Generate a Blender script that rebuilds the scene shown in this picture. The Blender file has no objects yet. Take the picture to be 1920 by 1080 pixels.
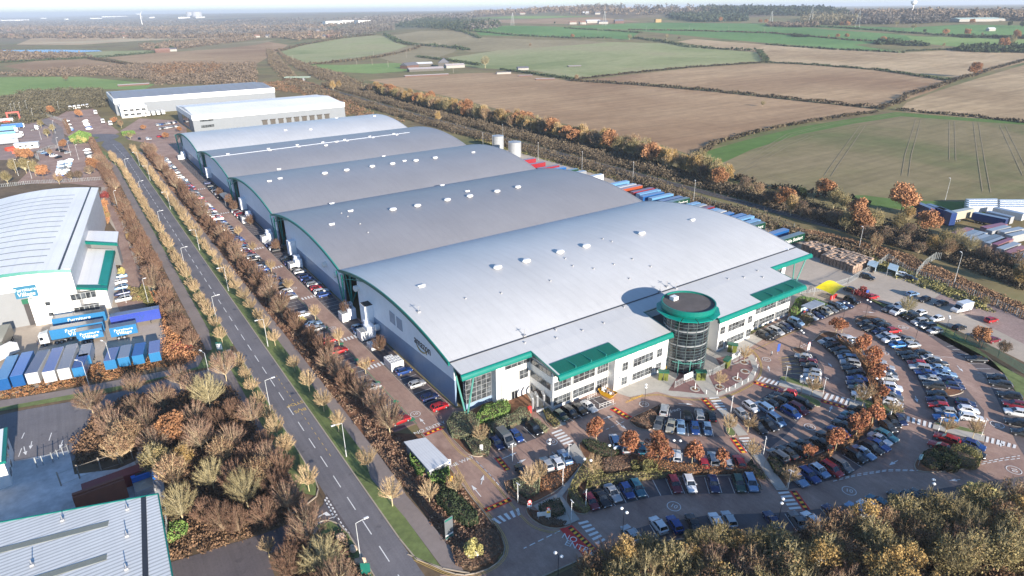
import bpy, math, random
import numpy as np
from mathutils import Vector, Matrix, geometry
random.seed(7); rng = np.random.default_rng(7)
D = bpy.data
scene = bpy.context.scene
COL = scene.collection
PI = math.pi

# ---------------------------------------------------------------- survey of the place
# world frame: X runs along the office front, Y runs along the avenue, Z up, metres
CAMH = 82.0
def _setup():
    c = np.array([960., 540.]); a = np.array([2900., -5.]) - c; b = np.array([60., 27.]) - c
    f = math.sqrt(-(a @ b))
    X = np.array([a[0], -a[1], -f]); X /= np.linalg.norm(X)
    Y = np.array([b[0], -b[1], -f]); Y /= np.linalg.norm(Y)
    return f, np.array([X, Y, np.cross(X, Y)])
FPX, RW = _setup()
def ray(u, v): return RW @ np.array([u - 960., -(v - 540.), -FPX])
def g(u, v, z=0.):
    d = ray(u, v); t = (z - CAMH) / d[2]; return (d[0] * t, d[1] * t)
def proj(x, y, z=0.):
    c = RW.T @ np.array([x, y, z - CAMH]); return 960 + FPX * c[0] / -c[2], 540 - FPX * c[1] / -c[2]
def wy(u, v, Y):
    d = ray(u, v); t = Y / d[1]; return d[0] * t, CAMH + d[2] * t
def wx(u, v, X):
    d = ray(u, v); t = X / d[0]; return d[1] * t, CAMH + d[2] * t
def PX(pts, z=0.): return [g(u, v, z) for u, v in pts]
def sst(a, b, x):
    t = min(1., max(0., (x - a) / (b - a))); return t * t * (3 - 2 * t)
def T(x, y):
    """height of the land"""
    h = 58 * sst(420, 2700, x) * (0.55 + 0.45 * sst(-200, 900, y))
    h += 26 * math.exp(-(((x - 2300) / 750) ** 2 + ((y - 2700) / 800) ** 2))
    h += 20 * math.exp(-(((x - 1150) / 420) ** 2 + ((y - 1900) / 450) ** 2))
    h += 4 * math.sin(x / 260.) * math.sin(y / 310. + .6) * sst(500, 1200, math.hypot(x, y))
    return h * sst(330, 620, x)
def G(u, v):
    """where a sight line meets the land"""
    d = ray(u, v); d = d / np.linalg.norm(d)
    if d[2] > -0.0012: d[2] = -0.0012
    t0 = 60.; t = t0
    while t < 60000:
        if CAMH + d[2] * t <= T(d[0] * t, d[1] * t): break
        t0 = t; t *= 1.02
    for _ in range(24):
        m = (t0 + t) / 2
        if CAMH + d[2] * m <= T(d[0] * m, d[1] * m): t = m
        else: t0 = m
    return (d[0] * t, d[1] * t)
def GP(pts): return [G(u, v) for u, v in pts]

# ---------------------------------------------------------------- materials
def lin(c):
    return tuple(((x / 255.) / 12.92 if x / 255. <= .04045 else ((x / 255. + .055) / 1.055) ** 2.4) for x in c)
_m = {}
def nodes(name):
    m = D.materials.new(name); m.use_nodes = True
    nt = m.node_tree; b = nt.nodes['Principled BSDF']
    return m, nt, b
def noise(nt, scale, detail=4., rough=.6, vec=None, dist=0.):
    n = nt.nodes.new('ShaderNodeTexNoise'); n.inputs['Scale'].default_value = scale
    n.inputs['Detail'].default_value = detail; n.inputs['Roughness'].default_value = rough
    n.inputs['Distortion'].default_value = dist
    if vec: nt.links.new(vec, n.inputs['Vector'])
    return n
def ramp(nt, fac, stops):
    r = nt.nodes.new('ShaderNodeValToRGB'); e = r.color_ramp.elements
    while len(e) < len(stops): e.new(.5)
    for i, (p, c) in enumerate(stops):
        e[i].position = p; e[i].color = (*c, 1)
    nt.links.new(fac, r.inputs['Fac']); return r
def mix(nt, a, b, fac, mode='MIX'):
    n = nt.nodes.new('ShaderNodeMix'); n.data_type = 'RGBA'; n.blend_type = mode
    for s, i in ((fac, 0), (a, 6), (b, 7)):
        if isinstance(s, (int, float)): n.inputs[i].default_value = s
        elif isinstance(s, tuple): n.inputs[i].default_value = (*s, 1)
        else: nt.links.new(s, n.inputs[i])
    return n.outputs[2]
def mapv(nt, scale=(1, 1, 1), rot=0., coord='Object'):
    tc = nt.nodes.new('ShaderNodeTexCoord'); mp = nt.nodes.new('ShaderNodeMapping')
    mp.inputs['Scale'].default_value = scale; mp.inputs['Rotation'].default_value = (0, 0, rot)
    nt.links.new(tc.outputs[coord], mp.inputs['Vector']); return mp.outputs[0]
def mat(name, col, rough=.8, metal=0., var=.12, scale=.6, spec=.5, coat=0., alpha=None, big=None):
    """plain surface with a little uneven tone; big=(scale,amount) adds broad patches"""
    if name in _m: return _m[name]
    m, nt, b = nodes(name); v = mapv(nt)
    n = noise(nt, scale, 5., .65, v)
    lo = tuple(c * (1 - var) for c in col); hi = tuple(min(1, c * (1 + var)) for c in col)
    out = ramp(nt, n.outputs['Fac'], [(.3, lo), (.7, hi)]).outputs[0]
    if big:
        n2 = noise(nt, big[0], 3., .6, v)
        r2 = ramp(nt, n2.outputs['Fac'], [(.35, (1 - big[1],) * 3), (.65, (1 + big[1],) * 3)])
        out = mix(nt, out, r2.outputs[0], 1., 'MULTIPLY')
    nt.links.new(out, b.inputs['Base Color'])
    b.inputs['Roughness'].default_value = rough; b.inputs['Metallic'].default_value = metal
    b.inputs['Specular IOR Level'].default_value = spec; b.inputs['Coat Weight'].default_value = coat
    _m[name] = m; return m
def glass_mat(name, col=(.03, .035, .04), rough=.12):
    if name in _m: return _m[name]
    m, nt, b = nodes(name)
    n = noise(nt, .8, 2., .5, mapv(nt))
    r = ramp(nt, n.outputs['Fac'], [(.4, tuple(c * .5 for c in col)), (.65, tuple(c * 2.2 for c in col))])
    nt.links.new(r.outputs[0], b.inputs['Base Color'])
    b.inputs['Roughness'].default_value = rough; b.inputs['Specular IOR Level'].default_value = .7
    _m[name] = m; return m
LEAFK = .92; LEAFS = .76
def leaf_mat(name, cols, rough=.85, K=1., S=1.):
    if name in _m: return _m[name]
    m, nt, b = nodes(name)
    a = nt.nodes.new('ShaderNodeAttribute'); a.attribute_name = 'rnd'
    oi = nt.nodes.new('ShaderNodeObjectInfo')
    k = len(cols); lum = lambda c: .3 * c[0] + .6 * c[1] + .1 * c[2]
    cols = [tuple(K * LEAFK * (q * LEAFS * S + lum(c) * (1 - LEAFS * S)) for q in c) for c in cols]
    r = ramp(nt, a.outputs['Fac'], [(i / max(1, k - 1), c) for i, c in enumerate(cols)])
    br = nt.nodes.new('ShaderNodeMapRange'); br.inputs[3].default_value = .78; br.inputs[4].default_value = 1.22
    nt.links.new(oi.outputs['Random'], br.inputs[0])
    vm = nt.nodes.new('ShaderNodeVectorMath'); vm.operation = 'SCALE'
    nt.links.new(r.outputs[0], vm.inputs[0]); nt.links.new(br.outputs[0], vm.inputs['Scale'])
    nt.links.new(vm.outputs[0], b.inputs['Base Color'])
    b.inputs['Roughness'].default_value = rough; b.inputs['Specular IOR Level'].default_value = .15
    _m[name] = m; return m
def field_mat(name, c1, c2, ang, rows=0., amt=.25, c3=None, bigs=.004, tram=0.):
    """farmland: broad soil patches, drilling rows at an angle, optional tramlines"""
    if name in _m: return _m[name]
    m, nt, b = nodes(name); v = mapv(nt)
    n = noise(nt, bigs, 6., .62, v, .6)
    st = [(.36, c1), (.62, c2)] if c3 is None else [(.33, c1), (.5, c2), (.68, c3)]
    out = ramp(nt, n.outputs['Fac'], st).outputs[0]
    n2 = noise(nt, .12, 5., .7, v)
    out = mix(nt, out, ramp(nt, n2.outputs['Fac'], [(.3, (.86,) * 3), (.7, (1.14,) * 3)]).outputs[0], 1., 'MULTIPLY')
    vr = mapv(nt, (.004, .11, 1), ang)
    n3 = noise(nt, 1., 5., .7, vr, .15)
    out = mix(nt, out, ramp(nt, n3.outputs['Fac'], [(.32, (1 - amt,) * 3), (.68, (1 + amt,) * 3)]).outputs[0], 1., 'MULTIPLY')
    if rows:
        w = nt.nodes.new('ShaderNodeTexWave'); w.bands_direction = 'Y'; w.inputs['Scale'].default_value = rows
        w.inputs['Distortion'].default_value = 3.; w.inputs['Detail'].default_value = 2.; w.inputs['Detail Scale'].default_value = .02
        nt.links.new(mapv(nt, (.02, 1, 1), ang), w.inputs['Vector'])
        out = mix(nt, out, ramp(nt, w.outputs['Fac'], [(.0, (.88,) * 3), (1., (1.1,) * 3)]).outputs[0], 1., 'MULTIPLY')
    nt.links.new(out, b.inputs['Base Color']); b.inputs['Roughness'].default_value = .95
    b.inputs['Specular IOR Level'].default_value = .1
    _m[name] = m; return m
def paint_mat():
    if 'car_paint' in _m: return _m['car_paint']
    m, nt, b = nodes('car_paint')
    oi = nt.nodes.new('ShaderNodeObjectInfo'); n = noise(nt, 3., 2., .5, mapv(nt))
    out = mix(nt, oi.outputs['Color'], ramp(nt, n.outputs['Fac'], [(.3, (.92,) * 3), (.7, (1.05,) * 3)]).outputs[0], 1., 'MULTIPLY')
    nt.links.new(out, b.inputs['Base Color'])
    b.inputs['Roughness'].default_value = .32; b.inputs['Metallic'].default_value = .25
    b.inputs['Coat Weight'].default_value = .6; b.inputs['Coat Roughness'].default_value = .08
    _m['car_paint'] = m; return m

# ---------------------------------------------------------------- mesh builder
class MB:
    def __init__(s): s.v = []; s.f = []; s.mi = []
    def add(s, vs, fs, m=0):
        o = len(s.v); s.v += [tuple(p) for p in vs]; s.f += [tuple(i + o for i in f) for f in fs]; s.mi += [m] * len(fs); return s
    def box(s, x0, x1, y0, y1, z0, z1, m=0):
        return s.add([(x0, y0, z0), (x1, y0, z0), (x1, y1, z0), (x0, y1, z0), (x0, y0, z1), (x1, y0, z1), (x1, y1, z1), (x0, y1, z1)],
                     [(0, 3, 2, 1), (4, 5, 6, 7), (0, 1, 5, 4), (1, 2, 6, 5), (2, 3, 7, 6), (3, 0, 4, 7)], m)
    def obox(s, c, ax, L, Wd, z0, z1, m=0):
        """box centred c, long axis unit ax"""
        a = np.array(ax); n = np.array([-a[1], a[0]]); c = np.array(c)
        p = [c - a * L / 2 - n * Wd / 2, c + a * L / 2 - n * Wd / 2, c + a * L / 2 + n * Wd / 2, c - a * L / 2 + n * Wd / 2]
        return s.prism([tuple(q) for q in p], z0, z1, m)
    def prism(s, poly, z0, z1, m=0):
        n = len(poly); A = sum(poly[i][0] * poly[(i + 1) % n][1] - poly[(i + 1) % n][0] * poly[i][1] for i in range(n))
        if A < 0: poly = poly[::-1]
        vs = [(x, y, z0) for x, y in poly] + [(x, y, z1) for x, y in poly]
        fs = [tuple(range(n - 1, -1, -1)), tuple(range(n, 2 * n))] + [(i, (i + 1) % n, n + (i + 1) % n, n + i) for i in range(n)]
        return s.add(vs, fs, m)
    def sheet(s, poly, z, m=0):
        n = len(poly); A = sum(poly[i][0] * poly[(i + 1) % n][1] - poly[(i + 1) % n][0] * poly[i][1] for i in range(n))
        if A < 0: poly = poly[::-1]
        return s.add([(x, y, z) for x, y in poly], [tuple(range(n))], m)
    def bar(s, p, q, r, m=0, n=4, r2=None):
        p = Vector(p); q = Vector(q); d = (q - p)
        if d.length < 1e-6: return s
        d.normalize(); a = d.orthogonal().normalized(); b = d.cross(a); r2 = r if r2 is None else r2
        vs = []
        for c, rr in ((p, r), (q, r2)):
            for i in range(n):
                t = 2 * PI * (i + .5) / n; vs.append(c + (a * math.cos(t) + b * math.sin(t)) * rr)
        return s.add(vs, [(i, (i + 1) % n, n + (i + 1) % n, n + i) for i in range(n)] + [tuple(range(n - 1, -1, -1)), tuple(range(n, 2 * n))], m)
    def lathe(s, c, prof, n=16, m=0):
        vs = []; k = len(prof)
        for r, z in prof:
            for i in range(n): t = 2 * PI * i / n; vs.append((c[0] + r * math.cos(t), c[1] + r * math.sin(t), c[2] + z))
        fs = [(j * n + i, j * n + (i + 1) % n, (j + 1) * n + (i + 1) % n, (j + 1) * n + i) for j in range(k - 1) for i in range(n)]
        if prof[0][0] > 1e-4: fs.append(tuple(range(n - 1, -1, -1)))
        if prof[-1][0] > 1e-4: fs.append(tuple(range((k - 1) * n, k * n)))
        return s.add(vs, fs, m)
    def mesh(s, name, mats, smooth=False):
        me = D.meshes.new(name); me.from_pydata(s.v, [], s.f)
        for m in (mats if isinstance(mats, (list, tuple)) else [mats]): me.materials.append(m)
        me.polygons.foreach_set('material_index', s.mi)
        if smooth: me.polygons.foreach_set('use_smooth', [True] * len(s.f))
        me.update(); return me
    def build(s, name, mats, parent=None, smooth=False, loc=None, rz=0.):
        o = D.objects.new(name, s.mesh(name, mats, smooth)); COL.objects.link(o)
        if parent: o.parent = parent
        if loc is not None: o.location = loc; o.rotation_euler = (0, 0, rz)
        return o
def put(name, me, parent=None, loc=(0, 0, 0), rz=0., sc=1., color=None):
    o = D.objects.new(name, me); COL.objects.link(o); o.parent = parent
    o.location = loc; o.rotation_euler = (0, 0, rz)
    o.scale = (sc, sc, sc) if isinstance(sc, (int, float)) else sc
    if color: o.color = (*color, 1)
    return o
LABELS = {}
def tag(o, label, cat, group=None, kind=None):
    o['label'] = label; o['category'] = cat
    if group: o['group'] = group
    if kind: o['kind'] = kind
    LABELS.setdefault(label, []).append(o)
    return o
def struct(o, kind='structure'): o['kind'] = kind; return o
def thing(name, label, cat, loc=(0, 0, 0), rz=0., group=None):
    o = D.objects.new(name, None); COL.objects.link(o); o.location = loc; o.rotation_euler = (0, 0, rz)
    o.empty_display_size = .5
    return tag(o, label, cat, group)
ONES = ['', 'first', 'second', 'third', 'fourth', 'fifth', 'sixth', 'seventh', 'eighth', 'ninth', 'tenth', 'eleventh', 'twelfth',
        'thirteenth', 'fourteenth', 'fifteenth', 'sixteenth', 'seventeenth', 'eighteenth', 'nineteenth']
TENS = {2: 'twent', 3: 'thirt', 4: 'fort', 5: 'fift', 6: 'sixt', 7: 'sevent', 8: 'eight', 9: 'ninet'}
TENW = {2: 'twenty', 3: 'thirty', 4: 'forty', 5: 'fifty', 6: 'sixty', 7: 'seventy', 8: 'eighty', 9: 'ninety'}
def nth(i):
    if i < 20: return ONES[i]
    if i >= 100: return 'hundredth' if i == 100 else 'hundred-and-' + nth(i - 100)
    t, o = divmod(i, 10)
    return (TENS[t] + 'ieth') if o == 0 else TENW[t] + '-' + ONES[o]
def text_mesh(txt, size, ext=.02, align='CENTER'):
    cu = D.curves.new('lettering', 'FONT'); cu.body = txt; cu.size = size; cu.extrude = ext; cu.align_x = align; cu.align_y = 'CENTER'
    cu.resolution_u = 3
    o = D.objects.new('tmp', cu); COL.objects.link(o); bpy.context.view_layer.update()
    me = D.meshes.new_from_object(o.evaluated_get(bpy.context.evaluated_depsgraph_get()))
    D.objects.remove(o); D.curves.remove(cu); me.materials.clear(); return me
def text(txt, size, m, parent, loc, rot, ext=.02, name='lettering', sx=1., italic=0.):
    me = text_mesh(txt, size, ext); me.materials.append(m)
    if sx != 1. or italic:
        for v in me.vertices: v.co.x = v.co.x * sx + italic * v.co.y
    o = D.objects.new(name, me); COL.objects.link(o); o.parent = parent; o.location = loc; o.rotation_euler = rot
    return o

# ---------------------------------------------------------------- camera, light, air
cam = D.cameras.new('camera'); cam.sensor_width = 36; cam.lens = FPX / 1920 * 36; cam.clip_start = 1.; cam.clip_end = 90000
co = D.objects.new('camera', cam); COL.objects.link(co)
co.matrix_world = Matrix([(*RW[0], 0), (*RW[1], 0), (*RW[2], CAMH), (0, 0, 0, 1)]); scene.camera = co
ELEV = math.radians(15.5)
w = D.worlds.new('World'); scene.world = w; w.use_nodes = True; nt = w.node_tree
sky = nt.nodes.new('ShaderNodeTexSky'); sky.sky_type = 'NISHITA'; sky.sun_disc = False
sky.sun_elevation = ELEV; sky.sun_rotation = math.radians(180); sky.altitude = 100; sky.dust_density = .2; sky.ozone_density = 3.
bg = nt.nodes['Background']; bg.inputs['Strength'].default_value = .11
vm = nt.nodes.new('ShaderNodeVectorMath'); vm.operation = 'MULTIPLY'; vm.inputs[1].default_value = (.77, .88, 1.0)
nt.links.new(sky.outputs[0], vm.inputs[0]); nt.links.new(vm.outputs[0], bg.inputs['Color'])
sun = D.lights.new('sun', 'SUN'); sun.energy = 5.0; sun.angle = math.radians(.5); sun.color = (1., .91, .79)
so = D.objects.new('sun', sun); COL.objects.link(so)
so.rotation_euler = Vector((0, math.cos(ELEV), -math.sin(ELEV))).to_track_quat('-Z', 'Y').to_euler()
scene.view_settings.view_transform = 'Standard'; scene.view_settings.look = 'None'
scene.view_settings.exposure = 1.12; scene.view_settings.gamma = 1.
scene.cycles.max_bounces = 4; scene.cycles.diffuse_bounces = 2; scene.cycles.glossy_bounces = 2
scene.cycles.transparent_max_bounces = 4; scene.cycles.volume_bounces = 0; scene.cycles.use_denoising = True
scene.cycles.caustics_reflective = False; scene.cycles.caustics_refractive = False
# ---------------------------------------------------------------- land and fields
ploughA = field_mat('soil_brown', lin((150, 120, 92)), lin((178, 150, 117)), .35, .5, .17)
ploughB = field_mat('soil_pale', lin((162, 137, 106)), lin((192, 168, 134)), -.35, .4, .2)
ploughC = field_mat('soil_rose', lin((148, 118, 90)), lin((176, 147, 115)), .1, .5, .17)
ploughD = field_mat('soil_tan', lin((154, 130, 100)), lin((186, 161, 127)), .9, .35, .22)
grassA = field_mat('sown_green', lin((108, 110, 72)), lin((132, 120, 88)), 1.35, 0, .18, lin((148, 132, 102)), .007)
grassE = field_mat('field_margin_green', lin((88, 116, 58)), lin((104, 122, 70)), .6, 0, .10)
grassB = field_mat('pasture_green', lin((116, 140, 80)), lin((138, 156, 94)), .2, 0, .08)
grassC = field_mat('winter_green', lin((90, 124, 70)), lin((108, 140, 82)), .1, 0, .08)
grassD = field_mat('pasture_dull', lin((130, 138, 90)), lin((156, 156, 112)), .3, 0, .10, lin((160, 150, 116)))
roughG = field_mat('rough_grass', lin((134, 122, 92)), lin((158, 144, 112)), .5, 0, .12)
stubble = field_mat('stubble', lin((176, 160, 128)), lin((200, 182, 148)), 0., 0, .08)
baseM = field_mat('land_mixed', lin((112, 98, 74)), lin((134, 122, 86)), .2, 0, .10, lin((96, 104, 66)), .008)
farM = field_mat('land_far', lin((96, 88, 78)), lin((136, 120, 98)), .0, 0, .25, lin((108, 116, 84)), .0012)
# name, material, outline in survey sight lines
FIELDS = [
 ('ploughed_field', ploughC, [(690,150),(780,143),(880,137),(945,136),(1010,143),(1072,152),(1200,160),(1340,172),(1480,187),(1645,204),(1600,215),(1500,228),(1400,252),(1330,270),(1300,292),(1240,272),(1120,246),(1040,228),(960,212),(880,190),(800,172),(745,162)]),
 ('ploughed_field', ploughA, [(1100,150),(1180,140),(1290,128),(1425,119),(1520,121),(1650,133),(1770,148),(1790,152),(1745,172),(1690,190),(1655,203),(1520,189),(1380,172),(1240,158)]),
 ('ploughed_field', ploughB, [(1270,78),(1300,73),(1360,78),(1440,84),(1560,92),(1690,99),(1780,94),(1860,94),(1925,100),(1925,116),(1850,135),(1800,146),(1660,131),(1520,119),(1430,117),(1420,98),(1330,88)]),
 ('ploughed_field', ploughD, [(1690,203),(1700,192),(1760,170),(1830,148),(1925,120),(2400,40),(2500,240),(1925,232),(1800,219),(1700,210)]),
 ('sown_field', grassA, [(1305,300),(1330,282),(1400,262),(1500,238),(1600,222),(1680,210),(1760,217),(1925,228),(2500,250),(2500,420),(1925,398),(1800,400),(1700,392),(1620,384),(1540,362),(1440,348),(1380,335),(1320,322)]),
 ('field_margin', grassE, [(1305,300),(1330,282),(1400,262),(1500,238),(1600,222),(1680,210),(1760,217),(1925,228),(1925,234),(1760,223),(1690,218),(1600,232),(1500,252),(1410,280),(1345,310),(1325,323)]),
 ('field_margin', grassE, [(1620,384),(1560,367),(1620,366),(1700,376),(1800,378),(1925,380),(1925,400),(1800,402),(1700,394)]),
 ('pasture', grassD, [(840,108),(960,90),(1120,78),(1270,82),(1340,92),(1420,98),(1428,115),(1290,126),(1180,136),(1085,148),(1000,132),(900,128),(860,122)]),
 ('pasture', grassB, [(562,120),(640,122),(740,118),(790,122),(775,132),(700,138),(620,134),(574,128)]),
 ('rough_pasture', roughG, [(700,104),(780,82),(860,88),(850,98),(808,112),(770,122),(735,116)]),
 ('sown_field', grassD, [(524,98),(560,86),(640,72),(705,66),(728,68),(740,80),(765,86),(735,96),(640,112),(570,121),(535,112)]),
 ('rough_pasture', roughG, [(738,66),(790,58),(860,58),(900,70),(1000,74),(1100,76),(1140,80),(1000,90),(880,98),(850,86),(780,80),(750,76)]),
 ('pasture', grassC, [(880,52),(950,48),(1050,50),(1130,54),(1200,60),(1180,74),(1100,70),(1000,68),(900,66)]),
 ('pasture', grassC, [(1060,50),(1180,44),(1240,42),(1440,44),(1560,56),(1700,66),(1780,72),(1700,76),(1600,84),(1690,98),(1560,90),(1430,80),(1280,66),(1180,56)]),
 ('pasture', grassC, [(1440,46),(1560,48),(1700,52),(1800,46),(1925,48),(1925,72),(1840,70),(1720,60),(1600,56)]),
 ('pasture', grassB, [(1700,68),(1800,70),(1925,74),(1925,92),(1830,92),(1720,80)]),
 ('stubble_field', ploughC, [(900,38),(1000,36),(1120,32),(1200,40),(1100,46),(980,44)]),
 ('pasture', grassB, [(880,34),(960,30),(1060,30),(1120,31),(1000,35)]),
 ('sown_field', grassB, [(-60,146),(60,144),(150,144),(215,150),(290,158),(270,168),(150,166),(60,180),(-60,196)]),
 ('ploughed_field', ploughA, [(5,124),(70,114),(160,111),(245,122),(190,130),(60,134)]),
 ('ploughed_field', ploughA, [(200,108),(290,100),(400,92),(500,78),(540,84),(480,120),(400,126),(300,122),(250,118)]),
 ('sown_field', grassD, [(110,104),(190,96),(285,94),(290,99),(180,108)]),
 ('ploughed_field', ploughB, [(60,72),(250,66),(470,60),(560,62),(500,70),(300,74),(150,84),(30,84)]),
 ('stubble_field', stubble, [(28,82),(140,78),(300,71),(360,70),(300,75),(150,81)]),
 ('rough_pasture', roughG, [(300,96),(360,86),(450,80),(520,74),(480,84),(380,94)]),
]
LAKE = ('lake', None, [(-80,96),(0,94),(90,93),(185,94),(192,96),(120,99),(60,101),(0,106),(-80,110)])
def build_land():
    polys = [GP(p) for _, _, p in FIELDS] + [GP(LAKE[2])]
    pts = []; edges = []; faces = []
    def addpoly(poly, step):
        if sum(poly[i][0] * poly[(i + 1) % len(poly)][1] - poly[(i + 1) % len(poly)][0] * poly[i][1] for i in range(len(poly))) < 0: poly = poly[::-1]
        i0 = len(pts); n = len(poly)
        for i in range(n):
            a = np.array(poly[i]); b = np.array(poly[(i + 1) % n]); L = np.hypot(*(b - a)); k = max(1, int(L / step))
            for j in range(k): pts.append(tuple(a + (b - a) * j / k))
        faces.append(list(range(i0, len(pts))))
    for p in polys: addpoly(p, 90)
    yy = -400
    def gridpts(x0, x1, y0, y1, s):
        for x in np.arange(x0, x1, s):
            for y in np.arange(y0, y1, s): pts.append((x + random.uniform(-.2, .2) * s, y + random.uniform(-.2, .2) * s))
    gridpts(330, 3600, -600, 3600, 85)
    gridpts(-1500, 330, 700, 3600, 300)
    gridpts(-6000, 9000, -1000, 12000, 900)
    for r in (16000, 26000, 42000):
        for k in range(28): t = -.6 + k * .12; pts.append((r * math.cos(t), r * math.sin(t)))
    pts += [(-60000, -2000), (60000, -2000), (60000, 60000), (-60000, 60000), (0, -400), (300, -400), (-400, -400)]
    vs, es, fs, ov, oe, of = geometry.delaunay_2d_cdt([Vector(p) for p in pts], edges, faces, 0, .01)
    V = [(v.x, v.y, T(v.x, v.y)) for v in vs]
    groups = {}
    for f, o in zip(fs, of):
        k = max(o) if len(o) else -1
        if k == -1:
            cx = sum(vs[i].x for i in f) / 3; cy = sum(vs[i].y for i in f) / 3
            k = -1 if math.hypot(cx, cy) < 2600 else -2
        groups.setdefault(k, []).append(f)
    water = mat('lake_water', lin((40, 84, 150)), .25, 0, .1, .01)
    for k, fl in groups.items():
        used = sorted({i for f in fl for i in f}); ix = {i: j for j, i in enumerate(used)}
        if k < 0: nm, m = ('ground', baseM) if k == -1 else ('farland', farM)
        elif k == len(FIELDS): nm, m = 'lake', water
        else: nm, m = FIELDS[k][0], FIELDS[k][1]
        b = MB(); b.add([V[i] for i in used], [tuple(ix[i] for i in f) for f in fl])
        o = struct(b.build(nm, m, smooth=True))
build_land()

def haze_box():
    b = MB(); b.box(-30000, 45000, -900, 45000, -3, 155)
    m = D.materials.new('haze'); m.use_nodes = True; nt = m.node_tree
    nt.nodes.remove(nt.nodes['Principled BSDF'])
    vol = nt.nodes.new('ShaderNodeVolumePrincipled'); vol.inputs['Color'].default_value = (.80, .88, 1., 1)
    vol.inputs['Density'].default_value = HAZE_D; vol.inputs['Anisotropy'].default_value = .1
    nt.links.new(vol.outputs[0], nt.nodes['Material Output'].inputs['Volume'])
    struct(b.build('haze', m), 'stuff')
HAZE_D = 9.5e-5
haze_box()
# ---------------------------------------------------------------- roads, paving, beds
def brick_mat():
    m, nt, b = nodes('brick_paving'); v = mapv(nt)
    n = noise(nt, .09, 6., .7, v, .4)
    out = ramp(nt, n.outputs['Fac'], [(.32, lin((144, 114, 102))), (.5, lin((166, 136, 121))), (.68, lin((184, 154, 138)))]).outputs[0]
    br = nt.nodes.new('ShaderNodeTexBrick'); br.inputs['Scale'].default_value = 2.2
    br.inputs['Color1'].default_value = (1, 1, 1, 1); br.inputs['Color2'].default_value = (.8, .8, .8, 1); br.inputs['Mortar'].default_value = (.7, .7, .7, 1)
    nt.links.new(v, br.inputs['Vector'])
    out = mix(nt, out, br.outputs[0], .7, 'MULTIPLY')
    n2 = noise(nt, 1.4, 4., .7, mapv(nt, (1, .25, 1)))
    out = mix(nt, out, ramp(nt, n2.outputs['Fac'], [(.3, (.85,) * 3), (.7, (1.12,) * 3)]).outputs[0], 1., 'MULTIPLY')
    nt.links.new(out, b.inputs['Base Color']); b.inputs['Roughness'].default_value = .85; return m
def tar_mat(name, c1, c2):
    m, nt, b = nodes(name); v = mapv(nt)
    n = noise(nt, .07, 5., .6, v); out = ramp(nt, n.outputs['Fac'], [(.35, c1), (.65, c2)]).outputs[0]
    n1 = noise(nt, 1., 5., .7, mapv(nt, (1.1, .02, 1)))          # wheel tracks along the avenue
    out = mix(nt, out, ramp(nt, n1.outputs['Fac'], [(.35, (.9,) * 3), (.65, (1.1,) * 3)]).outputs[0], 1., 'MULTIPLY')
    n2 = noise(nt, 3., 6., .8, v); out = mix(nt, out, ramp(nt, n2.outputs['Fac'], [(.3, (.85,) * 3), (.7, (1.15,) * 3)]).outputs[0], 1., 'MULTIPLY')
    n3 = noise(nt, .35, 2., .5, v); out = mix(nt, out, ramp(nt, n3.outputs['Fac'], [(.66, (1.,) * 3), (.72, (.78,) * 3)]).outputs[0], 1., 'MULTIPLY')
    nt.links.new(out, b.inputs['Base Color']); b.inputs['Roughness'].default_value = .8; b.inputs['Specular IOR Level'].default_value = .3; return m
brickM = brick_mat()
roadM = tar_mat('road_tarmac', lin((104, 101, 104)), lin((122, 118, 120)))
bayM = tar_mat('bay_tarmac', lin((88, 82, 84)), lin((106, 98, 98)))
pathM = mat('footpath_tarmac', lin((134, 122, 116)), .85, 0, .08, 1.2, big=(.1, .1))
slabM = mat('paving_slabs', lin((176, 170, 160)), .85, 0, .08, 2., big=(.3, .07))
concM = mat('yard_concrete', lin((178, 164, 148)), .85, 0, .08, .8, big=(.05, .10))
gravelM = mat('rough_hardstanding', lin((150, 128, 120)), .95, 0, .22, 1.6, big=(.12, .12))
turfM = mat('turf', lin((104, 116, 66)), .95, 0, .25, .8, big=(.12, .2))
mulchM = mat('leaf_mulch', lin((118, 82, 58)), .95, 0, .3, 1.3, big=(.25, .25))
soilM = mat('scrub_soil', lin((104, 86, 64)), .95, 0, .3, .5, big=(.06, .25))
kerbM = mat('kerb_stone', lin((170, 156, 138)), .85, 0, .08, 1.)
whiteM = mat('road_white', lin((226, 224, 220)), .7, 0, .08, 2.)
yellowM = mat('road_yellow', lin((206, 172, 96)), .75, 0, .1, 2.)
redM = mat('road_red', lin((205, 52, 48)), .75, 0, .14, 1.5)
hyelM = mat('hump_yellow', lin((245, 190, 60)), .7, 0, .1, 2.)
hblkM = mat('hump_black', lin((40, 36, 36)), .7, 0, .1, 2.)
greenM = mat('road_green', lin((60, 140, 100)), .75, 0, .14, 2.)
darkbrM = mat('dark_brick', lin((128, 96, 92)), .85, 0, .12, 1.2)

def ground_sheet(name, poly, z, m, kind='structure'):
    b = MB(); b.sheet(poly, z); return struct(b.build(name, m), kind)
def kerbline(b, pts, w=.16, z0=0., z1=.13, closed=False):
    """ribbon wall following pts"""
    P = [np.array(p, float) for p in pts]
    n = len(P)
    for i in range(n if closed else n - 1):
        a, c = P[i], P[(i + 1) % n]; d = c - a; L = np.hypot(*d)
        if L < .05: continue
        b.obox((a + c) / 2, d / L, L + w * .6, w, z0, z1)
def smooth_poly(pts, it=2, closed=True):
    P = [np.array(p, float) for p in pts]
    for _ in range(it):
        Q = []; n = len(P)
        for i in range(n if closed else n - 1):
            a, c = P[i], P[(i + 1) % n]; Q += [a * .75 + c * .25, a * .25 + c * .75]
        if not closed: Q = [P[0]] + Q + [P[-1]]
        P = Q
    return [tuple(p) for p in P]

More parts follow.
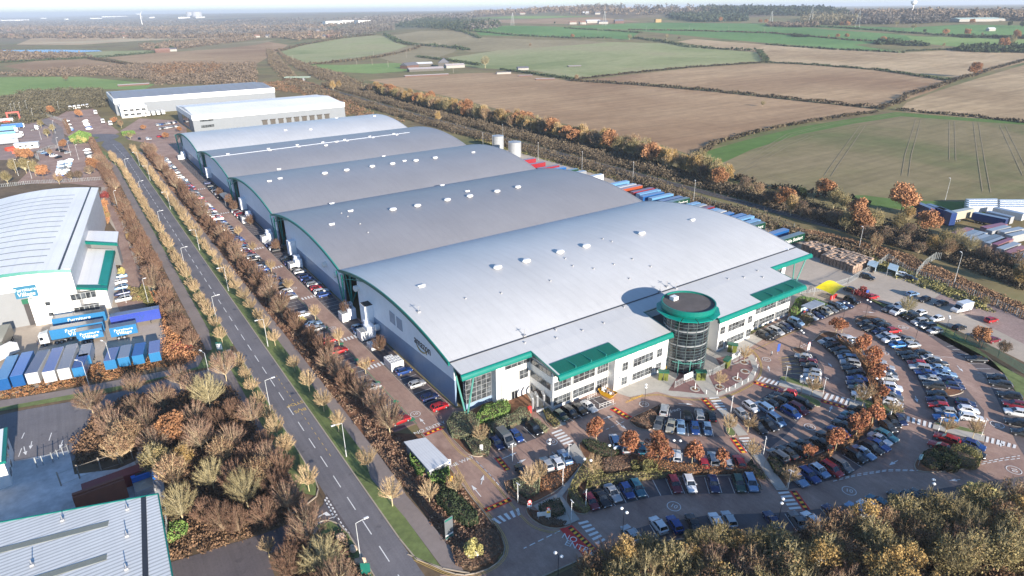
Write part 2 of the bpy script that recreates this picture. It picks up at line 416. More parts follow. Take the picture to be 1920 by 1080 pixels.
# site soil under everything near
ground_sheet('ground', [(-140, 20), (-140, 640), (12, 640), (12, 400), (42, 400), (42, 100), (42, 20)], .03, soilM)
# brick paved service road and car park
brick = PX([(830,1110),(825,1078),(875,1079),(925,1063),(948,1035),(940,1003),(905,958),(880,928),(846,880),(800,825)]) + [(47.9, 108), (42.8, 108), (42.8, 478), (57.8, 478), (57.8, 108.5), (66, 105), (74.6, 101), (74.8, 96.2), (91.5, 96), (109, 94), (121, 100), (126, 92.5), (139, 92.5), (160, 95)] + PX([(1560,565),(1612,552),(1660,575),(1730,600),(1800,632),(1850,665),(1885,700),(1930,760),(1960,800),(1960,905),(1800,936),(1700,955),(1560,986),(1460,1004),(1330,1010),(1200,1018),(1120,1038),(1010,1085),(970,1110)])
ground_sheet('service_paving', brick, .05, brickM)
# rear part of the service road
# car parking bays in tarmac
BAYS = [
 [(42.9, 108.5), (47.7, 108.5), (47.7, 440), (42.9, 440)],
 [(52.6, 112), (57.3, 112), (57.3, 440), (52.6, 440)],
 PX([(921,823),(939,846),(1004,823),(1022,814),(998,786),(965,796)]),
 PX([(1003,865),(1012,893),(1042,882),(1078,865),(1056,842),(1040,850)]),
 PX([(1040,766),(1059,796),(1122,769),(1150,759),(1126,743),(1088,749),(1045,762)]),
 PX([(1224,806),(1234,778),(1240,757),(1270,760),(1337,769),(1347,791),(1361,818.6),(1285,819),(1245,810)]),
 PX([(1142,824),(1210,835),(1270,842),(1350,840),(1370,852),(1402,877),(1385,875),(1255,868),(1210,857),(1160,839)]),
 PX([(1095,922),(1135,910),(1200,900),(1245,896),(1385,892),(1410,889),(1427,925),(1385,926),(1282,926),(1237,930),(1215,934),(1152,949),(1112,961)]),
 PX([(1478,886),(1552,853),(1580,843),(1615,816),(1640,793),(1656,775),(1692,790),(1688,810),(1675,830),(1648,856),(1615,876),(1590,892),(1565,899),(1510,912),(1480,918)]),
 PX([(1444,843),(1480,830),(1516,823),(1540,806),(1563,790),(1582,772),(1594,764),(1638,766),(1620,790),(1592,817),(1554,841),(1514,857),(1472,863)]),
 PX([(1165,1000),(1215,985),(1330,966),(1432,963),(1504,959),(1538,954),(1600,944),(1690,930),(1800,910),(1925,893),(1925,912),(1800,932),(1690,951),(1600,977),(1544,988),(1463,1000),(1330,1005),(1240,1013),(1180,1018)]),
 PX([(1534,640),(1547,655),(1570,675),(1580,692),(1587,712),(1589,725),(1595,740),(1632,752),(1630,740),(1625,712),(1610,680),(1590,657),(1567,635)]),
 PX([(1575,626),(1600,632),(1630,662),(1652,672),(1672,692),(1678,712),(1690,735),(1692,765),(1655,762),(1652,725),(1620,670),(1580,632)]),
 PX([(1607,605),(1625,598),(1668,605),(1690,625),(1722,640),(1728,655),(1750,665),(1775,685),(1800,710),(1808,725),(1845,770),(1845,790),(1752,790),(1748,760),(1735,740),(1725,720),(1712,695),(1690,670),(1680,655),(1668,650),(1650,635),(1625,620)]),
 PX([(1750,805),(1800,816),(1845,831),(1843,861),(1795,848),(1745,838)]),
 PX([(1655,583),(1680,590),(1735,625),(1770,650),(1810,672),(1850,710),(1870,750),(1888,790),(1905,830),(1925,862),(1925,775),(1905,740),(1878,702),(1845,667),(1805,637),(1768,615),(1718,592),(1672,577)]),
 PX([(1413,634),(1450,640),(1505,610),(1490,595),(1476,593)]),
 PX([(1505,586),(1530,604),(1600,579),(1612,566),(1590,561)]),
 PX([(1465,669),(1500,664),(1530,668),(1545,690),(1543,722),(1500,712),(1468,705)]),
 PX([(1400,775),(1442,842),(1475,815),(1497,790),(1515,765),(1538,752),(1462,727),(1430,745)]),
]
for p in BAYS: ground_sheet('parking_bay', p, .065, bayM)

# plaza in front of the tower
plaza = PX([(1150,735),(1180,745),(1232,735),(1260,743),(1300,746),(1345,745),(1380,731),(1412,713),(1422,690),(1414,668),(1400,656),(1480,605),(1470,600)]) + [(139, 92.6), (126, 92.6), (121, 100), (109, 100), (109.4, 93.4), (92, 93.4)]
ground_sheet('plaza_paving', plaza, .08, slabM)
c0 = g(1345, 700)
for pp in ([(1253,733),(1276,698),(1300,712),(1322,740),(1270,734)], [(1328,704),(1362,688),(1406,676),(1412,692),(1400,710),(1365,728),(1345,737)], [(1352,690),(1342,672),(1396,662),(1404,672)]):
    ground_sheet('plaza_paving', PX(pp), .095, darkbrM)
# yard to the east
yard = PX([(1470,600),(1500,575),(1490,545),(1400,480),(1350,430),(1330,400)]) 
ground_sheet('yard_concrete', [(160, 96)] + PX([(1500,572),(1560,566),(1614,553),(1660,575),(1730,598),(1800,630),(1850,663),(1960,740),(1960,620),(1900,592),(1790,548),(1740,525),(1680,505),(1645,500),(1620,470),(1560,455),(1500,440)]) + [(226, 150), (234, 210), (236, 340), (183, 340), (183, 106), (168, 106)], .045, concM)
ground_sheet('hardstanding', PX([(1800,543),(1960,600),(1960,665),(1925,648),(1850,610),(1752,560),(1775,545)]), .06, gravelM)

# avenue
def arc_pts(cx, cy, r, a0, a1, n=14): return [(cx + r * math.cos(a0 + (a1 - a0) * i / n), cy + r * math.sin(a0 + (a1 - a0) * i / n)) for i in range(n + 1)]
ground_sheet('avenue_road', [(24.1, 30), (30.6, 30), (30.6, 470), (30.0, 520), (27, 542), (22, 542), (18, 520), (22, 470), (24.1, 440)], .075, roadM)
ground_sheet('roundabout_road', [(x, y) for x, y in arc_pts(12, 556, 20, 0, 2 * PI, 30)][:-1], .085, roadM)
b = MB(); b.sheet(arc_pts(12, 556, 7.5, 0, 2 * PI, 20)[:-1], .24); struct(b.build('roundabout_island', turfM))
# side road towards the furniture depot, and the one further south
sideA = smooth_poly(PX([(-60,796),(0,777),(200,742),(315,711),(370,698),(405,690),(428,676),(437,655),(470,700),(470,725),(440,722),(400,728),(330,742),(260,752),(200,765),(165,790),(150,830),(135,875),(0,890),(-100,900)]), 1)
ground_sheet('side_road', sideA, .08, roadM)
sideB = PX([(300,1045),(480,1004),(560,975),(595,960),(608,945),(612,922),(700,1085),(640,998),(600,1000),(545,1020),(480,1045),(300,1090)])
sideB = PX([(310,1058),(480,1006),(560,977),(590,963),(606,947),(612,925),(690,1050),(663,1010),(640,1000),(600,1001),(545,1021),(480,1050),(310,1105)])
ground_sheet('side_road', sideB, .08, bayM)
ground_sheet('depot_forecourt', PX([(312,1080),(345,1055),(480,1020),(500,1035),(525,1110),(300,1120)]), .095, bayM)
ground_sheet('builders_yard', PX([(-80,930),(0,868),(33,864),(130,845),(140,890),(220,880),(300,845),(310,930),(300,960),(0,1000),(-90,1010)]), .09, mat('yard_dusty', lin((196, 194, 192)), .9, 0, .18, .6, big=(.12, .2)))
# depot yard
ground_sheet('depot_yard', PX([(-80,640),(0,610),(110,598),(200,560),(232,510),(222,440),(190,395),(190,350),(205,345),(240,400),(285,520),(300,575),(312,640),(305,668),(180,700),(0,745),(-80,760)]), .06, concM)
ground_sheet('depot_yard', PX([(186,360),(205,352),(216,380),(232,430),(252,490),(275,540),(285,580),(270,590),(225,585),(215,560),(226,520),(222,440)]), .075, brickM)
# verges and footpaths of the avenue
ground_sheet('verge', [(30.75, 74.4), (33.5, 70.6), (33.6, 84), (32.8, 97), (34.6, 106), (34.6, 478), (31.2, 478), (30.75, 440)], .16, turfM)
ground_sheet('verge', [(20.4, 101), (22.5, 98.5), (23.95, 102), (23.95, 158), (20.4, 156)], .16, turfM)
ground_sheet('verge', [(20.4, 170), (23.95, 168), (23.95, 440), (21.5, 478), (17, 500), (16.5, 478), (20.4, 440)], .16, turfM)
ground_sheet('verge', [(20.2, 66), (23.95, 66), (23.95, 86), (22.6, 90.5), (20.2, 91)], .16, turfM)
ground_sheet('footpath', [(33.6, 70.4), (36.1, 67.9), (36.9, 74), (36.3, 89), (37.8, 106), (37.8, 478), (34.6, 478), (34.6, 106), (32.8, 97), (33.6, 84)], .13, pathM)
ground_sheet('footpath', [(17.4, 97.5), (20.4, 98), (20.4, 157), (17.4, 157)], .13, pathM)
ground_sheet('footpath', [(17.4, 170), (20.4, 168), (20.4, 440), (16.5, 478), (13.5, 478), (17.4, 440)], .13, pathM)
ground_sheet('footpath', [(16.8, 60), (20.2, 60), (20.2, 91.5), (16.8, 92)], .13, pathM)
ground_sheet('planting_bed', smooth_poly([(36.9, 74.5), (38.2, 69.5), (40.7, 66.3), (43.7, 67.8), (45.1, 71), (45.5, 77.6), (45.7, 82.5), (46.4, 90.7), (46.9, 104), (42.6, 107.8), (42.6, 108), (42.6, 470), (37.8, 470)], 0), .15, mulchM)
ground_sheet('footpath', PX([(0,765),(150,738),(250,720),(330,702),(372,688),(380,672),(372,664),(330,692),(250,708),(100,736),(0,752)]), .15, pathM)
ground_sheet('verge', PX([(-60,790),(0,772),(200,738),(315,707),(370,694),(405,686),(424,672),(434,655),(424,640),(408,620),(400,600),(392,622),(398,655),(382,672),(372,688),(330,702),(250,720),(150,738),(0,765),(-60,780)]), .155, turfM)

# kerbs
kb = MB()
for pts in ([(30.68, 470), (30.68, 80), (31, 74.3), (33.6, 70.3), (36.6, 67)], [(24.02, 440), (24.02, 170)], [(24.02, 157), (24.02, 103), (23.6, 100), (22.6, 98.2), (20.5, 97.2), (17, 96.2)],
            [(24.02, 60), (24.02, 86), (23.4, 89.4), (22.2, 91.2), (20, 92)]): kerbline(kb, pts, .22, .05, .19)
kerbline(kb, [(52.45, 440), (52.45, 109)], .14, .04, .09)
def kerbpx(pts, w=.16, closed=False, z1=.19, sm=1): kerbline(kb, smooth_poly(PX(pts), sm, closed) if sm else PX(pts), w, .05, z1, closed)
kerbpx([(790,815),(846,880),(880,928),(905,958),(940,1003),(949,1035),(928,1063),(880,1080),(845,1076),(800,1056),(765,1040)])
kerbpx([(1010,1085),(1120,1036),(1200,1018),(1330,1008),(1460,1004),(1560,984),(1700,953),(1800,934),(1930,912)], .2)
# raised planting islands
ISL = {
 'sign': [(985,950),(1010,962),(1050,940),(1074,983),(1060,990),(1035,993),(1005,982),(988,965)],
 'southwest': [(940,905),(975,896),(1003,894),(1045,884),(1078,868),(1096,866),(1086,884),(1050,918),(1000,945),(984,947),(955,925)],
 'centre': [(1082,834),(1098,824),(1140,842),(1162,842),(1210,860),(1255,871),(1385,879),(1404,879),(1424,900),(1430,924),(1418,905),(1408,889),(1385,891),(1245,895),(1200,899),(1135,908),(1096,919),(1092,930),(1108,958),(1096,966),(1074,962),(1056,932),(1092,885),(1098,862)],
 'mulch': [(1178,786),(1220,768),(1238,758),(1232,780),(1222,808),(1200,806),(1184,795)],
 'office': [(832,806),(850,788),(885,770),(905,758),(950,745),(985,735),(998,752),(1000,770),(968,790),(925,806),(916,812),(918,845),(905,858),(880,855),(862,838)],
 'steps': [(1012,752),(1034,772),(1052,800),(1034,806),(1014,778)],
 'crescent': [(1567,634),(1583,634),(1620,672),(1650,727),(1654,765),(1642,772),(1634,755),(1626,712),(1611,680),(1590,657)],
 'lower crescent': [(1428,888),(1442,846),(1472,865),(1514,860),(1556,843),(1594,820),(1624,792),(1640,768),(1654,776),(1638,792),(1613,815),(1578,841),(1550,851),(1477,884),(1477,917),(1458,920)],
 'corner': [(1711,872),(1733,846),(1745,840),(1795,850),(1842,863),(1828,876),(1780,885),(1722,887)],
 'gap north': [(1673,654),(1718,646),(1728,656),(1688,668)],
 'gap south': [(1738,731),(1798,722),(1812,738),(1750,748)],
 'tip north': [(1598,603),(1618,592),(1640,593),(1666,603),(1624,599),(1608,608)],
 'tip west': [(1523,640),(1546,621),(1576,626),(1567,632),(1533,641)],
 'tip small': [(1482,655),(1500,651),(1513,661),(1500,666)],
 'entry': [(1360,800),(1366,785),(1383,818),(1364,819)],
 'strip east': [(1460,712),(1467,705),(1500,714),(1543,724),(1547,737),(1464,714)],
 'strip east low': [(1460,728),(1540,750),(1538,768),(1500,748)],
 'strip mid': [(1596,742),(1640,756),(1692,766),(1697,778),(1594,749)],
 'strip far': [(1752,792),(1800,800),(1843,812),(1846,818),(1750,797)],
 'south wedge': [(1384,822),(1405,848),(1428,880),(1411,852)],
 'bush bay': [(1492,606),(1504,586),(1524,604),(1510,612)],
}
for k, p in ISL.items():
    w = smooth_poly(PX(p), 2); b = MB(); b.prism(w, .04, .20); struct(b.build('planting_island', mulchM if k not in ('strip east','strip mid','strip far','entry','south wedge','strip east low') else turfM))
    kerbline(kb, w, .14, .05, .225, True)
struct(kb.build('kerb', kerbM))
ground_sheet('verge', PX([(1612,553),(1680,580),(1722,592),(1772,614),(1808,636),(1848,666),(1882,700),(1905,736),(1925,770),(1990,860),(1990,760),(1925,712),(1850,672),(1790,640),(1725,607),(1660,577)]), .14, turfM)
ground_sheet('verge_shade', PX([(1650,577),(1680,580),(1722,592),(1772,614),(1808,636),(1848,666),(1925,712),(1990,760),(1990,700),(1925,682),(1850,645),(1790,618),(1725,590)]), .12, soilM)  # darker sheet paints in the shade under the fence and shrubs
# walking routes
for p in ([(1058,848),(1078,832),(1099,862),(1090,884),(1054,932),(1087,976),(1060,987),(1012,962),(1000,950),(1046,926),(1082,882),(1080,866)],
          [(1346,770),(1362,770),(1403,817),(1384,819)], [(1409,851),(1427,850),(1477,920),(1456,921)],
          [(1463,714),(1545,738),(1540,749),(1459,724)], [(1594,750),(1697,779),(1694,792),(1591,762)], [(1750,797),(1846,818),(1845,830),(1748,805)],
          [(985,735),(1006,742),(1052,778),(1062,797),(1040,804),(1010,778)]):
    ground_sheet('walkway', PX(p), .215, slabM)

# painted markings -------------------------------------------------
mk = MB()   # white=0 yellow=1 red=2 humpyellow=3 humpblack=4 green=5
ZM = .10
def stripe(a, c, w=.12, m=0, z=ZM, off=0.):
    a = np.array(a, float); c = np.array(c, float); d = c - a; L = np.hypot(*d)
    if L < .02: return
    d /= L; n = np.array([-d[1], d[0]])
    mk.sheet([tuple(a + n * (off - w / 2)), tuple(c + n * (off - w / 2)), tuple(c + n * (off + w / 2)), tuple(a + n * (off + w / 2))], z, m)
def spx(p, q, w=.12, m=0, z=ZM): stripe(g(*p), g(*q), w, m, z)
def dashes(pts, on, off, w=.12, m=0, z=ZM, side=0.):
    P = [np.array(p, float) for p in pts]; t = 0.
    for a, c in zip(P, P[1:]):
        L = np.hypot(*(c - a)); d = (c - a) / L; s = -t
        while s < L:
            s0, s1 = max(0, s), min(L, s + on)
            if s1 > s0: stripe(a + d * s0, a + d * s1, w, m, z, side)
            s += on + off
        t = (L + t) % (on + off)
def zebra(p0, p1, q0, q1, n=5, z=ZM, duty=.52):
    """bars spanning p0-p1 (first side) to q0-q1"""
    p0, p1, q0, q1 = [np.array(g(*x)) for x in (p0, p1, q0, q1)]
    for i in range(n):
        a, c = (i + .5 - duty / 2) / n, (i + .5 + duty / 2) / n
        mk.sheet([tuple(p0 + (p1 - p0) * a), tuple(p0 + (p1 - p0) * c), tuple(q0 + (q1 - q0) * c), tuple(q0 + (q1 - q0) * a)], z, 0)
dashes([(27.2, 62), (27.2, 470), (25, 520)], 4., 3.2, .16)
dashes([(28.9, 108), (28.9, 146)], 1., 1.2, .1, 1)
zebra((995,756),(1018,787),(1013,748),(1040,780)) if 0 else None
# zebra crossings (each: near edge pair, far edge pair)
def zeb(quad, n): zebra(quad[0], quad[1], quad[2], quad[3], n)
zeb([(918,975),(975,952),(934,984),(978,965)], 5)
zeb([(1082,979),(1121,1024),(1100,975),(1137,1015)], 6)
zeb([(1032,811),(1058,836),(1051,804),(1077,829)], 5)
zeb([(1328,745),(1347,771),(1347,744),(1364,770)], 5)
zeb([(1384,820),(1399,848),(1403,819),(1424,847)], 5)
zeb([(1457,922),(1482,958),(1477,920),(1504,956)], 5)
zeb([(1416,713),(1457,724),(1424,706),(1464,716)], 5)
zeb([(1541,748),(1590,761),(1547,737),(1596,749)], 5)
zeb([(1697,790),(1748,804),(1698,780),(1750,794)], 5)
zeb([(1845,829),(1906,842),(1847,818),(1908,836)], 6)
zeb([(695,718),(725,711),(700,710),(724,702)], 5) if 0 else None
for y in (135.5, 153.5, 187, 219, 243, 300, 352):
    for i in range(5 if y < 200 else 4):
        x = 48.6 + i * .95; mk.sheet([(x, y), (x + .5, y), (x + .5, y + 1.9), (x, y + 1.9)], ZM, 0)
# red speed cushions with black and yellow blocks
def hump(p, q, w=1.5, red=2.6):
    a = np.array(g(*p)); c = np.array(g(*q)); L = np.hypot(*(c - a)); d = (c - a) / L
    stripe(a, c, red, 2, ZM); nb = int(L / .55)
    for i in range(nb): stripe(a + d * (L * i / nb + .04), a + d * (L * (i + 1) / nb - .02), w * .5, 3 if i % 2 else 4, ZM + .03)
hump((909,958),(957,937), 1.2, 1.1)
hump((1148,766),(1181,785), 1.6, 1.7)
hump((1319,748),(1338,770), 1.4, 1.4)
hump((1374,822),(1395,850), 1.4, 1.3)
hump((1487,921),(1513,957), 1.3, 1.3)
hump((1413,717),(1460,732), 1.2, 1.3)
hump((1539,752),(1588,765), 1.2, 1.3)
hump((932,858),(952,882), 1.3, 1.2)
hump((796,816),(832,801), 1.1, 1.1)
hump((668,686),(702,676), 1.1, .9)
mk.sheet(PX([(1049,992),(1072,985),(1119,1030),(1095,1044)]), ZM, 2)
a_, c_ = np.array(g(1068, 990)), np.array(g(1113, 1031)); L_ = np.hypot(*(c_ - a_)); d_ = (c_ - a_) / L_
for i in range(14): stripe(a_ + d_ * L_ * i / 14, a_ + d_ * L_ * (i + .9) / 14, .7, 3 if i % 2 else 4, ZM + .03)
# give-way and edge lines
dashes(PX([(612,933),(625,955),(632,968)]), .6, .45, .28); dashes(PX([(609,937),(620,958),(627,972)]), .6, .45, .28)
dashes(PX([(634,972),(644,988),(655,1001)]), .6, .45, .2)
dashes(PX([(440,662),(450,678),(460,700),(478,718)]), .6, .5, .2); dashes(PX([(437,664),(447,680),(457,700)]), .6, .5, .2)
spx((596,982),(633,967), .15); mk.sheet(PX([(585,976),(612,960),(621,967),(612,968),(608,965),(588,976)]), ZM, 0)
dashes(PX([(1050,996),(982,1029)]), 1.1, .6, .2)
dashes(PX([(950,1040),(1000,1015)]), 1.0, .9, .1) if 0 else None
dashes(PX([(1562,903),(1600,894),(1660,884),(1722,883)]), .9, .45, .17); dashes(PX([(1574,898),(1612,889),(1668,881),(1712,882)]), .9, .45, .17)
dashes(PX([(1843,867),(1880,860),(1912,855)]), .9, .45, .17); dashes(PX([(1840,871),(1878,864),(1912,860)]), .9, .45, .17)
dashes(PX([(1500,650),(1526,638)]), .8, .5, .16); dashes(PX([(1497,655),(1523,643)]), .8, .5, .16)
dashes(PX([(893,865),(918,890),(936,911)]), 1., .5, .15)
dashes(PX([(1136,806),(1170,791)]), .9, .5, .15)
def poly_line(pts, w, m, off=0.): 
    P = smooth_poly(PX(pts), 2, False)
    for a, c in zip(P, P[1:]): stripe(a, c, w, m, ZM, off)
for o_ in (-.35, -.65):
    poly_line([(833,806),(862,845),(890,862),(936,909),(957,937),(978,962),(1000,985),(1030,995),(1048,993)], .1, 1, o_)
for o_ in (.3, .6):
    poly_line([(846,868),(880,928),(905,958),(940,1003),(949,1035),(928,1063),(880,1080),(845,1076),(800,1056),(780,1046)], .1, 1, o_)
for o_ in (-.45, -.75):
    poly_line([(1180,745),(1232,736),(1262,744),(1300,748),(1345,747),(1382,733),(1415,714),(1425,690),(1416,667),(1402,655)], .14, 1, o_)
poly_line([(1402,662),(1447,642),(1470,630),(1530,606)], .14, 1)
spx((1180,745),(1120,770),.14,1) if 0 else None
# green walking line on the service road
stripe((47.95, 108), (47.95, 200), .14, 5)
for y in (109.5, 118, 128, 141.5, 152, 164): mk.sheet([(47.4, y), (48.5, y), (48.5, y + 1.1), (47.4, y + 1.1)], ZM + .012, 5)
# bay lines
for i, y in enumerate(np.arange(110.5, 438, 2.55)):
    stripe((43.1, y), (47.6, y), .1, 0)
    if not (138 < y < 146 or 160 < y < 167): stripe((52.7, y + .8), (57.2, y + .8), .1, 0)
BLINES = [((1131.8,919.8),(1153.9,949)),((1199,904),(1216.7,933.4)),((1247.8,897.8),(1260.7,927.6)),((1345,896.5),(1353.4,925)),((1366.4,896.5),(1377.4,925.6)),((1223.5,900.5),(1239,930)),((1271,896),(1283.6,926)),((1321,896),(1330,926)),((1397,893),(1403,925)),((1157,912),(1174,943)),((1178,908),(1195,938)),((1110,926),(1132,955)),
 ((1579.4,854),(1615.7,876.6)),((1510,905),(1520,911)),((1257,768.7),(1254.3,783)),((1247.9,789.4),(1242,810)),((1265,785),(1263,812)),((1288.7,794.6),(1290.6,818)),((1309.4,796),(1314.6,819)),((1276,772),(1276,788)),((1297,776),(1301,790)),((1331,792),(1338,819)),
 ((1062.8,781),(1075.7,791)),((1080,773),(1092,785)),((1097,765),(1108,777)),((1110,748),(1136,766)),((1126,743),(1151,760)),((981.7,801),(1003.7,821.7)),((965,808),(987,830)),((941,836),(952,845)),((1035,848),(1046,858)),((1464.8,772.8),(1493.3,789.6)),((1448,784),(1452,790)),
 ((1471.4,964),(1494,996.6)),((1440,966),(1466,1000)),((1504,961),(1530,990)),((1538,954),(1560,980)),((1573,950),(1605,975)),((1190,991),(1206,1010)),((1218,984),(1233,1008)),((1327,968),(1345,998)),
 ((1794,665),(1823.7,664.5)),((1786,656),(1812,655.5)),((1775,650),(1800,648)),((1814.6,682.7),(1845.7,682.7)),((1830,692),(1857,692)),((1832,700),(1866,700.5)),((1842,709),(1860,709)),((1856,728),(1890,731)),((1866,738),(1900,743)),((1872,748),(1910,754)),((1885,768),(1925,774)),((1890,779),(1925,784)),((1898,799),(1925,803)),
 ((1750,822),(1800,836)),((1680,617),(1705,614)),((1662,716),(1680,717)),((1735,668),(1770,672)),((1278.9,849.8),(1280,869)),((1256,845),(1257,866)),((1301,845),(1303,866)),((1323.6,855),(1328,874.4)),((1347,846),(1352,872)),
 ((1740,629),(1765,629)),((1750,667),(1790,672)),((1470,680),(1496,684)),((1478,700),(1504,703))]
for p, q in BLINES: spx(p, q, .11)
spx((1120,770),(1155,756),.13); spx((1098,752),(1127,743),.13)
# yellow hatching of the accessible bay
for i in range(5): spx((1459 + i * 3, 671 + i * 7), (1498 + i * 2, 670 + i * 8), .1, 1); spx((1459 + i * 3, 675 + i * 7), (1498 + i * 2, 666 + i * 8), .1, 1)
# "10" roundels
def roundel(u, v, r, wd=.13, digits=True, ang=None):
    c = np.array(g(u, v)); N = 20
    for i in range(N):
        t0, t1 = 2 * PI * i / N, 2 * PI * (i + 1) / N
        mk.sheet([(c[0] + (r - wd) * math.cos(t0), c[1] + (r - wd) * math.sin(t0)), (c[0] + r * math.cos(t0), c[1] + r * math.sin(t0)), (c[0] + r * math.cos(t1), c[1] + r * math.sin(t1)), (c[0] + (r - wd) * math.cos(t1), c[1] + (r - wd) * math.sin(t1))], ZM, 0)
MARKTXT = []
for (u, v, r, a) in [(779,777,1.15,-90),(623,616,1.1,-90),(550,541,1.1,-90),(1035,829,1.15,-140),(1207.5,758.5,1.1,-150),(1263.5,950,1.25,-160),(1592,921,1.25,-150),(1518,801,1.15,-130),(1437,674.5,1.1,60),(1693.5,614,1.25,120),(1657,662,1.2,120),(1869.5,797,1.3,110),(1901,882,1.3,120),(1197,0,0,0)]:
    if r: roundel(u, v, r); MARKTXT.append(('10', u, v, r * 1.05, a))
def arrow(u0, v0, u1, v1, w=.16, hw=.75, hl=1.5):
    a = np.array(g(u0, v0)); c = np.array(g(u1, v1)); d = (c - a); L = np.hypot(*d); d /= L; n = np.array([-d[1], d[0]])
    stripe(a, c - d * hl * .9, w, 0); mk.sheet([tuple(c), tuple(c - d * hl + n * hw / 2), tuple(c - d * hl - n * hw / 2)], ZM, 0)
for q in [(797,796,786,784),(635,630,627,621),(902,932,884,910),(902,909,907,891),(941,861,969,849),(970,869,987,861),(1553,681,1560,689) ,(1272,757,1300,759),(1131,786,1150,780),(1515,683,1503,672),(1555,773,1560,761),(1443,697,1440,686),(1617,631,1631,641),(1716,743,1720,755),(1794,686,1806,698),(1683,864,1667,873),(1800,900,1779,902),(1878,827,1876,839),(1618,585,1640,587),(1155,790,1175,806),(45,838,49,854),(118,826,112,842),(60,828,57,843)]:
    if q[2] - q[0] or q[3] - q[1]: arrow(*q)
for a, c in (((41,823),(46,812)),((35,857),(41,841)),((92,827),(97,812))): spx(a, c, .16)
# outer edge of roundabout dashes
o = mk.build('road_marking', [whiteM, yellowM, redM, hyelM, hblkM, greenM]); struct(o)
def ground_text(txt, u, v, size, angdeg, m=whiteM, z=.115, sx=1.):
    x, y = g(u, v); o = text(txt, size, m, None, (x, y, z), (0, 0, math.radians(angdeg)), .004, 'road_lettering', sx); struct(o); return o
for t_, u, v, s_, a in MARKTXT: ground_text(t_, u, v, s_, a + 90)
ground_text('NO ENTRY', 806, 803, 1.5, 0, sx=1.0)
ground_text('ONE WAY', 862, 868, 1.35, 0)
ground_text('NO', 1068, 1010, 1.7, -62); ground_text('ENTRY', 1087, 1028, 1.7, -62)
ground_text('BUS', 563, 770, 1.6, 180, yellowM); ground_text('STOP', 553, 758, 1.6, 180, yellowM)
ground_text('ONLY', 1266, 770, 1.0, 170)
ground_text('LOADING BAY', 1190, 748, .85, 0, hyelM)
# ---------------------------------------------------------------- the warehouse
def ribbed(name, col, rough, sc, ang=0., metal=0., amt=.1, spec=.5):
    m, nt, b = nodes(name)
    wv = nt.nodes.new('ShaderNodeTexWave'); wv.bands_direction = 'X'; wv.inputs['Scale'].default_value = sc
    nt.links.new(mapv(nt, (1, 1, 1), ang), wv.inputs['Vector'])
    base = ramp(nt, noise(nt, .05, 4., .6, mapv(nt)).outputs['Fac'], [(.3, tuple(c * .93 for c in col)), (.7, tuple(min(1, c * 1.05) for c in col))]).outputs[0]
    out = mix(nt, base, ramp(nt, wv.outputs['Fac'], [(.1, (1 - amt,) * 3), (.5, (1 + amt * .3,) * 3)]).outputs[0], 1., 'MULTIPLY')
    w2 = nt.nodes.new('ShaderNodeTexWave'); w2.bands_direction = 'X'; w2.inputs['Scale'].default_value = .115; w2.inputs['Distortion'].default_value = .3
    nt.links.new(mapv(nt, (1, 1, 1), ang), w2.inputs['Vector'])          # laps between the sheets
    out = mix(nt, out, ramp(nt, w2.outputs['Fac'], [(.0, (.965,) * 3), (.16, (1.,) * 3)]).outputs[0], 1., 'MULTIPLY')
    n2 = noise(nt, 1., 6., .75, mapv(nt, (.5, .02, 1), ang)); out = mix(nt, out, ramp(nt, n2.outputs['Fac'], [(.3, (.94,) * 3), (.7, (1.03,) * 3)]).outputs[0], 1., 'MULTIPLY')
    nt.links.new(out, b.inputs['Base Color']); b.inputs['Roughness'].default_value = rough; b.inputs['Metallic'].default_value = metal
    b.inputs['Specular IOR Level'].default_value = spec; return m
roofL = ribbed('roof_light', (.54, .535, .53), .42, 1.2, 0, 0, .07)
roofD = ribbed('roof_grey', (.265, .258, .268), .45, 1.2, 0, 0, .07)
wallS = mat('cladding_silver', (.80, .83, .88), .5, 0, .04, .5, big=(.05, .03))
wallB = mat('cladding_blue_grey', (.22, .30, .42), .5, 0, .06, .5)
wallW = mat('panel_white', (.78, .77, .74), .6, 0, .03, .4)
jadeM = mat('jade_green', (.0, .155, .122), .4, 0, .07, 1.); jadeL = mat('jade_brightened', (.0, .28, .225), .4, 0, .07, 1.)  # one jade, darkened for sunlit eaves and brightened for less lit louvres
steelG = mat('green_steel', (.02, .24, .20), .5, 0, .08, 1.)
jadeP = mat('pale_green_steel', (.08, .26, .22), .5, 0, .06, 1.)
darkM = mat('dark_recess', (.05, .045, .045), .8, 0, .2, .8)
frameM = mat('window_frame', (.32, .33, .33), .5, 0, .05, 1.)
glassM = glass_mat('window_glass', (.05, .055, .06))
glassB = glass_mat('tower_glass', (.012, .016, .02), .08)
silvM = mat('silver_metal', (.40, .41, .42), .35, .4, .05, 1.)
ventM = mat('vent_white', (.75, .74, .73), .5, 0, .04, 1.)
blackM = mat('black_metal', (.03, .03, .035), .5, 0, .1, 1.)
greyM = mat('grey_metal', (.35, .35, .36), .5, .2, .08, 1.)
bituM = mat('roof_bitumen', (.10, .085, .08), .9, 0, .12, .5, big=(.2, .1))

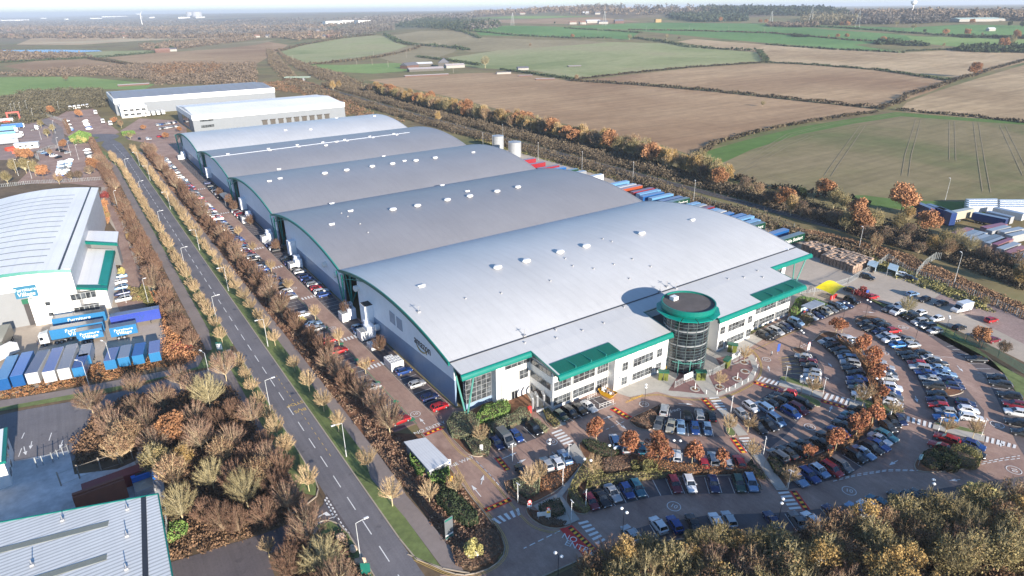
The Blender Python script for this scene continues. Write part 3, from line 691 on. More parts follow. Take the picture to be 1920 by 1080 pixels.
WH = thing('warehouse', 'huge warehouse with five arched grey roofs, jade green edges and a round glass entrance tower', 'warehouse', (56.5, 92, 0))
def wb(mb, name, mats, parent=None, smooth=False):
    """mesh given in site coordinates, parented to the warehouse at its base"""
    o = mb.build(name, mats, parent or WH, smooth)
    if parent is None: o.location = (-56.5, -92, 0)
    return o
VY = [107.5, 172.6, 241.8, 311.5, 383.8, 454.5]; VZ = [12.6, 13, 13, 13, 13, 12.2]
XR = [180.0, 178.2, 178., 181.5, 181., 181.]; XL = 56.5
def arcz(i, y):
    y0, y1 = VY[i], VY[i + 1]; c = (y1 - y0) / 2; r = 4.2; R_ = (c * c + r * r) / (2 * r); yy = y - (y0 + y1) / 2
    return VZ[i] + (VZ[i + 1] - VZ[i]) * (y - y0) / (y1 - y0) + math.sqrt(max(0, R_ * R_ - yy * yy)) - (R_ - r)
def frontz(y): return 12.6 - (107.5 - y) * .125 if y > 102.5 else 12.0 - (102.5 - y) * .15
for i in range(5):
    y0, y1 = VY[i], VY[i + 1]; N = 28; b = MB(); vs = []
    for j in range(N + 1):
        y = y0 + (y1 - y0) * j / N; z = arcz(i, y)
        xr = XR[i] + (XR[i + 1] - XR[i]) * j / N
        for x in (XL, xr):
            vs += [(x, y, z), (x, y, z - .35)]
    fs = []
    for j in range(N):
        a = 4 * j; c = a + 4
        fs += [(a, a + 2, c + 2, c), (a + 1, c + 1, c + 3, a + 3), (a, c, c + 1, a + 1), (a + 2, a + 3, c + 3, c + 2)]
    fs += [(0, 1, 3, 2), (4 * N, 4 * N + 2, 4 * N + 3, 4 * N + 1)]
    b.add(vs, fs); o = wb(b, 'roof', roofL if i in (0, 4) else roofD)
    # arched verge, on both gable edges
    for X, s in ((XL, -1), (None, 1)):
        b = MB(); vs = []
        for j in range(N + 1):
            y = y0 + (y1 - y0) * j / N; z = arcz(i, y); x = XL if s < 0 else XR[i] + (XR[i + 1] - XR[i]) * j / N
            vs += [(x + s * .02, y, z + .1), (x + s * .35, y, z + .1), (x + s * .35, y, z - .75), (x + s * .02, y, z - .75)]
        fs = []
        for j in range(N):
            for k in range(4): fs.append((4 * j + k, 4 * j + (k + 1) % 4, 4 * j + 4 + (k + 1) % 4, 4 * j + 4 + k))
        fs += [(0, 1, 2, 3), (4 * N + 3, 4 * N + 2, 4 * N + 1, 4 * N)]
        b.add(vs, fs); wb(b, 'verge_trim', steelG if s < 0 and i else (jadeM if s < 0 else silvM))
    # gable walls (west), set back under the roof
    ya, yb = y0 + (1.5 if i == 0 else 3.0), y1 - 8.5
    def gable(X, th, ya, yb, zlo, zhi, name, m, top=True, sl=0.):
        b = MB(); n = 20; poly = []
        for j in range(n + 1):
            y = ya + (yb - ya) * j / n
            poly.append((y, (arcz(i, y) - .5) if top else zhi(y)))
        low = [(ya, zlo(ya)), (yb, zlo(yb))]
        ring = [low[0]] + poly + [low[1]]
        vs = [(X, y, z) for y, z in ring] + [(X + th, y, z) for y, z in ring]; k = len(ring)
        b.add(vs, [tuple(range(k)), tuple(range(2 * k - 1, k - 1, -1))] + [(q, q + k, (q + 1) % k + k, (q + 1) % k) for q in range(k)])
        wb(b, name, m)
    bt = (lambda y: 6.9 - (y - 108) * .045) if i == 0 else (lambda y: 5.2)
    gable(58.2, .4, ya, yb, bt, None, 'upper_cladding', wallS)
    gable(58.26, .4, ya, yb, lambda y: 0., bt, 'lower_cladding', wallB, False)
    # dark recess beside each valley with brown panel and inner truss
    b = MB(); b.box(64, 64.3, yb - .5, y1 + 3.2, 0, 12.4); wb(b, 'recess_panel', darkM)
    b = MB(); b.box(58.25, 64, yb - .25, yb - .02, 0, 12.6); wb(b, 'return_wall', wallB)
    b = MB(); b.box(60.5, 61, yb + 2.2, yb + 4.6, 1, 11.6); wb(b, 'brown_panel', mat('brown_panel', (.16, .11, .08), .8))
    b = MB(); yt = y1 - 26
    pts = []
    for j in range(10):
        y = y1 - .5 - j * (25.5 / 9); zt = arcz(i, y) - .6; zb = zt - 2.6 * (1 - j / 9.) ** 1.3 - .05; pts.append((y, zt, zb))
    for (a1, t1, l1), (a2, t2, l2) in zip(pts, pts[1:]):
        b.bar((56.9, a1, l1), (56.9, a2, l2), .11); b.bar((56.9, a1, l1), (56.9, a2, t2), .06); b.bar((56.9, a1, l1), (56.9, a1, t1), .05)
    wb(b, 'roof_truss', steelG)
    # strut pair standing on a pad under the valley
    if i < 5:
        yv = y1
        b = MB()
        for X0 in (56.2, 58.6):
            for dy in (-2.6, 2.2): b.bar((X0 + .5, yv, .2), (X0, yv + dy, 12.1), .24, n=6, r2=.2)
            b.bar((X0 + .5, yv, .2), (X0 + .2, yv - 1.0, 11.9), .14, n=6)
        b.bar((58.5, yv, .3), (62.5, yv - 3, 11.8), .2, n=6)
        wb(b, 'strut_pair', steelG)
        b = MB(); b.box(56, 59.6, yv - .7, yv + .7, 0, .3); wb(b, 'strut_base', greyM)
# east gable wall and back wall
b = MB()
for i in range(5): b.box(176.2, 176.6, VY[i] + (0 if i else 0), VY[i + 1] - .02, 0, 12.9)
b.box(58.6, 176.2, 453.2, 453.6, 0, 12.0); b.box(66, 176.2, 107.7, 108., 0, 12.3)
wb(b, 'rear_cladding', wallS)
# front roof slope with the stepped eaves
def slope(x0, x1, ya, yb, m=roofL, name='front_roof', t=.3):
    b = MB(); za, zb = frontz(ya), frontz(yb)
    b.add([(x0, ya, za), (x1, ya, za), (x1, yb, zb), (x0, yb, zb), (x0, ya, za - t), (x1, ya, za - t), (x1, yb, zb - t), (x0, yb, zb - t)],
          [(0, 1, 2, 3), (7, 6, 5, 4), (0, 4, 5, 1), (1, 5, 6, 2), (2, 6, 7, 3), (3, 7, 4, 0)]); return wb(b, name, m)
slope(XL, 180.3, 102.5, 107.3)
slope(74.4, 109.0, 92.6, 102.5); slope(124.2, 160.6, 91.2, 102.5)
b = MB(); b.box(XL, 180.2, 107.28, 107.62, 12.35, 12.72); wb(b, 'gutter_line', blackM)
def fascia(x0, x1, y, z, h=1.15, d=.75):
    """rounded jade eave, length along x"""
    b = MB(); n = 6; prof = [(0, .05)] + [(-d * math.sin(PI / 2 * k / n) , .05 - (h) * (1 - math.cos(PI / 2 * k / n))) for k in range(1, n + 1)] + [(0, -h)]
    vs = [(x, y + p, z + q) for x in (x0, x1) for p, q in prof]; k = len(prof)
    b.add(vs, [tuple(range(k)), tuple(range(2 * k - 1, k - 1, -1))] + [(q, (q + 1) % k, (q + 1) % k + k, q + k) for q in range(k)])
    wb(b, 'eave', jadeM, None)
fascia(XL - .3, 74.4, 102.5, 12.0); fascia(74.2, 109.2, 92.6, frontz(92.6)); fascia(124.0, 160.8, 91.2, frontz(91.2)); fascia(160.6, 180.8, 102.5, 12.0)
def rake(x, ya, yb):   # sloping jade trim on the sides of the steps
    b = MB(); b.add([(x - .12, ya, frontz(ya) + .06), (x + .12, ya, frontz(ya) + .06), (x + .12, yb, frontz(yb) + .06), (x - .12, yb, frontz(yb) + .06),
                     (x - .12, ya, frontz(ya) - .5), (x + .12, ya, frontz(ya) - .5), (x + .12, yb, frontz(yb) - .5), (x - .12, yb, frontz(yb) - .5)],
                    [(0, 1, 2, 3), (7, 6, 5, 4), (0, 4, 5, 1), (1, 5, 6, 2), (2, 6, 7, 3), (3, 7, 4, 0)]); wb(b, 'eave', jadeM)
for x in (74.3, 109.1, 124.1, 160.7): rake(x, 92.6 if x < 120 else 91.2, 102.4)
# louvred sun shades in the roof edge
def louvre(x0, x1, ya, yb):
    b = MB(); za, zb = frontz(ya) + .03, frontz(yb) + .03
    b.add([(x0, ya, za), (x1, ya, za), (x1, yb, zb), (x0, yb, zb)], [(0, 1, 2, 3)])
    n = 12
    for k in range(n):
        y = ya + (yb - ya) * (k + .5) / n; z = za + (zb - za) * (k + .5) / n
        b.box(x0 + .1, x1 - .1, y - .1, y + .04, z + .04, z + .14, 1)
    for k in range(1, 4): x = x0 + (x1 - x0) * k / 4; b.box(x - .06, x + .06, ya, yb, za - .02, max(za, zb) + .12, 2)
    wb(b, 'louvre_panel', [jadeL, mat('jade_light', (.005, .10, .075), .4), steelG])
louvre(74.9, 92.3, 92.65, 96.6); louvre(141.5, 160.4, 91.25, 95.0)
# office walls
def wallbox(x0, x1, y, z1, name='office_wall', yb=108., m=wallW):
    b = MB(); b.box(x0, x1, y, yb, 0, z1); return wb(b, name, m)
wallbox(66, 75.2, 104, 10.6); wallbox(75.2, 91.4, 95.4, 9.9); wallbox(91.4, 109.2, 93.2, 9.8, yb=107.9)
wallbox(125.8, 139.3, 91.8, 9.7); wallbox(139.3, 159.8, 94.2, 9.8, yb=107.9); wallbox(159.8, 166, 104, 10.6, yb=107.8)
# windows
def window(x0, x1, y, z0, z1, nx, nz=2, parent=None, front=True):
    b = MB(); d = .16; b.box(x0, x1, y - .1, y - .02, z0, z1); fr = .07
    for k in range(nx + 1): x = x0 + (x1 - x0) * k / nx; b.box(x - fr / 2, x + fr / 2, y - d, y - .1, z0, z1)
    for k in range(nz + 1): z = z0 + (z1 - z0) * k / nz; b.box(x0, x1, y - d + .015, y - .1, z - fr / 2, z + fr / 2)
    o = wb(b, 'window', frameM)
    p = MB()
    for i in range(nx):
        for k in range(nz):
            xa = x0 + (x1 - x0) * i / nx + .06; xb = x0 + (x1 - x0) * (i + 1) / nx - .06; za = z0 + (z1 - z0) * k / nz + .06; zb = z0 + (z1 - z0) * (k + 1) / nz - .06
            p.box(xa, xb, y - .115, y - .101, za, zb)
    q = p.build('pane', glassM, o); return o
for (x0, x1) in ((75.4, 80.2), (80.9, 87.2), (88.0, 91.2)):
    window(x0, x1, 95.4, 4.7, 6.9, 4); window(x0, x1, 95.4, .9, 3.0, 4); window(x0, x1, 95.4, 8.5, 9.4, 5, 1)
for (x0, x1) in ((93.7, 95.4), (105.0, 106.7)): window(x0, x1, 93.2, 4.6, 6.7, 2); window(x0, x1, 93.2, .8, 2.8, 2)
window(97.2, 103.6, 93.2, 4.5, 6.7, 5); window(97.2, 103.7, 93.2, .8, 2.7, 5)
for k in range(5): window(92.3 + k * 3.3, 95.0 + k * 3.3, 93.2, 8.4, 9.3, 3, 1)
window(68.3, 75.0, 104, 8.4, 10.2, 4); window(72.2, 74.6, 104, 4.6, 6.9, 2); 
for (x0, x1) in ((126.3, 128.1), (137.4, 139.1)): window(x0, x1, 91.8, 4.9, 6.9, 2); window(x0, x1, 91.8, .8, 2.9, 2)
window(129.5, 136.0, 91.8, 4.7, 6.8, 5); window(129.5, 136.3, 91.8, .8, 2.8, 5)
for k in range(4): window(126.3 + k * 3.3, 129.1 + k * 3.3, 91.8, 8.3, 9.2, 3, 1)
for (x0, x1) in ((146.2, 152.9), (153.8, 159.5)): window(x0, x1, 94.2, 4.6, 6.7, 5); window(x0, x1, 94.2, .8, 2.7, 5)
window(143.9, 145.6, 94.2, 4.7, 6.6, 2); window(143.9, 145.6, 94.2, .8, 2.7, 2); window(140.2, 142.4, 94.2, 8.2, 9.1, 3, 1); window(143.2, 146.0, 94.2, 8.2, 9.1, 3, 1)
# bands of glass on the west side of the first bay
for z0, z1 in ((8.2, 9.6), (4.7, 6.4), (.9, 2.9)):
    b = MB(); b.box(75.02, 75.14, 95.9, 103.6, z0, z1); o = wb(b, 'window', frameM); p = MB()
    for k in range(5): p.box(74.98, 75.01, 96. + k * 1.52, 97.4 + k * 1.52, z0 + .1, z1 - .1)
    p.build('pane', glassM, o)
# drainpipes
b = MB()
for x, y in ((67.3, 104), (81, 95.4) if 0 else (80.55, 95.4), (87.6, 95.4), (91.2, 95.4) if 0 else (96.3, 93.2), (104.2, 93.2), (129, 91.8), (136.8, 91.8), (146, 94.2), (153.4, 94.2)):
    b = MB(); b.bar((x, y - .12, .1), (x, y - .12, 9.6), .09, n=6); wb(b, 'drainpipe', silvM)
# glazed corners with struts
def corner(x0, x1, y, V, sgn):
    b = MB(); b.box(x0, x1, y, y + .25, 1.6, 11.7); b.box(x0 if sgn > 0 else x1 - .25, x0 + .25 if sgn > 0 else x1, y, 107.2, 1.6, 11.7)
    wb(b, 'corner_glazing', glassM)
    b = MB(); n = 5
    for k in range(n + 1): x = x0 + (x1 - x0) * k / n; b.box(x - .06, x + .06, y - .12, y - .02, 1.6, 11.6)
    for k in range(9): z = 1.7 + k * 1.2; b.box(x0, x1, y - .1, y - .01, z - .04, z + .04)
    for k in range(9): z = 1.7 + k * 1.2; b.box(x0 - .1 if sgn > 0 else x1, x0 - .01 if sgn > 0 else x1 + .1, y, 107.2, z - .04, z + .04)
    wb(b, 'glazing_bars', silvM)
    b = MB(); b.box(x0 - .04, x1 + .04, y - .04, 107.25, 0, 1.6); wb(b, 'plinth', wallB)
    b = MB()
    for (px_, py_, tx, ty) in V: b.bar((px_, py_, .2), (tx, ty, 11.3), .2, n=6, r2=.22)
    wb(b, 'corner_strut', jadeP)
corner(59.4, 66, 106.2, [(58.0, 103.9, 57.2, 107.0), (58.2, 103.9, 59.6, 102.6)], 1)
corner(166, 172.5, 106.2, [(175.5, 103.6, 173.0, 102.7), (176.2, 103.8, 179.4, 102.8)], -1)
b = MB(); b.box(57.7, 58.6, 103.4, 104.2, 0, .3); wb(b, 'strut_base', greyM)
# doors
b = MB(); b.box(69.9, 71.6, 103.86, 103.98, 0, 2.3); o = wb(b, 'door', frameM); p = MB(); p.box(70.05, 70.7, 103.8, 103.85, .2, 2.1); p.box(70.85, 71.45, 103.8, 103.85, .2, 2.1); p.build('pane', glassB, o)
b = MB(); b.box(89.2, 90.9, 95.28, 95.39, 0, 2.2); wb(b, 'door', darkM)

# round entrance tower
TC = (114.2, 92.9)
b = MB(); b.lathe((*TC, 0), [(5.35, 0), (5.35, 15.4)], 32); wb(b, 'tower_glazing', glassB)
b = MB(); NR = 32
for k in range(NR):
    if k % 2: continue
    t = 2 * PI * k / NR; x, y = TC[0] + 5.42 * math.cos(t), TC[1] + 5.42 * math.sin(t); b.bar((x, y, 0), (x, y, 15.3), .07, n=4)
for j in range(1, 20):
    z = j * .78
    for k in range(NR):
        t0, t1 = 2 * PI * k / NR, 2 * PI * (k + 1) / NR
        b.bar((TC[0] + 5.42 * math.cos(t0), TC[1] + 5.42 * math.sin(t0), z), (TC[0] + 5.42 * math.cos(t1), TC[1] + 5.42 * math.sin(t1), z), .04 if j % 4 else .07)
wb(b, 'tower_bars', mat('tower_frame', (.13, .17, .17), .4, .3))
b = MB()
for zf in (3.6, 7.4, 11.2): b.lathe((*TC, zf), [(5.38, 0), (5.38, .35)], 32)
wb(b, 'tower_floor_edge', mat('floor_edge', (.22, .23, .24), .7))
b = MB(); b.lathe((*TC, 0), [(5.0, 15.2), (6.25, 15.5), (6.45, 16.0), (6.45, 17.1), (6.15, 17.1), (6.15, 16.6)], 40); wb(b, 'tower_rim', jadeM, smooth=False)
b = MB(); b.lathe((*TC, 0), [(6.14, 16.3), (6.14, 16.72), (0.001, 16.8)], 40); wb(b, 'tower_roof', bituM)
b = MB(); x, y = TC[0] - 1.6, TC[1] + 3.2; b.box(x - .8, x + .8, y - .7, y + .7, 16.8, 17.7); wb(b, 'roof_hatch', ventM)
b = MB()
for k in range(12):   # ring of sun-shade plates below the rim
    t0, t1 = 2 * PI * (k + .03) / 12, 2 * PI * (k + .97) / 12
    P4 = [(TC[0] + r * math.cos(t), TC[1] + r * math.sin(t)) for r, t in ((5.5, t0), (7.6, t0), (7.6, t1), (5.5, t1))]
    b.prism(P4, 14.95, 15.1)
wb(b, 'tower_sunshade', jadeL)
# link roof beside the tower and set-back walls
b = MB(); b.box(109.2, 124.0, 97.0, 107.2, 0, 9.2); wb(b, 'link_wall', wallW)
b = MB(); b.box(109.4, 123.9, 97.2, 103.6, 9.21, 9.35); wb(b, 'link_roof', bituM)
b = MB(); b.box(109.2, 124., 102.9, 103.3, 9.35, 11.9); wb(b, 'clerestory', wallS)
b = MB(); b.box(109.2, 124.0, 96.9, 97.15, 9.2, 9.6); b.box(109.2, 124.0, 102.55, 102.9, 11.5, 11.95); wb(b, 'eave', jadeM)
# entrance canopy
b = MB()
ang = math.atan2(-.63, -.78)
for k in (-1, 0, 1):
    t = ang + .30 + k * .42; x, y = TC[0] + 6.6 * math.cos(t), TC[1] + 6.6 * math.sin(t); b.bar((x, y, 0), (x, y, 4.4), .1, n=6)
    for dk in (-.2, .2):
        t2 = t + dk; b.bar((x, y, 4.3), (TC[0] + 5.5 * math.cos(t2), TC[1] + 5.5 * math.sin(t2), 2.9), .06)
for k in range(6):
    t0, t1 = ang - .35 + k * .2, ang - .35 + (k + 1) * .2
    b.bar((TC[0] + 6.6 * math.cos(t0), TC[1] + 6.6 * math.sin(t0), 3.6), (TC[0] + 6.6 * math.cos(t1), TC[1] + 6.6 * math.sin(t1), 3.6), .09)
wb(b, 'entrance_canopy', jadeP)

# things on the roofs
def roofz(x, y):
    for i in range(5):
        if VY[i] <= y <= VY[i + 1]: return arcz(i, y)
    return frontz(y) if y < 107.5 else 12.
def onroof(u, v):
    z = 14.
    for _ in range(6):
        x, y = g(u, v, z); z = roofz(x, min(454, max(91, y)))
    return x, y, z
b0 = MB(); b0.lathe((0, 0, 0), [(.85, 0), (.85, .35), (1.25, .45), (1.25, .9), (.9, 1.35), (.3, 1.45), (0.001, 1.45)], 10)
b0.box(-.08, .08, -1.27, -1.2, .4, .9, 1); domeMe = b0.mesh('roof_vent', [ventM, darkM])
b1 = MB(); b1.box(-.75, .75, -.6, .6, 0, .55); b1.box(-.95, .95, -.3, .3, .55, .75); boxMe = b1.mesh('roof_vent', [ventM])
def rv(u, v, me, s=1.):
    x, y, z = onroof(u, v); put('roof_vent', me, WH, (x - 56.5, y - 92, z - .08), 0, (s * 1.35, s * 1.1, s * .85))
for u, v in [(933,503),(987,491),(1050,474),(1099,463),(1203,439),(737,394),(783,387),(839,376),(881,369),(932,360),(609,326),(650,320),(698,313),(736,308),(816,297),(780,302),(971,352)]: rv(u, v, domeMe, .78)
for u, v in [(790,537),(1298,413),(657,396),(622,421),(876,359),(829,348),(622,382),(505,340),(525,335),(523,319),(719,293),(758,302),(887,286),(611,273),(631,266),(535,244),(582,242),(702,218),(631,222)]: rv(u, v, boxMe, .8)
for u, v in [(503,279),(506,282),(557,272),(560,275),(605,267),(646,262),(651,264),(693,256),(699,258),(738,251),(744,253),(427,289)]: rv(u, v, boxMe, .65)
b = MB(); p = onroof(395, 296); q = onroof(768, 249); n = 30
pts = []
for k in range(n + 1): x = p[0] + (q[0] - p[0]) * k / n; y = p[1] + (q[1] - p[1]) * k / n; pts.append((x, y, roofz(x, y) + .25))
for a, c in zip(pts, pts[1:]): b.bar(a, c, .09)
wb(b, 'roof_duct', wallS)
for u, v in [(983,630),(1267,541),(1250,538),(785,585),(1237,548)]:
    x, y, z = onroof(u, v); b = MB(); b.bar((x, y, z - .1), (x, y, z + 1.7), .09); b.bar((x - .7, y, z + 1.3), (x + .7, y, z + 1.3), .05); b.box(x - .4, x + .4, y - .4, y + .4, z - .1, z + .3); wb(b, 'aerial', greyM)
tiny = MB()
for u, v in [(1130,448),(1147,453),(1220,500),(1186,486),(1151,496),(1113,504),(1074,539-40),(1180,523),(1032,527),(873,560),(940,550),(1042,619),(1170,576),(1132,606),(1043,634),(1092,620),(984,643),(1420,508),(1365,523),(1395,520),(1430,520),(1330,560),(640,400),(652,406),(675,420),(690,436),(1060,485)]:
    x, y, z = onroof(u, v); tiny.box(x - .2, x + .2, y - .2, y + .2, z - .05, z + .3)
wb(tiny, 'safety_anchor', greyM)
# west wall details
letters = mat('sign_black', (.012, .012, .015), .5)
o = text('amazon', 3.0, letters, WH, (58.14 - 56.5, 124.0 - 92, 9.0), (PI / 2, 0, -PI / 2), .04, 'lettering', .92)
for me_ in (o.data,):
    for v_ in me_.vertices: v_.co.x *= 1.0
b = MB(); N = 14; pts = []
for k in range(N + 1):
    s_ = k / N; y = 127.0 - s_ * 5.0; z = 8.0 - 1.0 * math.sin(PI * s_) ** .8 + .05; pts.append((58.1, y, z))
for k, (a, c) in enumerate(zip(pts, pts[1:])): b.bar(a, c, .09 + .12 * math.sin(PI * (k + .5) / N))
b.bar(pts[-1], (58.1, 122.9, 8.25), .1); b.bar(pts[-1], (58.1, 121.9, 7.4), .1)
wb(b, 'sign_swoosh', mat('sign_amber', (.42, .27, .08), .5))
b = MB()
for y in (140.6, 136.4): b.box(58.08, 58.2, y - 1.55, y + 1.55, 8.1, 11.2)
wb(b, 'louvre_grille', mat('grille_grey', (.33, .37, .45), .6))
for (y, z) in ((163.5, 10.0), (180.3, 8.6), (190, 8.9), (150.5, 3.0)):
    b = MB(); b.lathe((0, 0, 0), [(.9, 0), (.9, 1.1), (.6, 1.3)], 12); o = b.build('wall_fan', ventM, WH); o.rotation_euler = (0, -PI / 2, 0); o.location = (58.2 - 56.5, y - 92, z)
b = MB(); b.box(55.8, 58.2, 153.6, 157.0, 2.8, 8.4); b.box(55.9, 58.2, 153.7, 156.9, 8.4, 8.5, 1); wb(b, 'wall_duct', [wallS, darkM])
for y in (222, 292, 365):
    b = MB(); b.box(55.8, 58.2, y, y + 3, 2.6, 7.6); wb(b, 'wall_duct', wallS)
# ---------------------------------------------------------------- neighbouring buildings
roofW = ribbed('roof_white', (.88, .86, .83), .5, 1.3, 0, 0, .06)
roofR = ribbed('roof_corrugated', (.60, .61, .61), .5, .42, PI / 2, 0, .30)
skyl = mat('rooflight_strip', (.26, .27, .27), .5, 0, .06, 1.)
oliveS = mat('rooflight_olive', (.20, .21, .18), .5, 0, .08, 1.)
wallG = mat('cladding_pale_grey', (.22, .225, .23), .55, 0, .04, .5)
# furniture store on the west side
FS = thing('furniture_store', 'white retail warehouse with dark roof strips and blue shop sign at the left edge', 'building', (-7.9, 214, 0), math.radians(-7.6))
def fb(mb, name, m, parent=None, off=(7.9, -214, 0), root=None, raw=False):
    if raw:   # given in site axes: turn back into the store's own axes
        c_, s_ = math.cos(math.radians(7.6)), math.sin(math.radians(7.6))
        mb.v = [(-7.9 + (x + 7.9) * c_ - (y - 214) * s_, 214 + (x + 7.9) * s_ + (y - 214) * c_, z) for x, y, z in mb.v]
    o = mb.build(name, m, parent or root or FS)
    if parent is None: o.location = off
    return o
FA = [wy(u, v, 214.) for u, v in ((-60, 512), (0, 512), (60, 510), (133, 504))]
fx1 = FA[3][0]; fz1 = FA[3][1]
def fsz(x): s_ = fx1 - x; return fz1 + 1.5 - (s_ - 16) ** 2 * .0059
ye = 214 + 105
b = MB(); N = 16; xs = [fx1 - 62 * k / N for k in range(N + 1)]
vs = []
for x in xs:
    for y in (213.2, ye): vs += [(x, y, fsz(x)), (x, y, fsz(x) - .4)]
fs = []
for j in range(N):
    a = 4 * j; c = a + 4; fs += [(a, a + 2, c + 2, c), (a + 1, c + 1, c + 3, a + 3), (a, c, c + 1, a + 1), (a + 2, a + 3, c + 3, c + 2)]
fs.append((0, 1, 3, 2)); b.add(vs, fs); fb(b, 'roof', roofW)
b = MB()
for k in range(1, 15):     # rooflight strips
    y = 214 + k * 6.5; b = MB(); seg = [(fx1 - 7 - 50 * s / 10) for s in range(11)]
    vs = []
    for x in seg: vs += [(x, y - .36, fsz(x) + .05), (x, y + .36, fsz(x) + .05)]
    b.add(vs, [(2 * j, 2 * j + 2, 2 * j + 3, 2 * j + 1) for j in range(10)]); fb(b, 'rooflight', skyl)
b = MB(); b.box(fx1 - 3.0, fx1 - 2.5, 213.3, ye - .1, fsz(fx1 - 2.6) - .1, fsz(fx1 - 2.8) + .12); fb(b, 'gutter', blackM)
b = MB(); b.box(fx1 - 60, fx1 - .3, 214, 214.4, 0, fz1 + .3); fb(b, 'front_wall', wallW)
b = MB(); b.box(fx1 - 60, fx1 - 12, 213.9, 213.99, 0, 10.6); fb(b, 'lower_cladding', wallG)
b = MB(); b.box(fx1 - .7, fx1 - .3, 214.4, ye - 1, 0, fz1 - .3); fb(b, 'side_wall', mat('cladding_lilac', (.52, .52, .54), .5))
b = MB(); vs = []
for x in xs: vs += [(x, 213.1, fsz(x) + .1), (x, 212.8, fsz(x) - .7), (x, 213.15, fsz(x) - .7)]
b.add(vs, [(3 * j + k, 3 * j + (k + 1) % 3, 3 * j + 3 + (k + 1) % 3, 3 * j + 3 + k) for j in range(N) for k in range(3)]); fb(b, 'eave', jadeM)
sg = [wy(u, v, 213.5) for u, v in ((24, 542), (69, 538), (28, 565), (70, 559))]
b = MB(); x0, x1 = (sg[0][0] + sg[2][0]) / 2, (sg[1][0] + sg[3][0]) / 2; z1_, z0_ = (sg[0][1] + sg[1][1]) / 2, (sg[2][1] + sg[3][1]) / 2
b.box(x0, x1, 213.5, 213.85, z0_, z1_); sgo = fb(b, 'shop_sign', mat('sign_blue', (.015, .13, .22), .5, 0, .03))
cx, cz = (x0 + x1) / 2, (z0_ + z1_) / 2; hh = z1_ - z0_
text('Furniture', hh * .42, whiteM, sgo, (cx, 213.46, cz + hh * .2), (PI / 2, 0, 0), .02, 'lettering', .95)
text('Village', hh * .5, whiteM, sgo, (cx, 213.46, cz - hh * .2), (PI / 2, 0, 0), .02, 'lettering', .95, .15)
b = MB(); d0 = wy(40, 566, 213.8); d1 = wy(68, 562, 213.8); d2 = wy(45, 588, 213.8); b.box(d0[0], d1[0], 213.7, 213.88, 0, d0[1]); o = fb(b, 'loading_door', darkM)
b = MB(); b.box(d0[0] - .1, d1[0] + .1, 213.4, 213.66, d0[1] - 1.3, d0[1] + .1); fb(b, 'door_header', mat('header_green', (.005, .10, .05), .5))
# entrance wing
q = PX([(148, 465), (214, 468), (200, 538), (88, 535), (96, 518), (132, 514)], 8.6)
b = MB(); b.prism(q, 8.3, 8.6); fb(b, 'wing_roof', roofW, raw=True)
b = MB(); q2 = PX([(206, 470), (216, 470), (201, 541), (86, 538), (87, 534), (194, 534)], 8.65); b.prism(q2, 8.0, 8.72); fb(b, 'eave', jadeM, raw=True)
q3 = PX([(198, 470), (213, 470), (201, 535), (184, 533)], 8.7); b = MB(); b.prism(q3, 8.73, 8.85); fb(b, 'louvre_panel', mat('jade_dark', (.0, .26, .2), .5), raw=True)
q4 = PX([(152, 432), (222, 434), (219, 455), (205, 456), (153, 450)], 11.5); b = MB(); b.prism(q4, 11.1, 11.5); fb(b, 'wing_roof', roofW, raw=True)
b = MB(); b.prism(PX([(152, 451), (219, 455), (220, 457), (152, 453.5)], 11.5), 10.7, 11.6); fb(b, 'eave', jadeM, raw=True); b = MB(); b.prism(PX([(153, 452), (217, 455), (204, 470), (150, 466)], 8.5)[:2] + [g(217, 436, 11), g(154, 434, 11)], 0, 11.0); fb(b, 'wing_wall', wallG, raw=True); b = MB(); b.prism([(x_, y_ + .6) for x_, y_ in PX([(150, 470), (210, 472), (196, 531), (94, 529)], 8.5)], 0, 8.25); fb(b, 'wing_wall', wallW, raw=True)
w0 = g(104, 601); b = MB(); b.box(fx1 - 11.8, fx1 - 2.5, 212.6, 214, 0, 8.2); fb(b, 'wing_wall', wallW)
wl_ = g(94, 529, 8.5)[1]
for z0, z1 in ((5.2, 7.2), (1.2, 3.0)):
    b = MB(); b.box(fx1 - 2.2, fx1 + 4.2, 214.0, 214.18, z0, z1); o = fb(b, 'window', frameM); p = MB()
    for k in range(5): p.box(fx1 - 2.05 + k * 1.26, fx1 - .95 + k * 1.26, 213.95, 213.99, z0 + .12, z1 - .12)
    p.build('pane', glassM, o)
for z in (5.6, 2.2):
    b = MB(); b.box(fx1 - 8.2, fx1 - 7.0, 212.5, 212.58, z, z + 1.1); fb(b, 'window', glassM)
# long shed at the bottom left
SH = thing('industrial_shed', 'industrial shed under a white corrugated roof with two olive strips, bottom left corner', 'building', (-30, 100, 0))
so_ = (30 - 60, -100, 0)
def sb(mb, name, m): o = mb.build(name, m, SH); o.location = (30, -100, 0); return o
A0, A1, A2 = g(296, 927, 9), g(309, 1085, 9), g(-10, 982, 9)
dx = (A2[1] - A0[1]) / (A2[0] - A0[0])
P_ = [(A0[0], A0[1]), (A0[0] - 60, A0[1] - 60 * dx), (A0[0] - 60 - 1, 62), (A1[0], 62)]
b = MB(); b.prism(P_, 8.7, 9.0); sb(b, 'roof', roofR)
b = MB(); P2 = [(P_[0][0] - .5, P_[0][1] - .5), (P_[1][0], P_[1][1] - .5), (P_[2][0], 62.5), (P_[3][0] - .5, 62.5)]; b.prism(P2, 0, 8.69); sb(b, 'walls', wallW)
b = MB(); b.prism([(P_[0][0] + .15, P_[0][1] + .2), (P_[1][0], P_[1][1] + .2), (P_[1][0], P_[1][1] - .05), (P_[0][0], P_[0][1])], 8.5, 9.12)
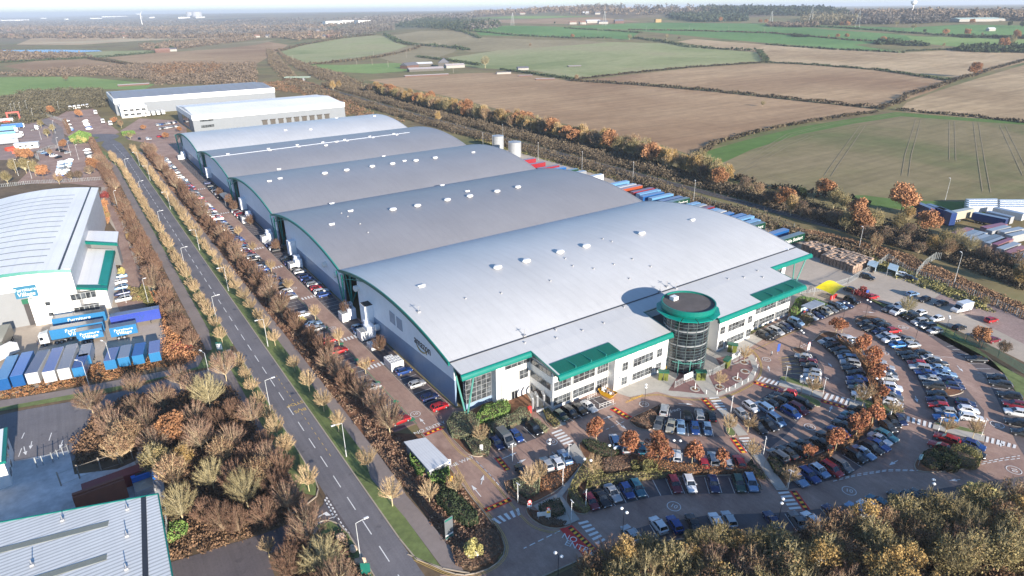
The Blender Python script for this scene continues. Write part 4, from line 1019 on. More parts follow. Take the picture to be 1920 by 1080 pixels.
b.prism([(P_[0][0] + .15, P_[0][1] + .2), (P_[0][0] - .05, P_[0][1]), (P_[3][0] - .05, 62), (P_[3][0] + .15, 62)], 8.5, 9.12); sb(b, 'eave', jadeM)
gz = 9.04
def strip(p, q, w, m, nm):
    a, c = np.array(g(*p, 9.05)), np.array(g(*q, 9.05)); d = (c - a) / np.hypot(*(c - a)); n = np.array([-d[1], d[0]]) * w / 2
    b = MB(); b.prism([tuple(a - n), tuple(c - n), tuple(c + n), tuple(a + n)], 9.01, 9.07); sb(b, nm, m)
strip((203, 981), (-40, 1042), 1.2, oliveS, 'rooflight'); strip((200, 1044), (-40, 1118), 1.2, oliveS, 'rooflight')
strip((269, 932), (273, 1085), .75, blackM, 'gutter')
for u, v in ((239, 955), (117, 976), (238, 1005), (237, 1067), (60, 1060)):
    x, y = g(u, v, 9.1); b = MB(); b.bar((x, y, 9), (x, y, 10.2), .07); b.box(x - .25, x + .25, y - .25, y + .25, 9.05, 9.4); sb(b, 'roof_cowl', greyM)
# gatehouse at the left edge
GH = thing('gatehouse', 'small white office with green roof edge, cut by the left edge above the builders yard', 'building', (-29, 138, 0))
c = g(25, 883); bx = c[0]
def gb(mb, n, m): o = mb.build(n, m, GH); o.location = (29, -138, 0); return o
b = MB(); b.box(bx - 8, bx, 134.5, 146.5, 0, 5.4); gb(b, 'walls', wallW)
b = MB(); b.box(bx - 8.5, bx + .45, 134, 147, 5.4, 5.9); gb(b, 'roof', jadeM); b = MB(); b.box(bx - 8.3, bx - .2, 134.3, 146.7, 5.9, 6.0); gb(b, 'roof_deck', roofW)
for y, z, s in ((136.2, 1.0, 1.8), (139.4, 3.2, 1.2), (142.6, 3.2, 1.2), (139.5, 1., 1.2)):
    b = MB(); b.box(bx + .01, bx + .1, y, y + s, z, z + 1.1); gb(b, 'window', glassM)

# distant white distribution sheds
wallF = mat('cladding_mid_grey', (.18, .195, .215), .6, 0, .04, .5)
def shed(name, label, x0, x1, y0, y1, h, roofm, fasc=2.6, wall=wallG, strips=0, lines=0, loc=None):
    wall = wall if wall is wallW else wallF
    t = thing(name, label, 'building', ((x0 + x1) / 2, y0, 0)); off = (-(x0 + x1) / 2, -y0, 0)
    def k(mb, n, m): o = mb.build(n, m, t); o.location = off; return o
    b = MB(); b.box(x0, x1, y0, y1, 0, h - fasc); k(b, 'walls', wall)
    b = MB(); b.box(x0 - .3, x1 + .3, y0 - .3, y1 + .3, h - fasc, h); k(b, 'fascia', wallW)
    b = MB(); ym = (y0 + y1) / 2; r = 2.2
    b.add([(x0 + 1, y0 + 1, h + .02), (x1 - 1, y0 + 1, h + .02), (x1 - 1, ym, h + r), (x0 + 1, ym, h + r), (x0 + 1, y1 - 1, h + .02), (x1 - 1, y1 - 1, h + .02)], [(0, 1, 2, 3), (3, 2, 5, 4), (0, 3, 4), (1, 5, 2)])
    k(b, 'roof', roofm)
    for s in range(strips):
        x = x0 + (x1 - x0) * (s + .7) / (strips + .4)
        b = MB(); b.add([(x, y0 + 9, h + r * 9 / (ym - y0) - .0), (x + 1.6, y0 + 9, h + r * 9 / (ym - y0)), (x + 1.6, ym - 3, h + r * .95), (x, ym - 3, h + r * .95)], [(0, 1, 2, 3)])
        for v_ in range(4): b.v[v_] = (b.v[v_][0], b.v[v_][1], b.v[v_][2] + .1)
        k(b, 'rooflight', skyl)
    return t, k
t, k = shed('distribution_shed', 'far white distribution shed with a row of dark rooflights, highest in the picture', 41, 178, 672, 742, 14, roofD, 4.2, strips=16)
text('FedEx', 4.2, mat('letter_purple', (.25, .15, .25), .5), t, (47 - 109.5, -.4, 11.8), (PI / 2, 0, 0), .05)
text('FedEx', 4.2, mat('letter_purple', (.25, .15, .25), .5), t, (165 - 109.5, -.4, 11.8), (PI / 2, 0, 0), .05)
t, k = shed('distribution_shed', 'white panelled shed with plain pale roof, directly behind the farthest arched bay', 79, 195, 531, 598, 13, roofW, 3.6)
b = MB()
for s in range(4): x = 98 + s * 24.; b.box(x, x + .5, 533, 596, 13.2, 15.3)
k(b, 'roof_seam', mat('seam', (.3, .3, .3), .6)) if 0 else None
for z in (8.0, 3.6):
    b = MB(); b.box(84, 93, 530.85, 530.98, z, z + 1.8); k(b, 'window', glassM)
b = MB(); b.box(78.85, 78.98, 548, 575, 2, 9); k(b, 'side_glazing', glassB)
for s in range(9):
    b = MB(); x = 128 + s * 6.2; b.box(x, x + 3.6, 530.4, 530.95, 1.2, 4.8); b.box(x - .4, x + 4., 529.6, 530.9, 4.8, 5.2); k(b, 'dock_door', mat('dock_brown', (.07, .06, .05), .7))
t, k = shed('office_block', 'two storey white office block in front of the far shed, with two rows of windows', 43, 63, 652, 668, 9, roofW, .8, wallW)
for z in (5.2, 1.6):
    for s in range(4): b = MB(); b.box(45 + s * 4.6, 48.4 + s * 4.6, 651.85, 651.98, z, z + 1.8); k(b, 'window', glassM)
for i, (x, y, r, h) in enumerate(((221.4, 322, 3.9, 8.8), (226.3, 348, 3.7, 8.2))):
    t = thing('water_tank', ['grey cylindrical tank with conical lid, the nearer of the pair behind the roofs', 'grey cylindrical tank, the farther of the pair behind the roofs'][i], 'tank', (x, y, 0), 0, 'tanks behind the warehouse')
    b = MB(); b.lathe((0, 0, 0), [(r, 0), (r, h)], 24); b.build('shell', mat('tank_grey', (.30, .31, .32), .6), t)
    b = MB(); b.lathe((0, 0, 0), [(r + .15, h), (.001, h + .8)], 24); b.build('lid', silvM, t)
    b = MB(); b.bar((-r - .3, 0, 0), (-r - .3, 0, h + 1), .12); b.bar((-r - .3, .5, 0), (-r - .3, .5, h + 1), .12); b.build('ladder', greyM, t)

# small rural and far buildings
def gabled(name, label, u, v, L, Wd, h, rh, ang, wm, rm, group=None, cat='building', z=None):
    x, y = G(u, v); z = T(x, y) if z is None else z
    t = thing(name, label, cat, (x, y, z - .2), math.radians(ang), group)
    b = MB(); b.box(-L / 2, L / 2, -Wd / 2, Wd / 2, 0, h); b.build('walls', wm, t)
    b = MB(); o_ = .4; b.add([(-L / 2 - o_, -Wd / 2 - o_, h), (L / 2 + o_, -Wd / 2 - o_, h), (L / 2 + o_, 0, h + rh), (-L / 2 - o_, 0, h + rh), (-L / 2 - o_, Wd / 2 + o_, h), (L / 2 + o_, Wd / 2 + o_, h)],
        [(0, 1, 2, 3), (3, 2, 5, 4), (0, 3, 4), (1, 5, 2), (0, 4, 5, 1)]); b.build('roof', rm, t); return t
bkM = mat('brick_red', (.13, .07, .055), .9, 0, .15, 1.); slateM = mat('slate_roof', (.12, .12, .14), .8, 0, .15, 1.); tinM = mat('tin_roof', (.55, .56, .58), .5, 0, .1, 1.)
creamW = mat('render_cream', (.32, .30, .27), .8, 0, .1, 1.); barnM = mat('barn_dark', (.10, .09, .08), .8, 0, .2, 1.); hayM = mat('straw', (.32, .22, .10), .95, 0, .2, .6); tileM = mat('roof_tile_red', (.22, .12, .09), .85, 0, .15, 1.)
FB = [
 ('farm_barn', 'dark barn with brick gable beside the ploughed field', 768, 128, 26, 15, 5, 4, 20, bkM, slateM),
 ('farm_barn', 'long low barn with bright tin roof behind the farmyard', 787, 124, 40, 12, 4, 2.4, -12, barnM, tinM),
 ('farm_barn', 'broad grey shed roof along the front of the farmyard', 798, 133, 52, 14, 3.6, 2.2, -12, barnM, mat('asbestos_roof', (.36, .32, .32), .9)),
 ('farm_barn', 'tall dark gabled barn at the right end of the farmyard', 832, 125, 18, 16, 7, 6, 60, barnM, slateM),
 ('farm_barn', 'open fronted grey shed right of the tall barn', 852, 127, 30, 12, 4, 2.5, -10, creamW, mat('asbestos_roof', (.36, .32, .32), .9)),
 ('stable_row', 'long white stable row along the field edge below the farm', 800, 142.5, 60, 4, 1.6, .8, -14, bkM, mat('asbestos_roof', (.36, .32, .32), .9)),
 ('farm_house', 'red roofed house at the left end of the hilltop farm', 1074, 45.5, 22, 12, 6, 4, -30, creamW, tileM),
 ('farm_house', 'red roofed house second from the left at the hilltop farm', 1092, 45.5, 20, 12, 6, 4, -20, creamW, tileM),
 ('farm_barn', 'pale metal barn in the middle of the hilltop farm', 1112, 43, 46, 18, 6, 4, -25, creamW, tinM),
 ('farm_barn', 'grey roofed barn at the right end of the hilltop farm', 1130, 44.5, 30, 18, 6, 4, -25, creamW, slateM),
 ('farm_house', 'brick farmhouse right of the hilltop barns', 1160, 43.5, 30, 14, 7, 5, -25, bkM, slateM),
 ('cottage', 'white cottage beneath the hilltop wood', 1098, 26.5, 26, 12, 6, 4, -25, creamW, tinM),
 ('cottage', 'white cottage right of another beneath the hilltop wood', 1120, 27, 22, 12, 6, 4, -25, creamW, slateM),
 ('cottage', 'pale house at the left edge of the hilltop wood', 980, 27, 24, 12, 6, 4, -40, creamW, tileM),
 ('cottage', 'white farmhouse on the skyline left of the wood', 925, 26, 30, 12, 6, 4, -40, creamW, tileM),
 ('haystack', 'large golden straw stack alone in the green fields', 1233, 42, 20, 12, 10, .4, -20, hayM, hayM),
 ('glasshouse', 'long pale green roofed shed among far trees on the right', 1835, 40, 120, 40, 6, 3, -35, creamW, mat('glasshouse_roof', (.5, .6, .52), .5)),
 ('farm_barn', 'small white barn in the far green fields at right', 1857, 58, 14, 10, 4, 3, -30, creamW, tinM),
 ('farm_house', 'farmhouse with dark tree in the middle of the left fields', 305, 98.5, 30, 12, 5, 4, 0, bkM, tileM),
 ('farm_barn', 'brown barn left of the farmhouse in the left fields', 316, 96.5, 34, 14, 5, 3, 0, creamW, slateM),
 ('farm_shed', 'low pale shed line in the green field left of the far sheds', 251, 160.5, 34, 4, 1.8, .8, -4, bkM, mat('asbestos_roof', (.36, .32, .32), .9)),
 ('field_caravan', 'pale parked trailers row in the pasture corner, upper', 1077, 125, 20, 5, 1.6, .6, -20, barnM, mat('asbestos_roof', (.36, .32, .32), .9)),
 ('field_caravan', 'dark roofed shed at the pasture corner by the hedge', 980, 131, 16, 9, 3, 2, -20, creamW, slateM),
 ('field_caravan', 'white trailers below the hedge at the plough edge', 1022, 149.5, 24, 3, 1.6, .5, -24, bkM, mat('asbestos_roof', (.36, .32, .32), .9)),
 ('field_caravan', 'white trailers left end below the hedge at the plough edge', 985, 143, 18, 3, 1.6, .5, -24, bkM, mat('asbestos_roof', (.36, .32, .32), .9)),
 ('field_caravan', 'grey trailer cluster at the left end of the plough', 944, 138.5, 20, 6, 2.6, .6, -20, creamW, slateM),
]
for r in FB: gabled(*r[:11], group=None)
# far towns and white sheds on the plain: each a house or shed
seen = 0
for i in range(46):
    u = random.uniform(0, 240) if i % 2 else random.uniform(480, 640); v = random.uniform(56, 72) if i % 2 else random.uniform(58, 72)
    side = 'left' if i % 2 else 'second'
    gabled('village_house', '', u, v, random.uniform(12, 22), 10, 5, 4, random.uniform(-40, 60), random.choice([creamW, bkM, creamW]), random.choice([tileM, slateM, tileM]), 'houses of the far villages')
    o = COL.objects[-1]
vh = [o for o in COL.objects if o.name.startswith('village_house')]
LABELS.pop('', None)
for part, sel in (('left far village', [o for o in vh if proj(*o.location)[0] < 360]), ('middle far village', [o for o in vh if proj(*o.location)[0] >= 360])):
    for i, o in enumerate(sorted(sel, key=lambda o: proj(*o.location)[0])): tag(o, 'small pitched roof house, %s from the left in the %s' % (nth(i + 1), part), 'house')
for i, (u, v, L) in enumerate([(28,39,330),(82,35,90),(215,32,420),(180,35.5,160),(345,34.5,120),(375,34,90),(628,45,110),(650,43.5,60),(680,44,60),(285,34,60),(125,37,60)]):
    x, y = G(u, v); t = thing('far_shed', 'tiny white shed on the hazy plain, %s by distance along the horizon row' % nth(i + 1), 'building', (x, y, T(x, y)), 0, 'white sheds on the far plain')
    t['label'] = 'tiny white shed on the hazy plain at left, %s of the scattered row' % nth(i + 1)
    b = MB(); b.box(-L / 2, L / 2, -25, 25, 0, 12); b.build('walls', wallW, t); b = MB(); b.box(-L / 2 - 1, L / 2 + 1, -26, 26, 12, 14); b.build('roof', wallW, t)
for i, (u, v) in enumerate(((359, 31), (370, 31))):
    x, y = G(u, v); t = thing('gasholder', ['hazy grey block on the horizon, left of the pair', 'hazy grey block on the horizon, right of the pair'][i], 'building', (x, y, T(x, y)), 0, 'hazy blocks on the horizon')
    b = MB(); b.lathe((0, 0, 0), [(60, 0), (60, 55)], 16); b.build('shell', mat('far_grey', (.4, .4, .42), .8), t); b = MB(); b.lathe((0, 0, 0), [(61, 55), (.01, 62)], 16); b.build('lid', mat('far_grey', (.4, .4, .42), .8), t)
x, y = G(1710, 22); t = thing('water_tower', 'small white water tower above the far woods at right', 'tower', (x, y, T(x, y)))
b = MB(); b.lathe((0, 0, 0), [(2, 0), (2, 22)], 10); b.build('stem', wallW, t); b = MB(); b.lathe((0, 0, 0), [(3, 22), (9, 26), (9, 34), (.1, 36)], 14); b.build('tank', wallW, t)
# wind turbine
x, y = G(267, 47.5); t = thing('wind_turbine', 'white wind turbine with three blades standing on the far plain', 'wind turbine', (x, y, 0))
hh = 0
for h_ in range(20, 260, 2):
    if proj(x, y, h_)[1] < 27.5: hh = h_; break
S_ = hh
b = MB(); b.bar((0, 0, 0), (0, 0, S_), S_ * .035, n=10, r2=S_ * .02); b.build('tower', whiteM, t)
b = MB(); b.box(-S_ * .03, S_ * .03, -S_ * .08, S_ * .05, S_ * .98, S_ * 1.03); b.build('nacelle', whiteM, t)
for k in range(3):
    a = math.radians(35 + 120 * k); b = MB(); b.add([(0, 0, 0), (S_ * .03, 0, S_ * .08), (S_ * .008, 0, S_ * .42), (-S_ * .012, 0, S_ * .08), (0, -S_ * .015, S_ * .06)], [(0, 1, 2), (0, 2, 3), (1, 4, 2), (3, 2, 4), (0, 4, 1), (0, 3, 4)])
    o = b.build('blade', whiteM, t); o.location = (0, -S_ * .085, S_); o.rotation_euler = (0, a, 0)
# rail overbridge
x0, y0 = G(535, 152); x1, y1 = G(582, 151.5)
t = thing('road_bridge', 'low pale green bridge over the railway beyond the white sheds', 'bridge', ((x0 + x1) / 2, (y0 + y1) / 2, 0), math.atan2(y1 - y0, x1 - x0)); L = math.hypot(x1 - x0, y1 - y0)
b = MB(); b.box(-L / 2, L / 2, -3, 3, 4, 4.5); b.build('deck', greyM, t); b = MB(); b.box(-L / 2, L / 2, -3.2, -3, 4, 5.4); b.box(-L / 2, L / 2, 3, 3.2, 4, 5.4); b.build('parapet', mat('pale_green', (.20, .25, .21), .7), t)
for s in (-L / 4, L / 4): b = MB(); b.box(s - .8, s + .8, -2.6, 2.6, 0, 4); b.build('pier', greyM, t)
# ---------------------------------------------------------------- vehicles
tyreM = mat('tyre_rubber', (.02, .02, .02), .9, 0, .1, 3.); rimM = mat('wheel_rim', (.45, .45, .47), .35, .5, .05, 3.)
carG = glass_mat('car_glass', (.012, .016, .022), .06); lampM = mat('headlamp_glass', (.75, .76, .78), .15, 0, .03, 3.); tailM = mat('tail_lamp', (.45, .02, .02), .3, 0, .05, 3.)
trimM = mat('dark_trim', (.03, .03, .032), .7, 0, .1, 3.)
paint = paint_mat()
def car_meshes(L, Wd, H, nose, ws0, ws1, rr1, rr0, belt, hood, tail, van=False):
    """nose..tail stations along x (front is +x). ws0 base of windscreen, ws1 top; rr1 top of rear screen, rr0 base"""
    h = L / 2; w = Wd / 2
    st = [(h, .42, hood - .22, .80), (h - .12, .30, hood - .08, .92), (nose, .22, hood, .98), (ws0, .2, belt, 1.), (0, .2, belt + .01, 1.), (rr0, .2, belt + .02, 1.), (-h + .28, .22, tail, .98), (-h + .06, .3, tail - .04, .93), (-h, .42, tail - .14, .86)]
    b = MB(); vs = []
    for x, zb, zt, k in st:
        vs += [(x, -w * k * .94, zb), (x, -w * k, zb + .22), (x, -w * k * .99, (zb + zt) / 2 + .1), (x, -w * k * .90, zt), (x, 0, zt + .05), (x, w * k * .90, zt), (x, w * k * .99, (zb + zt) / 2 + .1), (x, w * k, zb + .22), (x, w * k * .94, zb)]
    n = 9; fs = []
    for j in range(len(st) - 1):
        for q in range(n - 1): fs.append((j * n + q, j * n + q + 1, (j + 1) * n + q + 1, (j + 1) * n + q))
        fs.append((j * n + n - 1, j * n, (j + 1) * n, (j + 1) * n + n - 1))
    fs.append(tuple(range(n - 1, -1, -1))); fs.append(tuple((len(st) - 1) * n + q for q in range(n)))
    fs = [tuple(reversed(f)) for f in fs]
    b.add(vs, fs)
    # roof skin and pillars
    wr = w * .76; wb_ = w * .88
    b.add([(ws1, -wr, H - .02), (ws1 - .25, -wr, H + .0), (rr1, -wr, H - .01), (ws1, wr, H - .02), (ws1 - .25, wr, H), (rr1, wr, H - .01), (ws1 - .1, 0, H + .04), (rr1 + .1, 0, H + .03),
           (ws1, -wr, H - .08), (ws1, wr, H - .08), (rr1, -wr, H - .08), (rr1, wr, H - .08)],
          [(0, 1, 6), (1, 2, 7, 6), (6, 4, 3), (6, 7, 5, 4), (0, 6, 3), (2, 5, 7), (0, 3, 9, 8), (2, 10, 11, 5), (0, 8, 10, 2, 1), (3, 4, 5, 11, 9)])
    for sy in (-1, 1):
        b.bar((ws0, sy * wb_, belt), (ws1, sy * (wr + .01), H - .04), .045); b.bar((rr0, sy * wb_, belt), (rr1, sy * (wr + .01), H - .04), .075 if not van else .12)
        xm = (ws1 + rr1) / 2; b.bar((xm, sy * (wb_ + .01), belt), (xm, sy * (wr + .015), H - .05), .04)
        b.box(ws0 - .45, ws0 - .25, sy * w * 1.0 - (.16 if sy < 0 else 0), sy * w * 1.0 + (.16 if sy > 0 else 0), belt, belt + .14)
    body = b.mesh('body', [paint])
    b = MB(); b.add([(ws0, -wb_, belt - .02), (ws0, wb_, belt - .02), (rr0, wb_, belt - .02), (rr0, -wb_, belt - .02), (ws1, -wr, H - .05), (ws1, wr, H - .05), (rr1, wr, H - .05), (rr1, -wr, H - .05)],
          [(0, 1, 5, 4), (1, 2, 6, 5), (2, 3, 7, 6), (3, 0, 4, 7)])
    glass = b.mesh('windows', [carG])
    b = MB(); b.box(h - .1, h - .0, w * .50, w * .84, hood - .30, hood - .14); lamp = b.mesh('headlight', [lampM])
    b = MB(); b.box(-h - .0, -h + .12, w * .58, w * .86, tail - .32, tail - .08); tl = b.mesh('tail_light', [tailM])
    return dict(body=body, glass=glass, lamp=lamp, tail=tl, h=h, w=w)
b = MB(); b.bar((0, -.11, 0), (0, .11, 0), .33, 0, 12); b.bar((0, -.115, 0), (0, .115, 0), .19, 1, 8); wheelMe = b.mesh('wheel', [tyreM, rimM])
KIN = {
 'hatchback': car_meshes(4.1, 1.76, 1.47, 1.35, .95, .25, -1.45, -1.85, .92, .86, .98),
 'saloon': car_meshes(4.65, 1.80, 1.43, 1.55, .95, .2, -.95, -1.55, .92, .84, .98),
 'estate': car_meshes(4.7, 1.80, 1.48, 1.6, 1.0, .3, -1.75, -2.15, .94, .86, 1.0),
 'off-roader': car_meshes(4.6, 1.86, 1.72, 1.6, 1.05, .5, -1.85, -2.1, 1.08, 1.02, 1.12),
 'people carrier': car_meshes(4.5, 1.84, 1.66, 1.75, 1.3, .55, -1.85, -2.1, 1.0, .92, 1.1),
}
WORDS = {'hatchback': 'hatchback', 'saloon': 'saloon', 'estate': 'estate car', 'off-roader': 'off-road car', 'people carrier': 'people carrier'}
CC = {'black': (.010, .011, .014), 'dark grey': (.035, .037, .04), 'grey': (.13, .135, .14), 'silver': (.42, .43, .44), 'white': (.78, .78, .78), 'red': (.42, .015, .02), 'maroon': (.16, .01, .022),
      'blue': (.014, .055, .22), 'dark blue': (.010, .022, .085), 'light blue': (.20, .32, .48), 'teal': (.03, .13, .18), 'green': (.02, .07, .05), 'bright blue': (.025, .16, .45), 'beige': (.45, .42, .34), 'orange': (.6, .2, .03)}
ABB = dict(k='black', d='dark grey', g='grey', s='silver', w='white', r='red', m='maroon', b='blue', n='dark blue', l='light blue', t='teal', e='green', B='bright blue', y='beige')
TY = dict(h='hatchback', s='saloon', e='estate', o='off-roader', p='people carrier')
ncar = 0; FARCARS = []
def car(x, y, ang, colour, kind, label, group, z=.07, parts=True):
    global ncar; ncar += 1
    K = KIN[kind]; c = CC[colour]; j = random.uniform(.9, 1.1); c = tuple(min(.85, q * j) for q in c)
    if ncar > 296 and not parts:
        FARCARS.append((x, y, z, ang, colour, kind)); return None
    t = thing('parked_car', label, 'car', (x, y, z), ang, group)
    put('body', K['body'], t, color=c); put('windows', K['glass'], t)
    if parts:
        for sx in (K['h'] - .82, -K['h'] + .80):
            for sy in (-1, 1): put('wheel', wheelMe, t, (sx, sy * (K['w'] - .11), .33))
        for nm, me in (('headlight', K['lamp']), ('tail_light', K['tail'])):
            put(nm, me, t); o = put(nm, me, t); o.scale = (1, -1, 1)
    return t
# parking headings sampled from bay lines
HS = [((1131.8,919.8),(1153.9,949)),((1199,904),(1216.7,933.4)),((1247.8,897.8),(1260.7,927.6)),((1345,896.5),(1353.4,925)),((1366.4,896.5),(1377.4,925.6)),((1579.4,854),(1615.7,876.6)),((1794,665),(1823.7,664.5)),((1814.6,682.7),(1845.7,682.7)),
 ((1278.9,849.8),(1280,869)),((1323.6,855),(1328,874.4)),((1257,768.7),(1254.3,783)),((1247.9,789.4),(1242,810)),((1288.7,794.6),(1290.6,818)),((1309.4,796),(1314.6,819)),((1062.8,781),(1075.7,791)),((981.7,801),(1003.7,821.7)),((1464.8,772.8),(1493.3,789.6)),((1459,733),(1489,741)),
 ((1442.8,780),(1467.4,799.4)),((1590,711),(1626,713.7)),((1597.5,737.5),(1632.5,745)),((1534,641),(1566,636.5)),((1608,610),(1633.7,605.5)),((1725,707.5),(1762.5,712.5)),((1752,780),(1794,785)),((1655,583),(1676,577.5)),((1737.5,622.5),(1768.8,618.8)),((1812.5,671),(1850,675)),((1856,716),(1897.5,723.8)),
 ((1597.6,835.7),(1640.4,860.4)),((1631.3,812.4),(1668.9,831.8)),((1677,788),(1692,803)),((1527,824),(1553,841)),((1444,843.5),(1472.6,863)),((1505.7,961),(1535.5,988)),((1471.4,964),(1494,996.6)),((1190,991),(1206,1010)),((1332.5,965),(1346,990)),((1595,946),(1625,965)),
 ((1755,813.7),(1797.8,829.3)),((1491,667.5),(1523.8,675)),((1501,712.5),(1537.5,718.8)),((1418,621.6),(1448,637)),((1505,588),(1529.6,602)),((1745,600),(1767.5,595)),((1680,640),(1700,637)),((1650,668),(1675,672))]
HSW = []
for p, q in HS:
    a, c = np.array(g(*p, .1)), np.array(g(*q, .1)); d = c - a; HSW.append(((a + c) / 2, math.atan2(d[1], d[0])))
def heading(x, y):
    s = np.zeros(2); 
    for c, a in HSW:
        w_ = 1. / (((x - c[0]) ** 2 + (y - c[1]) ** 2) ** 1.5 + .5); s += w_ * np.array([math.cos(2 * a), math.sin(2 * a)])
    return math.atan2(s[1], s[0]) / 2
def nose_dir(a, px):
    """turn a heading so the nose points to the picture direction px"""
    x, y = math.cos(a), math.sin(a); o = np.array(g(1400, 800)); q0 = np.array(proj(*o)); q1 = np.array(proj(o[0] + x, o[1] + y)); d = q1 - q0
    return a if d @ np.array(px) > 0 else a + PI
def tile(ox, oy, s, L): return [(ox + x / s, oy + y / s, c) for x, y, c in L]
S1 = 7.715
ROWS = []   # (row words, nose direction in picture, cars[(u,v,code)])
ROWS.append(('row under the east office windows', (1, .5), tile(1400, 540, S1, [(255,690,'ko'),(335,645,'dh'),(425,625,'sp'),(510,590,'ds'),(570,560,'nh'),(670,532,'ke'),(715,490,'lp')])))
ROWS.append(('row by the smoking shelter', (1, .5), tile(1400, 540, S1, [(915,412,'ss'),(1005,388,'ns'),(1070,355,'ks'),(1130,328,'yp'),(1215,308,'gh'),(1275,270,'dp'),(1350,258,'lh'),(1425,235,'ns')]) + [(1597, 563.5, 'ko')]))
C4 = lambda L: tile(1440, 540, 4., L)
ROWS.append(('row left of the orange crescent', (-1, .1), C4([(440,397,'ss'),(480,428,'kh'),(530,463,'ke'),(562,492,'dh'),(596,524,'lp'),(615,562,'so'),(628,603,'ds'),(660,637,'kh'),(670,680,'bs'),(655,714,'nh'),(672,752,'gh'),(700,800,'wh')])))
ROWS.append(('row right of the orange crescent', (1, .1), C4([(572,366,'sh'),(622,384,'wh'),(668,422,'wh'),(775,515,'ss'),(822,550,'sh'),(872,590,'ss'),(880,618,'nh'),(900,640,'dh'),(905,666,'sh'),(925,744,'wo'),(922,776,'bh'),(928,810,'gs'),(938,860,'wh')])))
ROWS.append(('inner line of the double row', (-1, .1), C4([(722,267,'dh'),(767,300,'ks'),(837,324,'nh'),(875,357,'ss'),(920,390,'wo'),(970,426,'Bh'),(1045,494,'ks'),(1075,526,'kh'),(1115,562,'rh'),(1137,598,'so'),(1180,635,'bs'),(1215,677,'ss'),(1247,728,'de'),(1268,795,'kh'),(1262,840,'nh'),(1278,880,'rh'),(1332,922,'sh'),(1330,972,'Be')])))
ROWS.append(('outer line of the double row', (1, .1), C4([(830,250,'dh'),(870,280,'kh'),(942,316,'rh'),(1037,381,'gs'),(1083,425,'sh'),(1165,488,'dh'),(1222,527,'ss'),(1275,560,'ds'),(1283,600,'ls'),(1335,642,'ls'),(1365,688,'ns'),(1400,733,'nh'),(1480,860,'nh'),(1503,912,'wh'),(1525,968,'we')])))
ROWS.append(('outermost row along the mesh fence', (-1, .1), C4([(903,157,'gh'),(970,132,'sh'),(1075,216,'ko'),(1135,253,'so'),(1197,286,'gp'),(1252,320,'sh'),(1565,532,'ks'),(1717,672,'kh'),(1747,718,'de'),(1815,804,'ke'),(1852,870,'me'),(1866,930,'we'),(1875,1008,'ks'),(1912,1085,'dh')])))
ROWS.append(('block by the accessible bay', (-1, .1), C4([(265,515,'sh'),(302,551,'mh'),(312,584,'dh'),(335,628,'sh'),(330,663,'sh'),(318,702,'so')])))
ROWS.append(('upper half of the middle block', (-1, -.4), tile(1400, 660, S1, [(590,582,'rh'),(545,645,'ke'),(450,692,'ke'),(340,738,'kh'),(250,795,'lp')])))
ROWS.append(('lower half of the middle block', (1, .5), tile(1400, 660, S1, [(820,742,'ko'),(750,820,'mp'),(640,870,'bp'),(430,982,'lp'),(320,1045,'ks'),(175,1095,'kh')]) + [(1391,776,'sh'), (1408, 762, 'wh')]))
ROWS.append(('rear row facing the round plaza', (-.1, -1), tile(1220, 700, S1, [(195,530,'sp'),(530,610,'kh'),(705,608,'so'),(875,615,'kh')])))
ROWS.append(('front row facing the round plaza', (0, 1), tile(1220, 700, S1, [(115,720,'gs'),(290,757,'ys'),(435,770,'ls'),(640,790,'bh'),(820,800,'lh')])))
ROWS.append(('row under the west office windows', (1, .7), tile(1020, 720, S1, [(245,452,'eh'),(378,408,'dp'),(515,365,'kh'),(650,322,'ws')])))
ROWS.append(('upper row by the round hedges', (1, .7), tile(900, 740, S1, [(245,700,'nh'),(525,590,'bh'),(785,490,'ko')])))
ROWS.append(('lower row by the bare trees', (-1, -.5), tile(900, 740, S1, [(965,995,'sh'),(1115,970,'wh'),(1230,895,'ls')]) + [(978, 882, 'kh')]))
C7 = lambda L: tile(960, 810, 4., L)
ROWS.append(('row above the long orange hedge', (0, -1), C7([(772,68,'lp'),(848,112,'sh'),(970,122,'th'),(1237,182,'wh'),(1437,225,'rh'),(1508,208,'so'),(1612,232,'sh'),(1706,222,'rh')])))
ROWS.append(('row below the long orange hedge', (.5, 1), C7([(592,520,'mh'),(675,495,'ks'),(757,455,'ss'),(862,437,'bh'),(942,417,'te'),(1220,388,'me'),(1335,385,'we'),(1512,387,'ns'),(1702,382,'ee'),(1792,380,'lp')])))
C8 = lambda L: tile(1440, 810, 4., L)
ROWS.append(('lower row round the south island', (1, .8), C8([(222,345,'ls'),(308,320,'be'),(387,288,'lh'),(477,278,'rp'),(548,247,'gp'),(650,178,'ko'),(718,153,'ls'),(778,115,'ke'),(828,92,'bs'),(840,52,'ws'),(886,25,'te')]) + [(1665,799,'dh'), (1674,791,'kh'), (1686,798-12,'nh')]))
ROWS.append(('upper row round the south island', (-1, -.8), tile(1400, 780, S1, [(455,572,'gp'),(590,525,'ds'),(755,490,'ke'),(850,420,'kh'),(1075,402,'ko'),(1165,300,'ds'),(1330,225,'bs'),(1400,128,'ds'),(1455,60,'nh')]) + tile(1560, 660, S1, [(290,935,'tp'),(390,855,'ko')])))
ROWS.append(('row under the bottom trees', (-.7, -1), tile(1380, 900, S1, [(530,585,'ns'),(900,585,'gs'),(1095,572,'wh'),(1430,475,'ns')]) + C7([(890,762,'sh'),(1100,695,'wh'),(1222,690,'bh'),(1362,685,'ks'),(1533,668,'wh'),(1628,655,'sh')]) + C8([(680,587,'ls'),(758,562,'wh'),(825,525,'th'),(1000,498,'ds'),(1090,488,'kh'),(1150,478,'dh')])))
ROWS.append(('corner island by the far crossing', (-1, -.4), tile(1720, 780, S1, [(430,322,'re'),(345,440,'rs')])))
